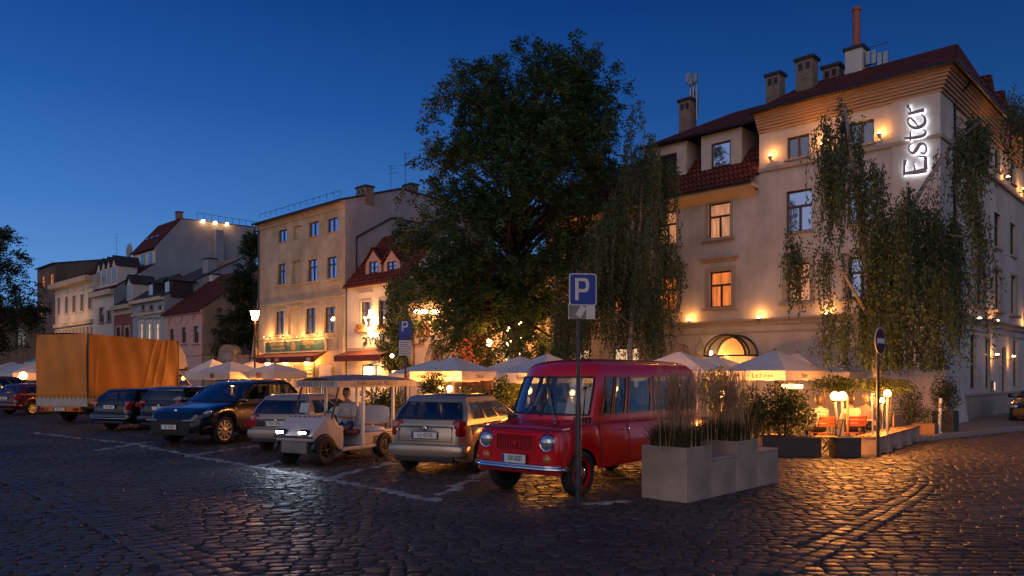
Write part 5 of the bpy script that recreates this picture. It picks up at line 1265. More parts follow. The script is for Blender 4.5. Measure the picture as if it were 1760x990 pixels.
def car_shell(root, pm, L, W, sill, prof, plan, arches, gh, gm, nose=None, glass_bands=None, pillars=(), gask=True, arch_r=.35, screens=(1, 1), tumble=.93, name='body'):
    """prof: (y, z_top) deck line; plan: (y, half width factor); arches: (y, r); gh: greenhouse dict"""
    ys = sorted(set([round(y, 3) for y in np.linspace(-L / 2, L / 2, 34)] + [round(a + r * math.sin(t), 3) for a, r in arches for t in np.linspace(-PI / 2, PI / 2, 13)] + [round(p[0], 3) for p in prof] + [round(p[0], 3) for p in plan]))
    ys = [y for i, y in enumerate(ys) if i == 0 or y - ys[i - 1] > .008]
    zt = lambda y: float(np.interp(y, [p[0] for p in prof], [p[1] for p in prof])); wf = lambda y: float(np.interp(y, [p[0] for p in plan], [p[1] for p in plan])) * W / 2
    end = lambda y: min(1, (L / 2 - abs(y)) / .25)
    V, Fq = [], []
    K = 9
    for y in ys:
        zl = sill + .07 * (1 - max(0, end(y))) ** 2; w_ = wf(y)
        for a, r in arches:
            if abs(y - a) < r: zl = max(zl, arch_r * .98 + math.sqrt(max(0, r * r - (y - a) ** 2)))
        z1 = zt(y); zl = min(zl, z1 - .12); h = z1 - zl
        sec = [(w_ * .965, zl), (w_ * .995, zl + min(.09, h * .2)), (w_ * 1.0, zl + h * .42), (w_ * .995, zl + h * .62), (w_ * .965, zl + h * .84), (w_ * .93, z1 - .022), (w_ * .87, z1 - .004), (w_ * .6, z1 + .012), (0, z1 + .02)]
        for x, z in sec: V.append((x, y, z))
        for x, z in sec[:-1]: V.append((-x, y, z))
    P_ = K + K - 1
    def idx(i, k, s): return i * P_ + (k if s > 0 or k == K - 1 else K + k)
    for i in range(len(ys) - 1):
        for k in range(K - 1):
            Fq.append((idx(i, k, 1), idx(i + 1, k, 1), idx(i + 1, k + 1, 1), idx(i, k + 1, 1)))
            Fq.append((idx(i, k, -1), idx(i, k + 1, -1), idx(i + 1, k + 1, -1), idx(i + 1, k, -1)))
    for i in (0, len(ys) - 1):
        for k in range(K - 1): Fq.append((idx(i, k, 1), idx(i, k + 1, 1), idx(i, k + 1, -1), idx(i, k, -1)))
    mb = MB(); mb.add(V, Fq)
    # greenhouse: stacked rounded rectangles
    lv = gh['levels']                            # (z, y_rear, y_front, half_width)
    ns, nf = gh.get('res', (20, 10))
    ring = []
    for z, yr, yf, hw in lv:
        pts = []; cr = gh.get('corner', .10); bf, br = gh.get('bulge', (.12, .06))
        for i in range(ns): t = i / (ns - 1); pts.append((hw, yr + br + .02 + (yf - bf - yr - br - .04) * t, z))
        for i in range(nf): t = (i + .5) / nf; a = 1 - 2 * t; pts.append(((hw - .012) * a, yf - bf * abs(a) ** 2.4, z))
        for i in range(ns): t = 1 - i / (ns - 1); pts.append((-hw, yr + br + .02 + (yf - bf - yr - br - .04) * t, z))
        for i in range(nf): t = (i + .5) / nf; a = -1 + 2 * t; pts.append(((hw - .012) * a, yr + br * abs(a) ** 2.4, z))
        ring.append(pts)
    P2 = len(ring[0]); g0, g1 = gh['glass']
    body_f, gl = [], dict(windshield=[], rear_window=[], side_window=[], side_window_=[])
    flat = [p for r_ in ring for p in r_]
    for j in range(len(lv) - 1):
        for i in range(P2):
            f = (j * P2 + i, j * P2 + (i + 1) % P2, (j + 1) * P2 + (i + 1) % P2, (j + 1) * P2 + i)
            kind = None
            if g0 <= j < g1:
                if i < ns - 1 or ns + nf <= i < ns + nf + ns - 1:
                    t = (i + .5) / (ns - 1) if i < ns - 1 else 1 - (i - ns - nf + .5) / (ns - 1)
                    if gh['side'][0] < t < gh['side'][1] and not any(a < t < b for a, b in gh['posts']): kind = 'side_window' if i < ns - 1 else 'side_window_'
                elif ns <= i < ns + nf - 1: kind = 'windshield' if screens[0] else None
                elif i >= 2 * ns + nf and i < P2 - 1: kind = 'rear_window' if screens[1] else None
            (gl[kind] if kind else body_f).append(f)
    top = (len(lv) - 1) * P2
    body_f.append(tuple(range(top, top + P2)))
    mb.add(flat, body_f)
    b = mb.build(name, pm, root, 38)
    for kind, fs in gl.items():
        if not fs: continue
        m = MB(); m.add(flat, fs); o = m.build(kind.rstrip('_'), gm, root, 60)
        bmm = bmesh.new(); bmm.from_mesh(o.data); bmesh.ops.delete(bmm, geom=[v for v in bmm.verts if not v.link_faces], context='VERTS'); bmm.to_mesh(o.data); bmm.free()
        if gask:
            cnt = {}
            for f in fs:
                for q in range(4): e = tuple(sorted((f[q], f[(q + 1) % 4]))); cnt[e] = cnt.get(e, 0) + 1
            s = MB()
            for e, c in cnt.items():
                if c == 1: s.tube([flat[e[0]], flat[e[1]]], gask if gask is not True else .012, 4)
            s.build('window_seal', M['black'], o)
    # underside and wheel wells
    u = MB(); u.box(-W * .40, W * .40, -L / 2 + .12, L / 2 - .12, sill + .02, sill + .10); 
    for a, r in arches: u.box(-W * .46, W * .46, a - r * .9, a + r * .9, sill + .1, arch_r + r * .72)
    u.box(-W * .42, W * .42, lv[0][1] + .1, lv[0][2] - .25, sill + .1, lv[0][0] - .28)
    u.build('underbody', M['black'], root)
    return b

def seats(root, ys, z, w=.5, xs=(-.38, .38)):
    for y in ys:
        for x in xs:
            m = MB(); m.blob((x, y, z + .28), (w * .45, .09, .34), 3, 12, 8); m.blob((x, y + .26, z), (w * .45, .27, .09), 3, 12, 6); m.blob((x, y - .03, z + .70), (.13, .05, .09), 3, 8, 6)
            m.build('seat', M['seatv'], root, 180)

def door_lines(root, xs_, y_list, z0, z1, W):
    """shut lines of doors: thin dark grooves standing a hair proud"""
    for y in y_list:
        for s in (-1, 1): m = MB(); m.tube([(s * (W / 2 * 1.0), y, z0), (s * (W / 2 * 1.002), y, (z0 + z1) / 2), (s * W / 2 * .955, y, z1)], .008, 4); m.build('door_seam', M['black'], root)

def mirror(root, x, y, z, pm):
    s = 1 if x > 0 else -1
    m = MB(); m.blob((x + s * .11, y, z), (.11, .06, .075), 3, 12, 8); m.tube([(x - s * .04, y, z - .05), (x + s * .06, y, z - .02)], .022, 6); m.build('mirror', pm, root, 180)

def place(root, wx, wy, u, v, heading):
    """put the car so that the tyre at local (wx, wy) stands on the survey pixel (u, v)"""
    root.rotation_euler = (0, 0, heading); p = G(u, v); o = Matrix.Rotation(heading, 3, 'Z') @ Vector((wx, wy, 0)); root.location = (p.x - o.x, p.y - o.y, 0)

AX = 14.5
HEAD_AWAY = R(-AX)                                # nose into the bay
HEAD_OUT = R(180 - AX)                            # nose towards us

# ---- red van
VRED = paint('glossy red paint', (.62, .007, .011), .22, coat=1.)
van = thing('red_van', 'bright red vintage delivery van with round headlamps and a split windscreen', 'van')
L_, W_ = 4.45, 1.70
lv = [(1.10, -2.20, 1.64, .81), (1.20, -2.20, 1.60, .806), (1.235, -2.20, 1.585, .803), (1.42, -2.18, 1.51, .792), (1.62, -2.14, 1.43, .775), (1.82, -2.10, 1.35, .75), (1.86, -2.08, 1.33, .74), (1.95, -2.05, 1.29, .722), (2.03, -1.97, 1.20, .66), (2.09, -1.82, 1.02, .55), (2.12, -1.5, .70, .34), (2.13, -1.0, .3, .17)]
car_shell(van, VRED, L_, W_, .40, [(-2.225, 1.06), (1.2, 1.12), (1.55, 1.15), (1.7, 1.12), (2.05, 1.06), (2.17, 1.0), (2.225, .90)], [(-2.225, .90), (-1.9, .985), (-1, 1), (1.3, 1), (1.9, .985), (2.15, .95), (2.225, .90)], [(1.60, .40), (-1.38, .36)], dict(levels=lv, glass=(2, 5), side=(.07, .94), posts=[(.225, .265), (.455, .495), (.69, .735), (.83, .842)], corner=.15, bulge=(.26, .16), res=(60, 22)), M['glass'], arch_r=.34, gask=.018)
for c_ in kids(van):                              # the load bay is longer than the cab
    for o_ in [c_] + kids(c_):
        for vv in o_.data.vertices:
            if vv.co.y < 0: vv.co.y *= 1.16
for y in (1.60, -1.60):
    for x in (-.72, .72): wheel_parts(van, x, y, .355, .19, VRED, 0, rimr=.62)
for x in (-.72, .72):
    for y in (1.60, -1.60):
        mb = MB(); mb.lathe([(.0, .105), (.06, .10), (.10, .08), (.105, .06)], 16, M=Matrix.Translation((x, y, .355)) @ Matrix.Rotation(math.copysign(PI / 2, x), 4, 'Y'), cap=False); mb.build('hubcap', M['chrome'], van, 60)
for x in (-.60, .60):
    h = MB(); Mh = Matrix.Translation((x, 2.20, .85)) @ Matrix.Rotation(-PI / 2, 4, 'X'); h.lathe([(.135, -.06), (.14, .02), (.125, .045), (.11, .04)], 24, M=Mh, cap=False); ho = h.build('headlight', M['chrome'], van, 60)
    h = MB(); h.lathe([(.112, .03), (.09, .062), (.05, .078), (0, .084)], 20, M=Mh, cap=False); h.build('lens', M['clear'], ho, 180)
    h = MB(); h.lathe([(.075, -.05), (.078, .02), (.05, .05), (0, .058)], 16, M=Matrix.Translation((x, 2.205, .60)) @ Matrix.Rotation(-PI / 2, 4, 'X'), cap=False); h.build('turn_signal', M['amber'], van, 180)
mb = MB(); gx, g0, g1 = .37, .70, .95
mb.box(-gx, gx, 2.19, 2.222, g0, g1, 1)
for k in range(15): x = -gx + .02 + k * (2 * gx - .04) / 14; mb.box(x - .004, x + .004, 2.224, 2.236, g0, g1, 2)
for k in range(8): z = g0 + .012 + k * (g1 - g0 - .024) / 7; mb.box(-gx, gx, 2.223, 2.233, z - .003, z + .003, 2)
for z in (g0, g1): mb.box(-gx - .02, gx + .02, 2.21, 2.24, z - .012, z + .012)
for x in (-gx, gx): mb.box(x - .012, x + .012, 2.211, 2.241, g0, g1)
mb.prism([(-.05, .84), (0, .76), (.05, .84), (0, .86)], 2.24, 2.252); mb.build('grille', [VRED, M['black'], mk('dark red grille bars', (.05, .006, .006), .5)], van)
mb = MB(); mb.tube([(-.88, 2.05, .46), (-.82, 2.22, .46), (-.6, 2.30, .46), (0, 2.33, .46), (.6, 2.30, .46), (.82, 2.22, .46), (.88, 2.05, .46)], .034, 10); mb.tube([(-.84, 2.20, .50), (-.6, 2.305, .50), (0, 2.335, .50), (.6, 2.305, .50), (.84, 2.20, .50)], .022, 8); mb.build('bumper', M['chrome'], van, 180)
mb = MB(); mb.box(-.78, .78, 2.06, 2.19, .36, .44); mb.build('front_apron', VRED, van, bevel=.02)
number_plate(van, 2.262, .585, 'KWI 60507', 1, .46, .13)
mb = MB(); mb.tube([(0, 1.605, 1.20), (0, 1.525, 1.42), (0, 1.36, 1.84)], .026, 6); mb.build('windscreen_bar', M['black'], van)
for s in (-1, 1):
    mb = MB(); mb.tube([(s * .34, 1.66, 1.17), (s * .22, 1.585, 1.30), (s * .10, 1.50, 1.58)], .008, 5); mb.tube([(s * .16, 1.56, 1.36), (s * .05, 1.485, 1.66)], .012, 4); mb.blob((s * .34, 1.68, 1.16), (.03, .03, .025), 2, 8, 5); mb.build('wiper', M['steel'], van)
    mb = MB(); mb.tube([(s * .855, 2.0, 1.065), (s * .86, 1.3, 1.11), (s * .855, -2.0, 1.09)], .010, 5); mb.tube([(s * .79, 2.1, 1.045), (s * .855, 2.0, 1.062)], .01, 4); mb.build('trim_strip', M['chrome'], van)
    mb = MB(); mb.blob((s * .868, .42, .98), (.02, .075, .016), 3, 10, 5); mb.build('door_handle', M['chrome'], van, 180)
door_lines(van, 0, [.30, 1.14, -.86], .46, 1.09, W_)
mb = MB(); mb.tube([(-.62, 2.12, 1.075), (-.5, 1.78, 1.135), (.5, 1.78, 1.135), (.62, 2.12, 1.075)], .006, 4); mb.tube([(-.86, 2.15, 1.03), (0, 2.215, 1.045), (.86, 2.15, 1.03)], .014, 5); mb.build('bonnet_seam', mk('dark red seam', (.1, .004, .006), .4), van)
mb = MB(); mb.tube([(.35 + .2 * math.cos(a), 1.22 + .07 * math.sin(a), 1.24 + .16 * math.sin(a)) for a in np.linspace(0, 2 * PI, 25)], .014, 6); mb.tube([(.35, 1.22, 1.24), (.35, 1.42, 1.0)], .02, 6); mb.tube([(.16, 1.22, 1.24), (.54, 1.22, 1.24)], .01, 4); mb.build('steering_wheel', M['black'], van, 180)
seats(van, [.62], .86, .55, (-.42, .42)); seats(van, [-.5, -1.5], .80, .8, (0.35,))
mb = MB(); mb.box(-.5, -.18, 1.40, 1.405, 1.26, 1.42, 0); mb.box(.0, .16, 1.45, 1.455, 1.26, 1.36); mb.build('paper_note', M['white'], van)
mb = MB(); mb.box(-.8, .8, 1.15, 1.5, 1.05, 1.2); mb.build('dashboard', M['black'], van, bevel=.03)
for s in (-1, 1): mb = MB(); mb.blob((s * .5, -2.58, .75), (.06, .03, .10), 3, 10, 6); mb.build('tail_light', M['redlens'], van, 180)
place(van, -.72 - .095, 1.60, 1002, 854, R(180 - 40))

# ---- hatchback builder used by several cars
def hatchback(root, pm, L, W, Hh, plate_s, rear=True, tail=None, rim=M['alloy'], wr=.31, lamps='red', dark=False, estate=0., belt=.93, text_plate_z=.80, spk=7):
    hl = L / 2
    lv = [(belt - .03, -hl + .06, hl * .52, W * .475), (belt + .03, -hl + .09, hl * .47, W * .47), (belt + .07, -hl + .11, hl * .44, W * .467), (belt + (Hh - belt) * .45, -hl + .21 - estate * .05, hl * .25, W * .435), (Hh - .15, -hl + .34 - estate * .1, hl * .08, W * .38), (Hh - .10, -hl + .37 - estate * .12, hl * .055, W * .37), (Hh - .055, -hl + .42 - estate * .1, hl * .0, W * .36), (Hh - .02, -hl + .56, -hl * .06, W * .31), (Hh, -hl + .85, -hl * .15, W * .2)]
    b = car_shell(root, pm, L, W, .24, [(-hl, belt - .16), (-hl + .06, belt - .02), (0, belt), (hl * .5, belt + .02), (hl * .62, belt - .03), (hl * .88, belt - .16), (hl * .97, belt - .26), (hl, belt - .36)], [(-hl, .70), (-hl + .05, .82), (-hl + .16, .91), (-hl + .3, .96), (-hl + .55, .99), (0, 1), (hl * .6, .99), (hl * .85, .94), (hl * .96, .84), (hl, .72)], [(hl * .64, wr + .055), (-hl * .62, wr + .055)], dict(levels=lv, glass=(2, 4), side=(.12, .93), posts=[(.30, .35), (.60, .645)], corner=.12, bulge=(.16, .09)), M['dglass'] if dark else M['glass'], arch_r=wr)
    for y in (hl * .64, -hl * .62):
        for x in (-W / 2 + .10, W / 2 - .10): wheel_parts(root, x, y, wr, .19, rim, spk)
    for s in (-1, 1):
        m = MB(); Mt = Matrix.Translation((s * W * .388, -hl + .125, belt - .09)) @ Matrix.Rotation(s * -.5, 4, 'Z')
        m.blob((0, 0, 0), (.10, .105, .15), 5.5, 16, 10, 0, Mt); o = m.build('tail_light', M['redlens'], root, 180)
        m = MB(); m.blob((s * -.02, -.012, -.04), (.06, .10, .045), 5, 12, 8, 0, Mt); m.build('lens', M['clear'], o, 180)
        m = MB(); m.blob((s * W * .36, hl - .12, belt - .29), (.17, .12, .075), 3, 14, 8, 0); m.build('headlight', M['clear'], root, 180)
        mirror(root, s * W * .49, hl * .40, belt + .10, pm)
        m = MB()
        for y in (.05, -hl * .42): m.blob((s * W * .497, y - .3, belt - .14), (.018, .085, .016), 3, 10, 5)
        m.build('door_handle', pm, root, 180)
    m = MB(); m.blob((0, -hl + .16, .455), (W * .485, .225, .135), 5, 40, 12); m.build('rear_bumper', pm, root, 180)
    m = MB(); m.box(-W * .36, W * .36, -hl - .05, -hl + .1, .25, .345); m.build('bumper_skirt', M['black'], root, bevel=.02)
    m = MB(); m.box(-W * .33, W * .33, -hl - .006, -hl + .02, .63, .64); m.box(-W * .33, W * .33, -hl - .006, -hl + .02, belt - .06, belt - .052)
    for s in (-1, 1): m.box(s * W * .33 - .004, s * W * .33 + .004, -hl - .006, -hl + .02, .63, belt - .05)
    m.build('tailgate_seam', M['black'], root)
    m = MB(); m.lathe([(0, 0), (.042, 0), (.042, .012), (.03, .016)], 16, M=Matrix.Translation((0, -hl - .0, belt - .10)) @ Matrix.Rotation(PI / 2, 4, 'X')); m.build('badge', M['chrome'], root)
    m = MB(); m.tube([(.0, -hl + .13, belt + .10), (-.18, -hl + .155, belt + .13), (-.36, -hl + .16, belt + .14)], .009, 4); m.build('wiper', M['black'], root)
    m = MB(); m.tube([(0, -hl + .6, Hh - .02), (0, -hl + .48, Hh + .14)], .004, 4); m.build('aerial', M['black'], root)
    door_lines(root, 0, [hl * .36, -hl * .10, -hl * .5], .32, belt - .02, W)
    number_plate(root, -hl - .03, text_plate_z, plate_s, -1)
    seats(root, [.0, -.95], .55)
    return b

SILV = paint('champagne silver paint', (.40, .32, .235), .32, .6)
fab = thing('silver_hatchback', 'champagne silver hatchback seen from behind, beside the red van', 'car')
hatchback(fab, SILV, 3.99, 1.66, 1.49, 'LU 4272K', belt=.96, wr=.30, text_plate_z=.745)
place(fab, .73 + .1, -1.995 * .62, 829, 812, R(-21))
TAUPE = paint('dull beige paint', (.36, .29, .23), .35, .4)
hb = thing('beige_hatchback', 'dull beige old hatchback with a black boot strip behind the tour cart', 'car')
hatchback(hb, TAUPE, 4.05, 1.64, 1.39, 'KW 339K1', belt=.86, wr=.285, rim=M['steel'], text_plate_z=.70)
m = MB(); m.box(-.60, .60, -2.055, -2.03, .62, .77); m.build('boot_strip', M['black'], hb)
for x in (-.66, .66): m = MB(); m.box(x - .17, x + .17, -2.062, -1.95, .62, .79); m.build('square_tail_light', M['redlens'], hb, bevel=.015)
place(hb, -.72 - .1, -2.025 * .62, 453, 772, R(-15))

# ---- dark blue SUV, nose to the street
NAVY = paint('midnight blue paint', (.003, .004, .009), .2, .1)
suv = thing('dark_blue_suv', 'midnight blue sports SUV with silver ten-spoke wheels, nose towards the street', 'car')
L_, W_, hl = 4.82, 1.93, 2.41
lv = [(1.05, -2.22, 1.20, .90), (1.13, -2.2, 1.12, .885), (1.16, -2.18, 1.08, .88), (1.35, -2.06, .72, .82), (1.56, -1.86, .34, .75), (1.60, -1.8, .27, .735), (1.65, -1.72, .12, .69), (1.69, -1.5, -.1, .6), (1.705, -1.1, -.4, .4)]
car_shell(suv, NAVY, L_, W_, .28, [(-hl, .95), (-2.2, 1.06), (0, 1.07), (1.1, 1.10), (1.4, 1.06), (2.0, .97), (2.25, .86), (hl, .66)], [(-hl, .85), (-2.2, .94), (-1.6, .99), (0, .99), (1.4, 1.0), (1.9, .96), (2.2, .86), (hl, .66)], [(1.44, .43), (-1.45, .43)], dict(levels=lv, glass=(2, 4), side=(.10, .93), posts=[(.28, .325), (.58, .62)], corner=.16, bulge=(.22, .12)), M['glass'], arch_r=.37)
for y in (1.44, -1.45):
    for x in (-.83, .83): wheel_parts(suv, x, y, .372, .26, M['alloy'], 10, rimr=.72)
for s in (-1, 1):
    m = MB(); m.blob((0, 0, 0), (.17, .24, .09), 2.6, 18, 10, 0, Matrix.Translation((s * .70, 1.98, .84)) @ Matrix.Rotation(s * .45, 4, 'Z') @ Matrix.Rotation(-.35, 4, 'X')); m.build('headlight', M['clear'], suv, 180)
    m = MB(); m.box(s * .60 - .17, s * .60 + .17, 2.25, 2.46, .655, .69); m.build('running_light', M['clear'], suv, bevel=.01)
    mirror(suv, s * .93, .82, 1.16, NAVY)
    m = MB(); m.tube([(s * .91, -1.9, 1.135), (s * .885, 0, 1.165), (s * .885, .7, 1.16), (s * .80, .55, 1.36), (s * .755, .1, 1.57), (s * .76, -1.0, 1.60), (s * .80, -1.9, 1.45)], .011, 5); m.build('window_trim', M['chrome'], suv)
    m = MB(); m.tube([(s * .62, -1.6, 1.68), (s * .66, -.8, 1.72), (s * .64, .0, 1.70)], .02, 6); m.build('roof_rail', M['chrome'], suv)
    m = MB(); [m.blob((s * .965, y, .93), (.018, .10, .017), 3, 10, 5) for y in (-.1, -1.1)]; m.build('door_handle', NAVY, suv, 180)
m = MB()
for k in range(4): z = .40 + .075 * k; m.box(-.60 + .02 * k, .60 - .02 * k, 2.28, 2.452 - .004 * k, z, z + .025, 0)
m.box(-.63, .63, 2.27, 2.435, .34, .70, 1); m.build('grille', [M['iron'], M['black']], suv)
m = MB(); m.blob((0, 2.22, .905), (.045, .02, .055), 3, 10, 8); m.build('badge', M['chrome'], suv, 180)
number_plate(suv, 2.47, .50, 'KN 2X3JA', 1)
m = MB(); m.box(-.8, .8, 2.1, 2.39, .27, .34); m.build('bumper_lip', M['black'], suv, bevel=.02)
door_lines(suv, 0, [.86, -.22, -1.15], .36, 1.04, W_); seats(suv, [.1, -.9], .75)
place(suv, -.83 - .13, 1.44, 388, 763, R(180 - 20))

# ---- two dark cars seen from behind between the SUV and the truck
BLK = paint('black paint', (.008, .009, .012), .2, .2)
c1 = thing('black_hatchback', 'black car with a pale rear plate close behind the dark blue SUV', 'car'); hatchback(c1, BLK, 4.2, 1.78, 1.50, 'KR 4', belt=.98, estate=1, dark=True); place(c1, -.89 + .1, -2.1 * .62, 268, 741, R(-16))
for s in (-1, 1): m = MB(); m.box(s * .75 - .13, s * .75 + .13, -2.14, -1.95, .84, .98); m.build('brake_lamp', M['redlens'], c1, bevel=.03)
c2 = thing('black_saloon', 'low black car with chrome bumper strip parked tight beside the orange truck', 'car'); hatchback(c2, BLK, 4.3, 1.80, 1.42, 'KR 2094', belt=.94); place(c2, -.9 + .1, -2.15 * .62, 192, 737, R(-20))
m = MB(); m.tube([(-.8, -2.19, .42), (0, -2.235, .42), (.8, -2.19, .42)], .015, 5); m.build('bumper_strip', M['chrome'], c2)
WINE = paint('dark red paint', (.075, .005, .008), .25, .2)
c3 = thing('dark_red_hatchback', 'dark red car seen from behind left of the orange truck', 'car'); hatchback(c3, WINE, 4.1, 1.74, 1.46, 'KR 81VT', belt=.95, wr=.3, rim=M['steel']); place(c3, -.7, -2.05 * .62, 18, 712, R(-22))
c4 = thing('grey_van', 'tall dark grey people carrier at the far left behind the dark red car', 'car'); hatchback(c4, paint('dark grey paint', (.02, .022, .03), .25, .3), 4.6, 1.84, 1.80, 'KR 5', belt=1.05, estate=2, dark=True); place(c4, -.7, -2.3 * .62, -38, 702, R(-22))
c5 = thing('black_parked_car', 'black car parked in the side street in front of the hotel side wall', 'car'); hatchback(c5, BLK, 4.2, 1.76, 1.46, 'KR 6', belt=.95); place(c5, -.7, 1.3, 1822, 730, R(180 - 46))

# ---- orange tarpaulin truck
truck = thing('tarpaulin_truck', 'white light truck with a big dirty orange tarpaulin body, seen from behind', 'truck')
TARP = mk('orange tarpaulin', (.58, .19, .014), .5, scale=.8, var=.2, detail=10, bump=.25, bscale=3)
TW = paint('dirty white paint', (.42, .38, .33), .45, 0, .3, .2)
bw, bl, z0, z1 = 2.42, 5.0, .98, 3.42
def tarp_panel(name, fn, nu, nv):
    V = [fn(i / nu, j / nv) for j in range(nv + 1) for i in range(nu + 1)]; Fq = [(j * (nu + 1) + i, j * (nu + 1) + i + 1, (j + 1) * (nu + 1) + i + 1, (j + 1) * (nu + 1) + i) for j in range(nv) for i in range(nu)]
    return V, Fq
wr_ = lambda s, t: .018 * math.sin(s * 31 + 4 * t) * (.4 + t) + .012 * math.sin(s * 13 - 7 * t) + .03 * math.sin(PI * s) * math.sin(PI * t)
fold = lambda s, t: (.045 * math.exp(-((s * bl - (4.35 - .55 * (1 - t) - .0)) / .05) ** 2) + .04 * math.exp(-((s * bl - (4.0 - .75 * (1 - t))) / .05) ** 2) + .035 * math.exp(-((s * bl - (.5 - .12 * (1 - t))) / .04) ** 2) + .04 * math.exp(-((s * bl - (3.55 - .8 * (1 - t))) / .06) ** 2)) * min(1, t * 3)
mb = MB()
zf = lambda s: z1 - .06 * s
mb.add(*tarp_panel('r', lambda s, t: (bw / 2 + wr_(s, t) + fold(s, t), s * bl, z0 + (zf(s) - z0) * t), 90, 24))
mb.add(*tarp_panel('l', lambda s, t: (-bw / 2 - wr_(s, t), (1 - s) * bl, z0 + (zf(1 - s) - z0) * t), 30, 12))
mb.add(*tarp_panel('b', lambda s, t: (-bw / 2 + bw * s, -wr_(s * .6, t) * 1.2, z0 + (z1 - z0) * t), 40, 20))
mb.add(*tarp_panel('f', lambda s, t: (bw / 2 - bw * s, bl, z0 + (zf(1) - z0) * t), 4, 4))
mb.add(*tarp_panel('t', lambda s, t: (-bw / 2 + bw * s, t * bl, zf(t) + .05 * math.sin(PI * s)), 16, 20))
mb.build('tarpaulin', TARP, truck, 60)
mb = MB(); mb.tube([(bw / 2 + .012, .02, z0), (bw / 2 + .02, .02, 2.2), (bw / 2 + .01, .02, z1)], .03, 5); mb.build('edge_strap', M['black'], truck); mb = MB(); mb.tube([(bw / 2 + .01, bl - .05, z0), (bw / 2 + .01, bl - .05, z1 - .06)], .03, 5); mb.build('edge_strap', M['black'], truck)
for k in range(12): x = -bw / 2 + .1 + k * (bw - .2) / 11; mb = MB(); mb.tube([(x, -.03, z0 + .12), (x, -.045, z0 - .05)], .008, 4); mb.build('lacing_hook', M['black'], truck)
for k in range(26): y = .15 + k * .19; mb = MB(); mb.tube([(bw / 2 + .03, y, z0 + .1), (bw / 2 + .035, y, z0 - .05)], .008, 4); mb.build('lacing_hook', M['black'], truck)
mb = MB(); mb.box(-bw / 2, bw / 2, -.02, .03, z0 - .32, z0 + .01); mb.build('tailboard', TW, truck, bevel=.01)
mb = MB(); mb.box(bw / 2 - .03, bw / 2 + .01, .05, bl, z0 - .22, z0); mb.build('side_board', M['steel'], truck); mb = MB(); mb.box(-bw / 2 - .01, -bw / 2 + .03, .05, bl, z0 - .22, z0); mb.build('side_board', M['steel'], truck)
mb = MB(); mb.box(-bw / 2 + .04, bw / 2 - .04, .04, bl, z0 - .4, z0 - .23); mb.box(-.5, -.38, .2, bl + 1, .5, z0 - .41); mb.box(.38, .5, .2, bl + 1, .5, z0 - .41); mb.box(-.9, .9, 1.0, 1.2, .3, .42); mb.build('chassis', M['black'], truck)
mb = MB(); mb.box(-.95, .95, -.08, .06, .46, .66); mb.build('bumper', TARP, truck, bevel=.02)
for x in (-.74, .74):
    mb = MB(); mb.box(x - .15, x + .15, -.115, -.08, .50, .62); o = mb.build('tail_light', M['redlens'], truck, bevel=.01); mb = MB(); mb.box(x - .14 if x > 0 else x + .04, x - .04 if x > 0 else x + .14, -.12, -.112, .515, .605); mb.build('lens', M['amber'], o)
number_plate(truck, -.10, .56, 'KR 7N131', -1)
for y in (1.15, 4.6 + 1.6):
    for x in (-.80, .80): wheel_parts(truck, x, y, .34, .22, M['steel'], 0, rimr=.6)
for x in (-.8, .8): mb = MB(); mb.box(x - .17, x + .17, .55, .58, .30, .72); mb.build('mudflap', M['black'], truck)
lv = [(1.0, bl + .12, bl + 1.75, .88), (1.2, bl + .12, bl + 1.70, .87), (1.25, bl + .12, bl + 1.66, .865), (1.55, bl + .12, bl + 1.35, .83), (1.9, bl + .12, bl + 1.0, .79), (1.96, bl + .12, bl + .95, .77), (2.1, bl + .14, bl + .8, .7), (2.15, bl + .2, bl + .6, .5)]
cab = thing('x', 'x', 'x'); bpy.data.objects.remove(cab)
class Sh: pass
def cab_shell():
    # the cab: bonnet, screen and roof as one skin, offset forward of the box
    tmp = thing('cab', 'cab', 'cab')
    lv0 = [(z, a - bl - 1.3, b - bl - 1.3, w_) for z, a, b, w_ in lv]
    car_shell(tmp, TW, 2.4, 1.95, .35, [(-1.2, 1.05), (.3, 1.1), (.6, 1.05), (1.05, .9), (1.2, .7)], [(-1.2, .95), (.6, 1), (1.05, .93), (1.2, .8)], [(-.1 + .0, .42)], dict(levels=lv0, glass=(2, 4), side=(.10, .92), posts=[], corner=.12, bulge=(.2, .02)), M['glass'], arch_r=.34, screens=(1, 0), name='cab')
    for c in kids(tmp):
        c.parent = truck; c.location = (0, bl + 1.3, 0)
    bpy.data.objects.remove(tmp)
cab_shell()
mb = MB(); n = 8
V = []
for i in range(n + 1):
    t = i / n; V += [(-.95 + .1 * t, bl + .06 + .95 * t ** .8 * .9, 2.15 + .0 * t), (.95 - .1 * t, bl + .06 + .95 * t ** .8 * .9, 2.15)]
prof_ = [(0, 2.12), (.98, 2.14), (1.0, 2.3), (.82, 2.75), (.5, 3.1), (.2, 3.28), (0, 3.32)]
mb.add([(x * (1 - .12 * (p[0])), bl + .06 + p[0], p[1]) for x in (-.95, .95) for p in prof_], [tuple(range(7)), tuple(range(13, 6, -1))] + [(i, i + 7, (i + 1) % 7 + 7, (i + 1) % 7) for i in range(7)]); mb.build('roof_fairing', TW, truck, bevel=.05, segs=3)
mb = MB(); mb.box(-.9, .9, bl + .9, bl + 1.09, 2.08, 2.22); mb.build('fairing_lip', M['black'], truck, bevel=.02)
truck.rotation_euler = (0, 0, R(-AX - 1)); pr = at(150, 700, 28.6)
q = Matrix.Rotation(R(-AX - 1), 3, 'Z') @ Vector((bw / 2, 0, 0)); truck.location = (pr.x - q.x, pr.y - q.y, 0)

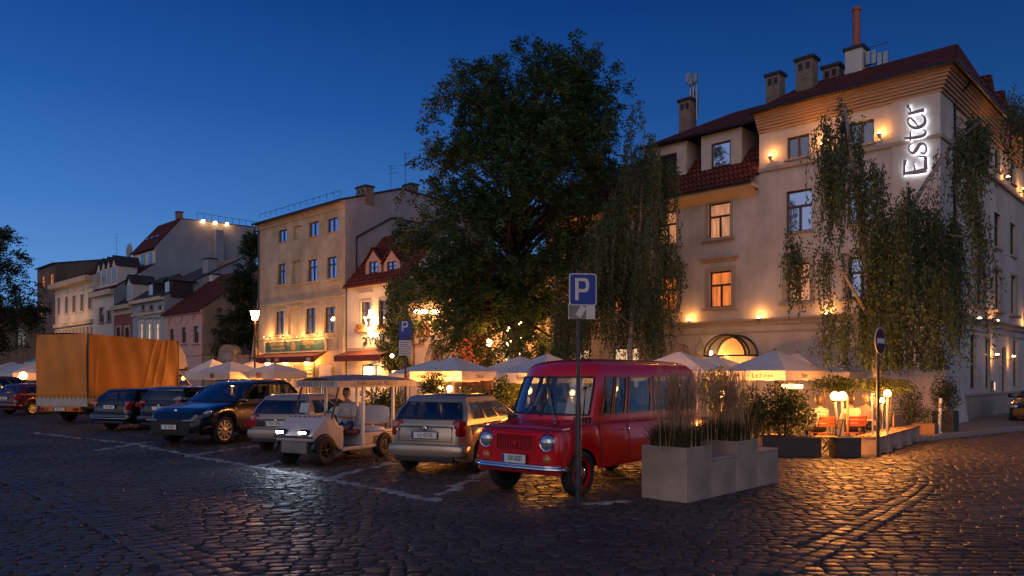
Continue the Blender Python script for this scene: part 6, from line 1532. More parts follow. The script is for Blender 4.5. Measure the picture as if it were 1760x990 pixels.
# ---- tour cart
cart = thing('tour_cart', 'small white electric tour cart with lit headlamps and lettered canopy', 'cart')
CW = paint('off-white fibreglass', (.50, .44, .41), .4, 0, .3)
hw = .52
for x, y in ((-.46, 1.05), (.46, 1.05), (-.46, -.95), (.46, -.95)): wheel_parts(cart, x, y, 0.30 if y > 0 else .28, .22, M['black'], 5, rimr=.5)
mb = MB(); prof = [(.45, .78), (.62, .82), (.80, 1.03), (1.02, 1.0), (1.36, .70), (1.42, .60), (1.42, .52), (1.36, .50), (.9, .50), (.6, .28), (.45, .26)]
mb.add([(x * (1 if p[0] < 1.1 else .93), p[0], p[1]) for x in (-hw, hw) for p in prof], [tuple(range(len(prof) - 1, -1, -1)), tuple(range(len(prof), 2 * len(prof)))] + [(i, (i + 1) % len(prof), (i + 1) % len(prof) + len(prof), i + len(prof)) for i in range(len(prof))])
mb.build('front_cowl', CW, cart, bevel=.04, segs=3)
mb = MB(); mb.box(-hw * .95, hw * .95, 1.39, 1.44, .575, .625); mb.build('front_band', M['black'], cart)
mb = MB(); mb.box(-.34, .34, 1.30, 1.40, .26, .52); mb.build('bumper_plate', mk('grey plastic', (.12, .115, .11), .6), cart, bevel=.02)
for x in (-hw, hw): mb = MB(); mb.tube([(math.copysign(hw - .02, x), 1.05 + .34 * math.cos(a), .27 + .34 * math.sin(a)) for a in np.linspace(.1, PI - .1, 10)], .05, 6); mb.build('mudguard', M['black'], cart, 180)
mb = MB(); mb.box(-hw, hw, -1.35, .5, .24, .32); mb.box(-hw, hw, -1.35, -.15, .32, .58); mb.build('floor_pan', CW, cart, bevel=.02)
mb = MB(); mb.box(-hw - .006, hw + .006, -.75, -.55, .34, .5); mb.build('vent', M['black'], cart)
for y, zz in ((.05, .62), (-.85, .62)):
    mb = MB(); mb.blob((0, y - .05, zz), (hw * .95, .25, .07), 4, 16, 6); mb.build('bench_seat', mk('maroon vinyl', (.16, .03, .03), .5) if y > 0 else M['white'], cart, 180)
    mb = MB(); mb.blob((0, y - .32, zz + .32), (hw * .95, .07, .22), 4, 16, 8); mb.build('backrest', M['white'], cart, 180)
ZC = 1.62
posts = [(-hw, .62, .80, ZC, .98), (hw, .62, .80, ZC, .98)]
for x in (-hw, hw): mb = MB(); mb.tube([(x, .84, .95), (x * .97, .60, ZC)], .022, 6); mb.build('windscreen_post', M['black'], cart)
for y in (-.18, -1.28):
    for x in (-hw, hw): mb = MB(); mb.box(x - .028, x + .028, y - .028, y + .028, .30, ZC); mb.build('canopy_post', M['white'], cart)
mb = MB(); mb.add([(-hw * .96, .83, .98), (hw * .96, .83, .98), (hw * .93, .60, ZC - .02), (-hw * .93, .60, ZC - .02)], [(0, 1, 2, 3)]); mb.build('windscreen', M['cglass'], cart)
mb = MB(); cx, yf, yr = hw + .04, .74, -2.15; n = 9
V, Fq = [], []
for j in range(n + 1):
    t = j / n; y = yf + (yr - yf) * t
    for i in range(n + 1): s = i / n * 2 - 1; V.append((s * cx, y, ZC + .10 + .15 * math.cos(s * PI / 2) ** .8 * math.sin(PI * (.08 + .84 * t)) ** .5))
for j in range(n):
    for i in range(n): a = j * (n + 1) + i; Fq.append((a, a + 1, a + n + 2, a + n + 1))
mb.add(V, Fq); mb.build('canopy', mk('grey canopy vinyl', (.22, .20, .20), .5), cart, 60)
mb = MB(); zt_, zb_ = ZC + .115, ZC - .03
for a, b in (((-cx, yf), (cx, yf)), ((-cx, yr), (cx, yr)), ((-cx, yf), (-cx, yr)), ((cx, yf), (cx, yr))): mb.add([(a[0], a[1], zb_), (b[0], b[1], zb_), (b[0], b[1], zt_), (a[0], a[1], zt_)], [(0, 1, 2, 3)])
va = mb.build('valance', mk('pale valance', (.42, .36, .32), .6), cart); m_ = va.modifiers.new('Solid', 'SOLIDIFY'); m_.thickness = .008; m_.offset = 0
TXT = mk('dark red lettering', (.16, .02, .02), .5)
text('lettering', 'GUIDED CITY TOUR', .135, TXT, va, Matrix.Translation((0, yf + .008, ZC + .045)) @ Matrix.Rotation(PI, 4, 'Z') @ XZ, .002, xs=.80)
text('lettering', '/ ZWIEDZANIE MIASTA', .135, TXT, va, Matrix.Translation((-cx - .008, (yf + yr) / 2 + .1, ZC + .045)) @ Matrix.Rotation(-PI / 2, 4, 'Z') @ XZ, .002, xs=1.15)
for x in (-.30, .30):
    mb = MB(); mb.blob((x, 1.40, .70), (.11, .09, .055), 3, 12, 8); o = mb.build('headlight', M['black'], cart, 180)
    mb = MB(); mb.box(x - .085, x + .085, 1.470, 1.490, .675, .715); mb.build('led_lens', emit('cold led', (.8, .9, 1), 60), o)
    lamp('headlight_beam', (x, 1.53, .69), 20, (.70, .84, 1), .03, cart, 150, (0, 1, -.35), .8)
STI = [mk('red sticker', (.3, .02, .02), .5), mk('dark blue sticker', (.02, .03, .15), .5)]; mb = MB()
for k in range(7):
    x = -.40 + k * .13; mb.add([(x, 1.055 + .005, .962), (x + .08, 1.06, .962), (x + .08, 1.02, 1.004), (x, 1.02, 1.004)], [(0, 1, 2, 3)]); mb.build('flag_sticker', STI[k % 2], cart); mb = MB()
mb = MB(); mb.tube([(-.24 + .17 * math.cos(a), .56 + .06 * math.sin(a), .93 + .15 * math.sin(a)) for a in np.linspace(0, 2 * PI, 21)], .016, 6); mb.tube([(-.24, .56, .93), (-.24, .75, .72)], .02, 6); mb.build('steering_wheel', M['black'], cart, 180)
mb = MB(); mb.add([(.18, .785, 1.06), (.42, .785, 1.06), (.42, .72, 1.26), (.18, .72, 1.26)], [(0, 1, 2, 3)]); mb.build('paper_notice', M['white'], cart)
mb = MB(); mb.box(-hw - .012, -hw - .004, -1.3, -.95, .36, .62); o = mb.build('side_placard', M['white'], cart); mb = MB(); [mb.box(-hw - .018, -hw - .012, -1.27, -.98, .40 + .05 * k, .42 + .05 * k) for k in range(4)]; mb.build('print', TXT, o)
place(cart, -.46 - .11, 1.05, 562, 801, R(180 - 27))
# ------------------------------------------------------------------ terrace: umbrellas, lamps, signs, furniture, people
CANV = mk('umbrella canvas', (.50, .48, .46), .8, var=.1, scale=1.5); VAL = mk('umbrella valance', (.56, .50, .42), .8, var=.08)
INKV = mk('faded print', (.07, .05, .05), .7); REDV = mk('red oval print', (.35, .04, .03), .7)
def umbrella(label, uc, v_e, sa, sb, y0, v_a, ltxt=(), rtxt=(), oval=False, val=.27, name='parasol', canv=CANV, group='parasols over the restaurant terraces', cat='parasol'):
    k = (uc - UC) / F; cor = Vector((k * y0, y0, 0)); cen = cor + A * sa / 2 + B * sb / 2
    ze = H - (v_e - VH) / F * y0; za = H - (v_a - VH) / F * cen.y
    root = thing(name, label, cat, cen, ROT, group)
    hx, hy = sa / 2, sb / 2; n = 6
    mb = MB()
    for c0, c1 in (((-hx, -hy), (hx, -hy)), ((hx, -hy), (hx, hy)), ((hx, hy), (-hx, hy)), ((-hx, hy), (-hx, -hy))):
        V = []
        for j in range(n + 1):
            t = j / n
            for i in range(n + 1):
                s = i / n; x = (c0[0] + (c1[0] - c0[0]) * s) * (1 - t); y = (c0[1] + (c1[1] - c0[1]) * s) * (1 - t)
                V.append((x, y, ze + (za - ze) * (t ** .94) - .05 * math.sin(PI * s) * math.sin(PI * min(1, t + .05)) * (1 - t)))
        mb.add(V, [(j * (n + 1) + i, j * (n + 1) + i + 1, (j + 1) * (n + 1) + i + 1, (j + 1) * (n + 1) + i) for j in range(n) for i in range(n)])
    mb.build('canopy', canv, root, 35)
    mb = MB(); m = 14
    for c0, c1 in (((-hx, -hy), (hx, -hy)), ((hx, -hy), (hx, hy)), ((hx, hy), (-hx, hy)), ((-hx, hy), (-hx, -hy))):
        V = []
        for i in range(m + 1):
            s = i / m; x = c0[0] + (c1[0] - c0[0]) * s; y = c0[1] + (c1[1] - c0[1]) * s; w_ = .012 * math.sin(s * 17)
            nx, ny = (c1[1] - c0[1]), -(c1[0] - c0[0]); l = math.hypot(nx, ny)
            V += [(x, y, ze), (x + nx / l * w_, y + ny / l * w_, ze - val + .012 * math.sin(s * 23))]
        mb.add(V, [(2 * i, 2 * i + 1, 2 * i + 3, 2 * i + 2) for i in range(m)])
    va = mb.build('valance', VAL, root, 35)
    for s, x, sz, xs in ltxt: text('lettering', s, sz, INKV, va, Matrix.Translation((-hx + sa * x, -hy - .016, ze - val * .52)) @ XZ, .002, xs=xs)
    for s, x, sz, xs in rtxt: text('lettering', s, sz, INKV, va, Matrix.Translation((hx + .016, -hy + sb * x, ze - val * .52)) @ Matrix.Rotation(PI / 2, 4, 'Z') @ XZ, .002, xs=xs)
    if oval:
        mb = MB(); mb.lathe([(0, 0), (.13, 0), (.13, .01), (0, .012)], 20, M=Matrix.Translation((-hx + sa * .5, -hy - .014, ze - val * .5)) @ Matrix.Diagonal((1.7, 1, 1, 1)) @ Matrix.Rotation(PI / 2, 4, 'X')); mb.build('oval_print', REDV, va)
    mb = MB(); mb.tube([(0, 0, .06), (0, 0, za - .02)], .028, 8); mb.blob((0, 0, za + .02), (.06, .06, .05), 2, 8, 5); mb.build('pole', M['wood'], root)
    mb = MB()
    for c in ((-hx, -hy), (hx, -hy), (hx, hy), (-hx, hy)): mb.tube([(c[0] * .98, c[1] * .98, ze - .01), (0, 0, za - .08)], .012, 5); mb.tube([(c[0] * .5, c[1] * .5, ze + (za - ze) * .46), (0, 0, ze - .25)], .01, 4)
    mb.build('ribs', M['wood'], root)
    mb = MB(); mb.box(-.3, .3, -.3, .3, 0, .07); mb.build('base', M['concrete'], root, bevel=.02)
    return root
ESz = ('Ester', .5, .19, .95)
umbrella('largest cream parasol, lettered on both valances, behind the grass planters', 1350, 637, 1.95, 3.0, 21, 602, [('Leżajsk', .66, .19, 1.15), ('✦', .28, .15, 1)], [('Ester', .42, .20, 1.0)])
umbrella('small parasol to the right of the largest one, above the glowing foliage', 1460, 639, 2.2, 1.6, 24, 624, [('Leżajsk', .66, .19, 1)], [])
umbrella('white peaked parasol rising directly behind the back of the red van', 1212, 638, 2.6, 1.6, 20.5, 604, [('✦', .8, .15, 1)], [('✦', .5, .15, 1)])
umbrella('bluish parasol half hidden between the white peaked one and the largest one', 1262, 637, 2.5, 2, 25, 611)
umbrella('parasol whose tip shows behind the right slope of the largest one', 1405, 634, 2.5, 2.5, 26.5, 606)
umbrella('broad grey parasol with two words on its valance behind the silver hatchback', 793, 638, 2.41, 1.5, 22, 613, [('Leżajsk', .22, .17, 1), ('Ester', .68, .17, 1)], [('Ester', .5, .15, 1)])
umbrella('grey parasol tucked between the broad grey one and the one touching the red van', 900, 639, 2.2, 2, 23.5, 612, [('Ester', .45, .17, 1)])
umbrella('pale parasol overlapping the front of the red van roof', 938, 641, 1.83, 2.2, 19.5, 608, [('Ester', .55, .18, 1)])
umbrella('sandy parasol with a red oval, partly behind the broad grey one', 745, 642, 2.27, 2, 23.5, 618, oval=True)
umbrella('cream parasol with a red oval beyond the dark blue SUV', 395, 639, 3.9, 2, 37, 621, oval=True, val=.36)
umbrella('cream parasol in front of the ochre house doors', 470, 639, 3.0, 1.8, 36, 624, oval=True, val=.34)
umbrella('far small pale parasol before the garden gatehead', 415, 638, 3, 3, 46, 621, val=.4)
umbrella('pale parasol just right of the truck cab', 356, 640, 3.0, 2, 42, 617, val=.4)
umbrella('pale market parasol at the far left edge', 22, 641, 5, 4, 52, 620, val=.5)
umbrella('pale market parasol squeezed against the tarpaulin truck', 62, 642, 4.5, 4, 54, 622, val=.5)
umbrella('green market tent roof just left of the tarpaulin truck', 66, 622, 4, 4, 58, 600, val=.5, name='market_tent', canv=mk('green tent cloth', (.05, .30, .22), .7), group='market stalls', cat='tent')
umbrella('pale market parasol beyond the grey people carrier', -18, 640, 5, 4, 56, 622, val=.5)

GLOB = emit('glowing opal globe', (1, .55, .20), 5)
STEEL = mk('brushed steel post', (.45, .43, .42), .35, .8)
def patio_lamp(label, u, v, y0, base=None, pw=75, r=.085, group='glowing terrace lamps'):
    p = at(u, v, y0); root = thing('terrace_lamp', label, 'lamp', (p.x, y0, 0), 0, group)
    b = Vector((0, 0, 0)) if base is None else Vector((base[0], base[1], 0))
    mb = MB(); mb.tube([b, (0, 0, p.z - r * 1.1)], [.035, .028], 10); mb.lathe([(.11, 0), (.10, .02), (.03, .04)], 14, M=Matrix.Translation(b)); mb.build('post', STEEL, root, 50)
    mb = MB(); mb.lathe([(.02, -r * 1.5), (r * .8, -r * 1.1), (r * .8, -r * .9)], 12, M=Matrix.Translation((0, 0, p.z))); mb.build('socket', M['iron'], root, 50)
    mb = MB(); mb.blob((0, 0, p.z), (r, r, r * 1.15), 2, 12, 8); mb.build('globe', GLOB, root, 180)
    lamp('globe_light', (0, -r - .10, p.z - .02), pw * 2.0, WARM, .08, root); lamp('globe_light', (0, r + .10, p.z - .02), pw * 1.2, WARM, .08, root)
    return root
patio_lamp('glowing globe lamp on a slanting steel post, nearest to the dark planter box', 1435, 681, 17.55, (.09, -.1), 80, .10)
patio_lamp('glowing globe lamp just right of the one on the slanting post', 1448, 681, 17.75, None, 60, .10)
patio_lamp('glowing lamp on a straight steel post right of the no-entry sign', 1525, 676, 18.6, None, 85, .085)
patio_lamp('smaller glowing lamp half behind the no-entry post', 1516, 688, 20.0, None, 40, .07)
patio_lamp('glowing globe lamp behind the second grass clump', 1241, 678, 19.4, None, 80, .09)
patio_lamp('left of the twin globe lamps behind the silver hatchback', 757, 667, 22.5, None, 60, .08)
patio_lamp('right of the twin globe lamps behind the silver hatchback', 773, 668, 22.0, None, 80, .09)
patio_lamp('bright globe lamp seen through the left half of the van windscreen', 908, 671, 19.5, None, 80, .11)
patio_lamp('small globe lamp seen through the middle of the van windscreen', 957, 680, 21, None, 45, .07)
patio_lamp('globe lamp seen through the right half of the van windscreen', 984, 675, 20.5, None, 55, .08)
patio_lamp('globe lamp seen through the van door window', 1058, 668, 20.5, None, 50, .08)
patio_lamp('lamp low under the far left market parasols', 40, 646, 50, None, 260, .25)
patio_lamp('lamp under the cream parasol beyond the dark blue SUV', 400, 662, 38.5, None, 150, .1)
patio_lamp('lamp under the cream parasol before the ochre house', 462, 660, 37.5, None, 150, .1)
ht = thing('patio_heater', 'row of glowing heater bars under the largest parasol', 'heater', (at(1361, 665, 22).x, 22, 0))
mb = MB(); z = at(0, 664, 22).z; mb.box(-.32, .32, -.03, .06, z - .08, z + .1); mb.tube([(0, .05, 0), (0, .05, z)], .03, 8); mb.build('housing', M['iron'], ht)
mb = MB()
for k in range(7): x = -.27 + .09 * k; mb.box(x - .03, x + .03, -.05, -.031, z - .06, z + .05)
mb.build('glowing_bar', emit('heater bars', (1, .42, .10), 14), ht); lamp('heater_light', (0, -.25, z), 60, WARM, .1, ht)
for u, v, y, p in ((1300, 668, 21, 45), (1190, 664, 22, 40), (1330, 640, 26, 70), (1200, 640, 28, 70), (1420, 650, 25, 50), (1385, 668, 22, 45), (840, 668, 23, 50), (700, 664, 23, 40), (1500, 672, 21, 35)):
    q = at(u, v, y); lamp('terrace_fill', q, p * 3.8, WARM, .1)  # bare fill lights added to warm the terrace and the hotel wall

# street lamp by the ochre house
p = at(438, 541, 45); sl_ = thing('street_lamp', 'old street lantern glowing on a dark post by the ochre house', 'street lamp', (p.x, 45, 0))
mb = MB(); mb.lathe([(.16, 0), (.16, .4), (.09, .6), (.08, 1.4), (.06, 1.5), (.05, p.z - .6), (.09, p.z - .5), (.05, p.z - .4), (.05, p.z - .3)], 12); mb.build('post', M['iron'], sl_, 50)
mb = MB(); mb.lathe([(.15, p.z - .3), (.28, p.z + .22)], 6); mb.build('lantern_glass', emit('street lantern glass', (1, .74, .42), 22), sl_)
mb = MB(); mb.lathe([(.32, p.z + .222), (.20, p.z + .36), (.05, p.z + .44), (.03, p.z + .55)], 6)
for k in range(6): a = k * PI / 3; mb.tube([(.155 * math.cos(a), .155 * math.sin(a), p.z - .3), (.285 * math.cos(a), .285 * math.sin(a), p.z + .22)], .016, 4)
mb.build('lantern_frame', M['iron'], sl_); lamp('lantern_light', (.25, -.35, p.z - .05), 700, WARM, .15, sl_); lamp('lantern_light', (.3, .3, p.z - .1), 600, WARM, .15, sl_)

# ---- signs
SBLUE = mk('sign blue', (.006, .035, .28), .35); SWHT = mk('sign white', (.62, .58, .54), .4, var=.04); SGREY = mk('sign grey', (.20, .19, .17), .5); SRED = mk('sign red', (.17, .012, .013), .5); POSTM = mk('galvanised post, dark', (.045, .045, .05), .45, .5)
b = G(994, 868); ps = thing('parking_sign', 'blue parking sign with a ticket plate below on a tall post before the red van', 'road sign', b, R(9))
mb = MB(); zt = 3.34; mb.lathe([(.045, 0), (.045, 1.42), (.03, 1.46), (.03, zt)], 12); mb.build('post', POSTM, ps, 50)
cx_ = .055
def rrect(w_, h_, r, n=5): return [(sx_ * (w_ / 2 - r) + r * math.cos(a), sz_ * (h_ / 2 - r) + r * math.sin(a)) for sx_, sz_, a0 in ((1, 1, 0), (-1, 1, PI / 2), (-1, -1, PI), (1, -1, 1.5 * PI)) for a in [a0 + i * PI / 2 / n for i in range(n + 1)]]
zc = at(1002, 498, b.y).z
mb = MB(Matrix.Translation((cx_, -.05, zc))); mb.prism(rrect(.40, .455, .045), 0, .012); mb.prism(rrect(.37, .425, .035), -.003, -.001, 1); pl = mb.build('plate', [SWHT, SBLUE], ps)
mb = MB(Matrix.Translation((cx_ - .01, -.056, zc + .005)))
t = .048; mb.box(-.105, -.105 + t, -.003, 0, -.16, .155); mb.prism([(-.105 + t, .155), (.045, .155), (.082, .135), (.096, .095), (.096, .015), (.082, -.025), (.045, -.045), (-.105 + t, -.045), (-.105 + t, .0), (.025, .0), (.043, .012), (.05, .03), (.05, .082), (.043, .10), (.025, .112), (-.105 + t, .112)], -.003, 0); mb.build('letter', SWHT, pl)
z2 = at(1000, 536, b.y).z
mb = MB(Matrix.Translation((cx_ - .012, -.048, z2))); mb.box(-.19, .06, 0, .01, -.105, .105, 0); mb.box(.062, .19, 0, .01, -.105, .105, 1); mb.box(-.195, -.19, -.004, .01, -.11, .11, 1)
mb.box(-.045, .045, -.006, -.001, -.08, .08, 1, Matrix.Translation((-.02, 0, 0)) @ Matrix.Rotation(.55, 4, 'Y')); mb.build('ticket_plate', [SGREY, SWHT], ps)
mb = MB(); mb.lathe([(.034, 0), (.034, .05)], 12, M=Matrix.Translation((0, 0, zc + .08))); mb.lathe([(.034, 0), (.034, .05)], 12, M=Matrix.Translation((0, 0, z2))); mb.build('clamp', M['steel'], ps)

y_ = 19.0; b = at(697, 600, y_); isg = thing('parking_tariff_sign', 'tall blue and white parking tariff board on a thin post behind the tour cart', 'road sign', (b.x, y_, 0), R(6))
mb = MB(); z1, z0 = at(0, 552, y_).z, at(0, 611, y_).z; mb.lathe([(.03, 0), (.03, z1 + .02)], 8); mb.build('post', POSTM, isg)
zm = at(0, 585, y_).z
mb = MB(); mb.box(-.16, .15, -.05, -.035, zm, z1, 0); mb.box(-.16, .15, -.05, -.035, z0, zm - .004, 1); bo = mb.build('board', [SBLUE, SWHT], isg)
mb = MB(Matrix.Translation((-.01, -.052, zm + .36)) @ Matrix.Diagonal((.75, 1, .75, 1))); mb.box(-.105, -.06, -.003, 0, -.18, .155); mb.prism([(-.06, .155), (.06, .155), (.09, .12), (.09, -.02), (.06, -.05), (-.06, -.05), (-.06, 0), (.03, 0), (.045, .02), (.045, .09), (.03, .11), (-.06, .11)], -.003, 0); mb.build('letter', SWHT, bo)
mb = MB()
for k in range(6): mb.box(-.14, .13 - (.06 if k % 3 == 1 else 0), -.0535, -.0505, zm - .06 - k * .055, zm - .045 - k * .055)
mb.box(-.02, .12, -.0535, -.0505, zm + .03, zm + .1); mb.build('small_print', INKV, bo)

b = G(1509, 786); ne = thing('no_entry_sign', 'round red no-entry sign turned half edge-on on a dark post', 'road sign', b, R(43))
mb = MB(); zc = at(1513, 586, b.y).z; mb.lathe([(.035, 0), (.035, zc + .34)], 10); mb.build('post', POSTM, ne, 50)
Md = Matrix.Translation((0, -.055, zc)) @ Matrix.Rotation(PI / 2, 4, 'X')
mb = MB(); mb.lathe([(0, -.012), (.30, -.012), (.305, 0), (.30, .004)], 36, 0, Md); mb.lathe([(.285, .005), (0, .005)], 36, 1, Md); di = mb.build('disc', [SWHT, SRED], ne)
mb = MB(Matrix.Translation((0, -.064, zc))); mb.box(-.21, .21, -.002, .002, -.055, .055); mb.build('bar', SWHT, di)

# ---- planters with shrubs
DKB = mk('dark planter board', (.035, .028, .028), .6, stretch=(1, 1, 8), scale=3)
c = G(1362, 786); planter('long dark planter box under the big bush right of the concrete benches', (c.x, c.y + .3, 0), 1.32, .6, .46, DKB, rz=R(-3))
shrub('planter_bush', 'big rounded dark bush in the long dark planter box', 'bush', (c.x - .05, c.y + .35, .42), (.72, .42, .62), 3400, .075, LF_BUSH)
c2 = G(1320, 786); shrub('planter_bush', 'slender leafy bush at the left end of the long dark planter', 'bush', (c2.x - .15, c2.y + .55, .42), (.34, .3, .60), 1200, .07, LF_BUSH)
c = G(1461, 787); planter('square dark planter box at the terrace corner beside the slanting lamp', (c.x, c.y + .26, 0), .54, .5, .46, DKB, rz=R(-3))
def place_shrub(lab, cat, u, v, y, r, n, leaf=.08, mat=LF_BUSH, stems=4, name='shrub', floor=True):
    p = at(u, v, y); return shrub(name, lab, cat, (p.x, y, 0), r, n, leaf, mat, zc=p.z, stems=stems)
place_shrub('yellow-lit leafy shrub behind the second grass clump', 'shrub', 1232, 670, 20.2, (.55, .4, .62), 1700)
place_shrub('dark low shrub between the second grass clump and the big bush', 'shrub', 1275, 718, 18.6, (.62, .4, .5), 1700)
place_shrub('yellow-lit spreading shrub above the terrace lamps, left part', 'shrub', 1440, 661, 19.6, (.75, .45, .24), 1500, .07)
place_shrub('yellow-lit spreading shrub above the terrace lamps, right of the post', 'shrub', 1522, 664, 20.0, (.72, .45, .22), 1400, .07)
place_shrub('yellow-lit leafy shrub behind the silver hatchback under the broad grey parasol', 'shrub', 744, 668, 21.5, (.45, .4, .5), 1300)
place_shrub('yellow-lit shrub between the silver hatchback and the red van', 'shrub', 868, 672, 20.6, (.5, .4, .48), 1500)
place_shrub('dark shrub under the parasol right behind the tour cart', 'shrub', 660, 690, 21.0, (.9, .4, .45), 1500)
place_shrub('ragged shrub behind the silver hatchback roof', 'shrub', 815, 690, 21.0, (.8, .4, .5), 1500)
place_shrub('low clipped hedge in front of the hotel corner', 'hedge', 1575, 716, 23.0, (.9, .35, .38), 2200, .05, LF_BOX, name='hedge')
place_shrub('dark upright shrub behind the hedge by the hotel corner', 'shrub', 1562, 690, 24.0, (.5, .4, .75), 1400, .06, LF_BOX)
tp = place_shrub('tall clipped topiary in a dark pot beside the hotel pier', 'topiary', 1625, 680, 23.6, (.43, .43, .68), 3600, .05, LF_BOX, name='topiary')
tp.children[0].location = (0, 0, 0)
p = at(1625, 735, 23.6); planter('dark square pot under the clipped topiary', (p.x, 23.6, .115), .6, .6, .62, DKB, name='plant_pot', cat='pot')
p = at(1590, 740, 22.4); planter('pale timber planter below the clipped hedge', (p.x, 22.4, .0), .62, .4, .42, M['wood'])
p = at(1614, 740, 22.6); bp_ = thing('bollard', 'slim leaning white bollard in front of the topiary pot', 'bollard', (p.x, 22.6, .115)); mb = MB(); mb.tube([(0, 0, 0), (.05, 0, 1.05)], .045, 10); mb.tube([(0, 0, 0), (.002, 0, .06)], .08, 10); mb.build('post', M['white'], bp_); mb = MB(); mb.tube([(.036, 0, .75), (.043, 0, .9)], .048, 10); mb.build('band', SGREY, bp_)
for u, v0, v1, y, lab in ((1500, 676, 748, 18.0, 'thin pale post with a banded top left of the no-entry sign'), (1457, 680, 752, 18.0, 'thin dark stake beside the man in the cream shirt')):
    p = at(u, v1, y); q = at(u, v0, y); o = thing('stake', lab, 'post', (p.x, y, 0)); mb = MB(); mb.tube([(0, 0, 0), (0, 0, q.z)], .024, 8); mb.build('post', STEEL if u == 1500 else M['wood'], o)
    if u == 1500: mb = MB(); [mb.tube([(0, 0, q.z - .04 - .07 * k), (0, 0, q.z - .005 - .07 * k)], .04, 10) for k in range(4)]; mb.build('band', M['white'], o)

# ---- benches and chairs at the terrace edge
s0, s1 = G(1492, 783), G(1566, 758); dv = (s1 - s0); nb = 4
TIM = mk('bench timber', (.24, .15, .08), .55, stretch=(1, 6, 6), scale=5)
for k in range(nb):
    c = s0 + dv * ((k + .5) / nb); ln = dv.length / nb; rz = math.atan2(dv.y, dv.x)
    lab = ('concrete and timber bench block right behind the no-entry post', 'second concrete and timber bench block along the lane', 'third concrete and timber bench block along the lane', 'farthest concrete bench block, with a low timber back')[k]
    o = thing('terrace_bench', lab, 'bench', c, rz, 'bench blocks along the terrace edge')
    mb = MB(); mb.box(-ln / 2 + .03, -ln / 2 + .25, -.22, .22, 0, .40); mb.box(ln / 2 - .25, ln / 2 - .03, -.22, .22, 0, .40); mb.box(-ln / 2 + .25, ln / 2 - .25, -.2, .2, .12, .40); mb.build('block', PB, o, bevel=.01)
    mb = MB(); [mb.box(-ln / 2 + .01, ln / 2 - .01, -.24 + .125 * j, -.135 + .125 * j, .403, .445) for j in range(4)]; mb.build('seat_slats', TIM, o)
    if k == 3: mb = MB(); mb.box(-ln / 2 + .05, ln / 2 - .05, .20, .24, .45, .78); mb.build('backrest', TIM, o)
ORG = mk('orange red chair slats', (.30, .055, .015), .5, stretch=(1, 1, 8), scale=4)
def folding_chair(label, loc, rz, slat=ORG, group='folding chairs on the terrace'):
    o = thing('folding_chair', label, 'chair', loc, rz, group)
    mb = MB(); [mb.box(-.20, .20, -.17 + .085 * j, -.10 + .085 * j, .44, .455) for j in range(5)]; mb.build('seat', slat, o)
    mb = MB(); [mb.box(-.21, .21, -.235 - .012 * j, -.22 - .012 * j, .62 + .085 * j, .69 + .085 * j) for j in range(3)]; mb.build('backrest', slat, o)
    for x in (-.21, .21):
        mb = MB(); mb.tube([(x, .24, 0), (x, -.18, .46), (x, -.27, .88)], .012, 6); mb.build('leg', M['iron'], o); mb = MB(); mb.tube([(x * .9, -.28, 0), (x * .9, .20, .44)], .012, 6); mb.build('leg', M['iron'], o)
    return o
def wp(u, v, y): p = at(u, v, y); return Vector((p.x, y, 0))
folding_chair('orange folding chair under the man in the cream shirt', wp(1465, 0, 18.5), R(5))
folding_chair('orange folding chair beside the slanting lamp, under the person in stripes', wp(1411, 0, 18.4), R(12))
folding_chair('empty dark folding chair with curled iron legs between the two dark planters', wp(1424, 0, 17.3), R(80), M['wood'])
rt = thing('rattan_chair', 'round-backed pale rattan armchair facing the man in the cream shirt', 'chair', wp(1487, 0, 19.6), R(160))
RAT = mk('pale rattan', (.5, .42, .36), .5)
mb = MB(); arc = [(.30 * math.cos(a), -.05 - .30 * math.sin(a), .66 + .26 * math.sin(a)) for a in np.linspace(0, PI, 15)]; mb.tube(arc, .02, 6)
for i in range(1, 14): mb.tube([arc[i], (arc[i][0] * .75, arc[i][1] * .75 + .0, .46)], .009, 4)
mb.build('backrest', RAT, rt, 60); mb = MB(); mb.lathe([(0, .43), (.27, .43), (.28, .45), (.27, .47), (0, .475)], 18); mb.build('seat', RAT, rt)
for a in (.8, 2.3, 3.9, 5.5): mb = MB(); mb.tube([(.24 * math.cos(a), .24 * math.sin(a), .44), (.27 * math.cos(a), .27 * math.sin(a), 0)], .018, 6); mb.build('leg', RAT, rt)
def table(label, loc, r=.38):
    o = thing('terrace_table', label, 'table', loc, 0, 'small round terrace tables'); mb = MB(); mb.lathe([(0, .71), (r, .71), (r + .01, .725), (r, .74), (0, .74)], 24); mb.build('tabletop', TIM, o); mb = MB(); mb.lathe([(.24, 0), (.22, .03), (.035, .06), (.03, .705)], 12); mb.build('pedestal', M['iron'], o)
table('small round table before the man in the cream shirt', wp(1476, 0, 19.0) + Vector((0, .1, 0))); table('small round table beside the woman under the largest parasol', wp(1312, 0, 20.6)); table('small round table under the broad grey parasol', wp(800, 0, 23))

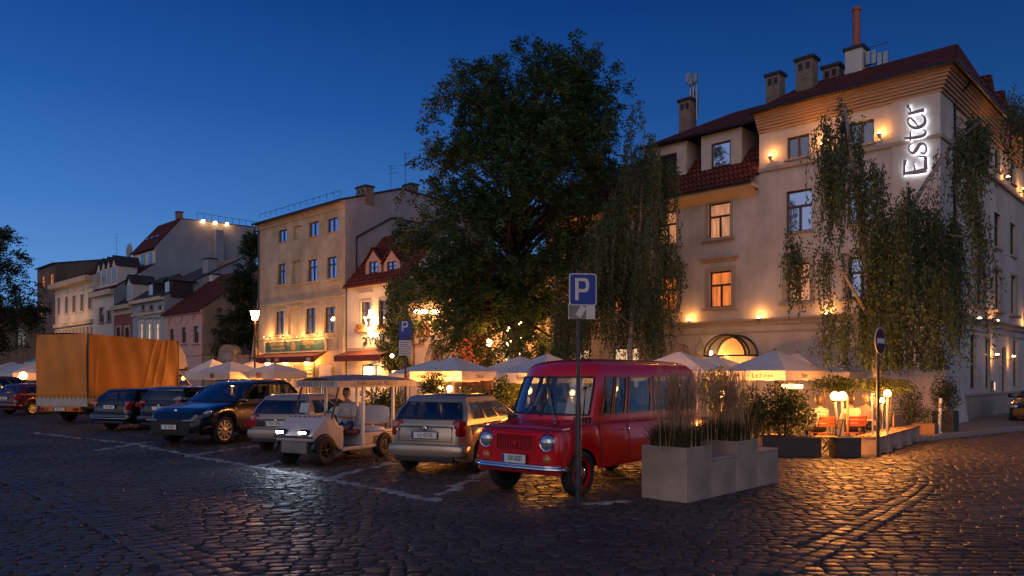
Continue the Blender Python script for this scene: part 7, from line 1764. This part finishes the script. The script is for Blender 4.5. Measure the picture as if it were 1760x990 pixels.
# ---- people
SHOE = mk('dark shoe', (.03, .025, .022), .5); EYE = mk('eye white', (.6, .58, .55), .3)
def cloth(name, col, **k): return mk(name, col, .85, var=.15, scale=7, bump=.2, bscale=18, **k)
def person(label, loc, rz, seat, shirt, legs, hairm=None, lean=0., arms=((.17, .30, .22), (.17, .30, .22)), legpose=(.42, .44), skinm=None, hair=1., turn=0., stripe=None, knee=0.06):
    root = thing('person', label, 'person', loc, rz); skinm = skinm or M['skin']
    z0 = seat; V, E, RD, K = [], [], [], []
    def vtx(p, r, kind): V.append(Vector(p)); RD.append(r); K.append(kind); return len(V) - 1
    def edge(a, b): E.append((a, b))
    ln = lambda z: lean * (z / .6)
    pel = vtx((0, 0, z0 + .10), .135, 'l'); sp = vtx((0, ln(.25), z0 + .30), .125, 's'); ch = vtx((0, ln(.45), z0 + .48), .135, 's'); nk0 = vtx((0, ln(.56) + .005, z0 + .585), .06, 's'); nk = vtx((0, ln(.66) + .015, z0 + .67), .05, 'k')
    edge(pel, sp); edge(sp, ch); edge(ch, nk0); edge(nk0, nk)
    for s, arm in zip((-1, 1), arms):
        sh = vtx((s * .175, ln(.53), z0 + .535), .07, 's'); el = vtx((s * .235, ln(.4) + arm[1] * .28, z0 + .29), .046, 's'); wr = vtx((s * arm[0], ln(.3) + arm[1], z0 + arm[2]), .031, 'k')
        d = (V[wr] - V[el]).normalized(); pm_ = vtx(V[wr] + d * .06, .036, 'k'); edge(ch, sh); edge(sh, el); edge(el, wr); edge(wr, pm_)
        sd = d.cross(Vector((0, 0, 1))); sd = sd.normalized() if sd.length > .01 else Vector((1, 0, 0)); dn = Vector((0, 0, -1))
        for f, (o_, l_) in enumerate(((-.027, .066), (-.009, .074), (.009, .07), (.027, .056))):
            a = vtx(V[pm_] + sd * o_ + d * .03, .0095, 'k'); b_ = vtx(V[a] + d * l_ * .6 + dn * .01, .0085, 'k'); c_ = vtx(V[b_] + d * l_ * .35 + dn * .03, .007, 'k'); edge(pm_, a); edge(a, b_); edge(b_, c_)
        a = vtx(V[wr] + d * .03 - sd * s * .035 , .010, 'k'); b_ = vtx(V[a] + d * .04 - sd * s * .012 + dn * .012, .009, 'k'); edge(wr, a); edge(a, b_)
        hp = vtx((s * .095, .06, z0 + .085), .095, 'l'); kn = vtx((s * .12, legpose[0], z0 + knee), .064, 'l'); an = vtx((s * .12, legpose[1], .09), .042, 'l'); to = vtx((s * .13, legpose[1] + .17, .035), .036, 'f')
        edge(pel, hp); edge(hp, kn); edge(kn, an); edge(an, to)
    me = bpy.data.meshes.new('body'); me.from_pydata(V, E, []); o = bpy.data.objects.new('body', me); COL.objects.link(o)
    sk = o.modifiers.new('Skin', 'SKIN'); sk.use_smooth_shade = True
    for i, q in enumerate(me.skin_vertices[0].data): q.radius = (RD[i], RD[i] * (.78 if i in (sp, ch, pel) else 1)); q.use_root = i == pel
    sb_ = o.modifiers.new('Sub', 'SUBSURF'); sb_.levels = 1; sb_.render_levels = 1
    dg = bpy.context.evaluated_depsgraph_get(); m2 = bpy.data.meshes.new_from_object(o.evaluated_get(dg)); bpy.data.objects.remove(o)
    mats = [skinm, shirt, legs, SHOE]; mi = dict(k=0, s=1, l=2, f=3)
    segs = [(V[a], V[b], K[b] if K[b] != 's' or K[a] != 'l' else 's') for a, b in E]
    ids = []
    for pgn in m2.polygons:
        c = pgn.center; best, bk = 9, 's'
        for a, b, k in segs:
            d = b - a; t = max(0, min(1, (c - a).dot(d) / max(d.length_squared, 1e-9))); dd = (c - a - d * t).length
            if dd < best: best, bk = dd, k
        ids.append(mi[bk])
    # head on the neck, with nose, ears, eyes and mouth
    bm = bmesh.new(); bm.from_mesh(m2)
    for f, i in zip(bm.faces, ids): f.material_index = i; f.smooth = True
    hz = z0 + .80; hy = ln(.8) + .03; Rt = Matrix.Translation((0, hy, hz)) @ Matrix.Rotation(turn, 4, 'Z')
    hb = MB()
    hb.blob((0, 0, 0), (.076, .096, .118), 2.15, 18, 12, 0, Rt); hb.blob((0, .05, -.055), (.05, .05, .055), 2.2, 12, 8, 0, Rt); hb.blob((0, .098, -.012), (.014, .024, .026), 2, 8, 6, 0, Rt)
    for s in (-1, 1): hb.blob((s * .078, -.005, -.01), (.012, .024, .034), 2, 8, 6, 0, Rt); hb.blob((s * .03, .085, .018), (.014, .010, .009), 2, 8, 6, 4, Rt)
    hb.blob((0, .092, -.055), (.024, .010, .007), 2, 8, 5, 5, Rt)
    off = [bm.verts.new(p) for p in hb.v]
    for f, i in zip(hb.f, hb.m):
        try: nf = bm.faces.new([off[q] for q in f]); nf.material_index = i; nf.smooth = True
        except ValueError: pass
    me3 = bpy.data.meshes.new('body'); bm.to_mesh(me3); bm.free()
    for m_ in mats + [EYE, mk('lips', (.35, .12, .10), .5)]: me3.materials.append(m_)
    ob = bpy.data.objects.new('body', me3); COL.objects.link(ob); ob.parent = root
    if hair:
        h = MB(); h.blob((0, -.018, .035), (.083, .098, .098), 2.1, 18, 10, 0, Rt)
        hv = [p for p in h.v]
        h2 = MB(); h2.blob((0, -.045, -.0), (.084, .075, .105 + .06 * (hair - 1)), 2.1, 16, 10, 0, Rt); h.add(h2.v, h2.f)
        h.build('hair', hairm or M['hair'], ob, 180)
    return ob
CREAM = cloth('cream shirt', (.55, .50, .38)); WSH = cloth('white shirt', (.48, .45, .43)); JEAN = cloth('blue jeans', (.035, .06, .14)); DKT = cloth('dark trousers', (.03, .03, .035))
def striped():
    m, nt, bs = nodes('striped knit'); tcx = nt.nodes.new('ShaderNodeTexCoord'); wv = nt.nodes.new('ShaderNodeTexWave'); wv.bands_direction = 'Z'; wv.inputs['Scale'].default_value = 9
    rp = nt.nodes.new('ShaderNodeValToRGB'); rp.color_ramp.interpolation = 'CONSTANT'; rp.color_ramp.elements[0].color = (.03, .03, .04, 1); rp.color_ramp.elements[1].color = (.55, .5, .45, 1); rp.color_ramp.elements[1].position = .5
    nt.links.new(tcx.outputs['Object'], wv.inputs[0]); nt.links.new(wv.outputs[0], rp.inputs[0]); nt.links.new(rp.outputs[0], bs.inputs['Base Color']); bs.inputs['Roughness'].default_value = .85; return m
person('man in a cream shirt seated with his back to the lane', wp(1465, 0, 18.55), R(5), .45, CREAM, DKT, lean=.06)
person('person in a striped top seated beside the slanting lamp', wp(1411, 0, 18.45), R(12), .45, striped(), DKT, lean=.05, hair=1.7)
person('pale-haired person facing the lane from the rattan armchair', wp(1487, 0, 19.6), R(165), .45, cloth('rose top', (.4, .2, .18)), DKT, hairm=mk('fair hair', (.30, .2, .1), .6), lean=.04)
fc = folding_chair('dark folding chair behind the no-entry post', wp(1514, 0, 19.3), R(60), M['wood']); person('person in black seated behind the no-entry post', wp(1514, 0, 19.3), R(60), .45, cloth('black top', (.025, .025, .03)), JEAN, lean=.08)
folding_chair('dark folding chair under the largest parasol', wp(1294, 0, 20.4), R(-70), M['wood']); person('grey-haired person seated under the largest parasol', wp(1294, 0, 20.4), R(-70), .45, cloth('navy jumper', (.03, .035, .06)), DKT, hairm=mk('grey hair', (.4, .36, .32), .7), lean=.05)
bpy.context.view_layer.update()
dm = cart.matrix_world @ Vector((-.24, -.02, .0))
dr = person('cart driver in a white shirt and blue jeans with his hands at the wheel', (dm.x, dm.y, .0), R(180 - 27), .66, WSH, JEAN, lean=.02, arms=((.12, .34, .30), (.16, .32, .24)), legpose=(.40, .46), turn=.5, hair=1, knee=.05)
for vv in dr.data.vertices:                       # feet rest on the cart floor, not on the paving
    if vv.co.z < .5: vv.co.z = .345 + (vv.co.z) * (.5 - .345) / .5

# fairy lights wound round the big tree's trunk
fl = thing('fairy_lights', 'string of tiny warm lights wound round the locust tree trunk', 'string lights', ((884 - UC) * 35 / F, 35.0, 0))
mb = MB(); pts = []
for k in range(90): a = k * .42; z = 1.6 + k * .045; r_ = .40 - .0016 * k; pts.append((r_ * math.cos(a), r_ * math.sin(a), z))
mb.tube(pts, .008, 4); mb.build('cord', M['black'], fl)
mb = MB()
for q in pts[::2]: mb.blob(q, (.035, .035, .035), 2, 6, 4)
mb.build('bulb', BULB, fl, 180)
for x, y, z, p_ in ((-1.2, -2.0, 3.6, 110), (1.5, -2.0, 3.4, 90), (-4.2, -1.5, 4.2, 110)): lamp('crown_fill', (x, y, z), p_, WARM, .4, fl)  # fill lights added off the trunk to warm the lower crown
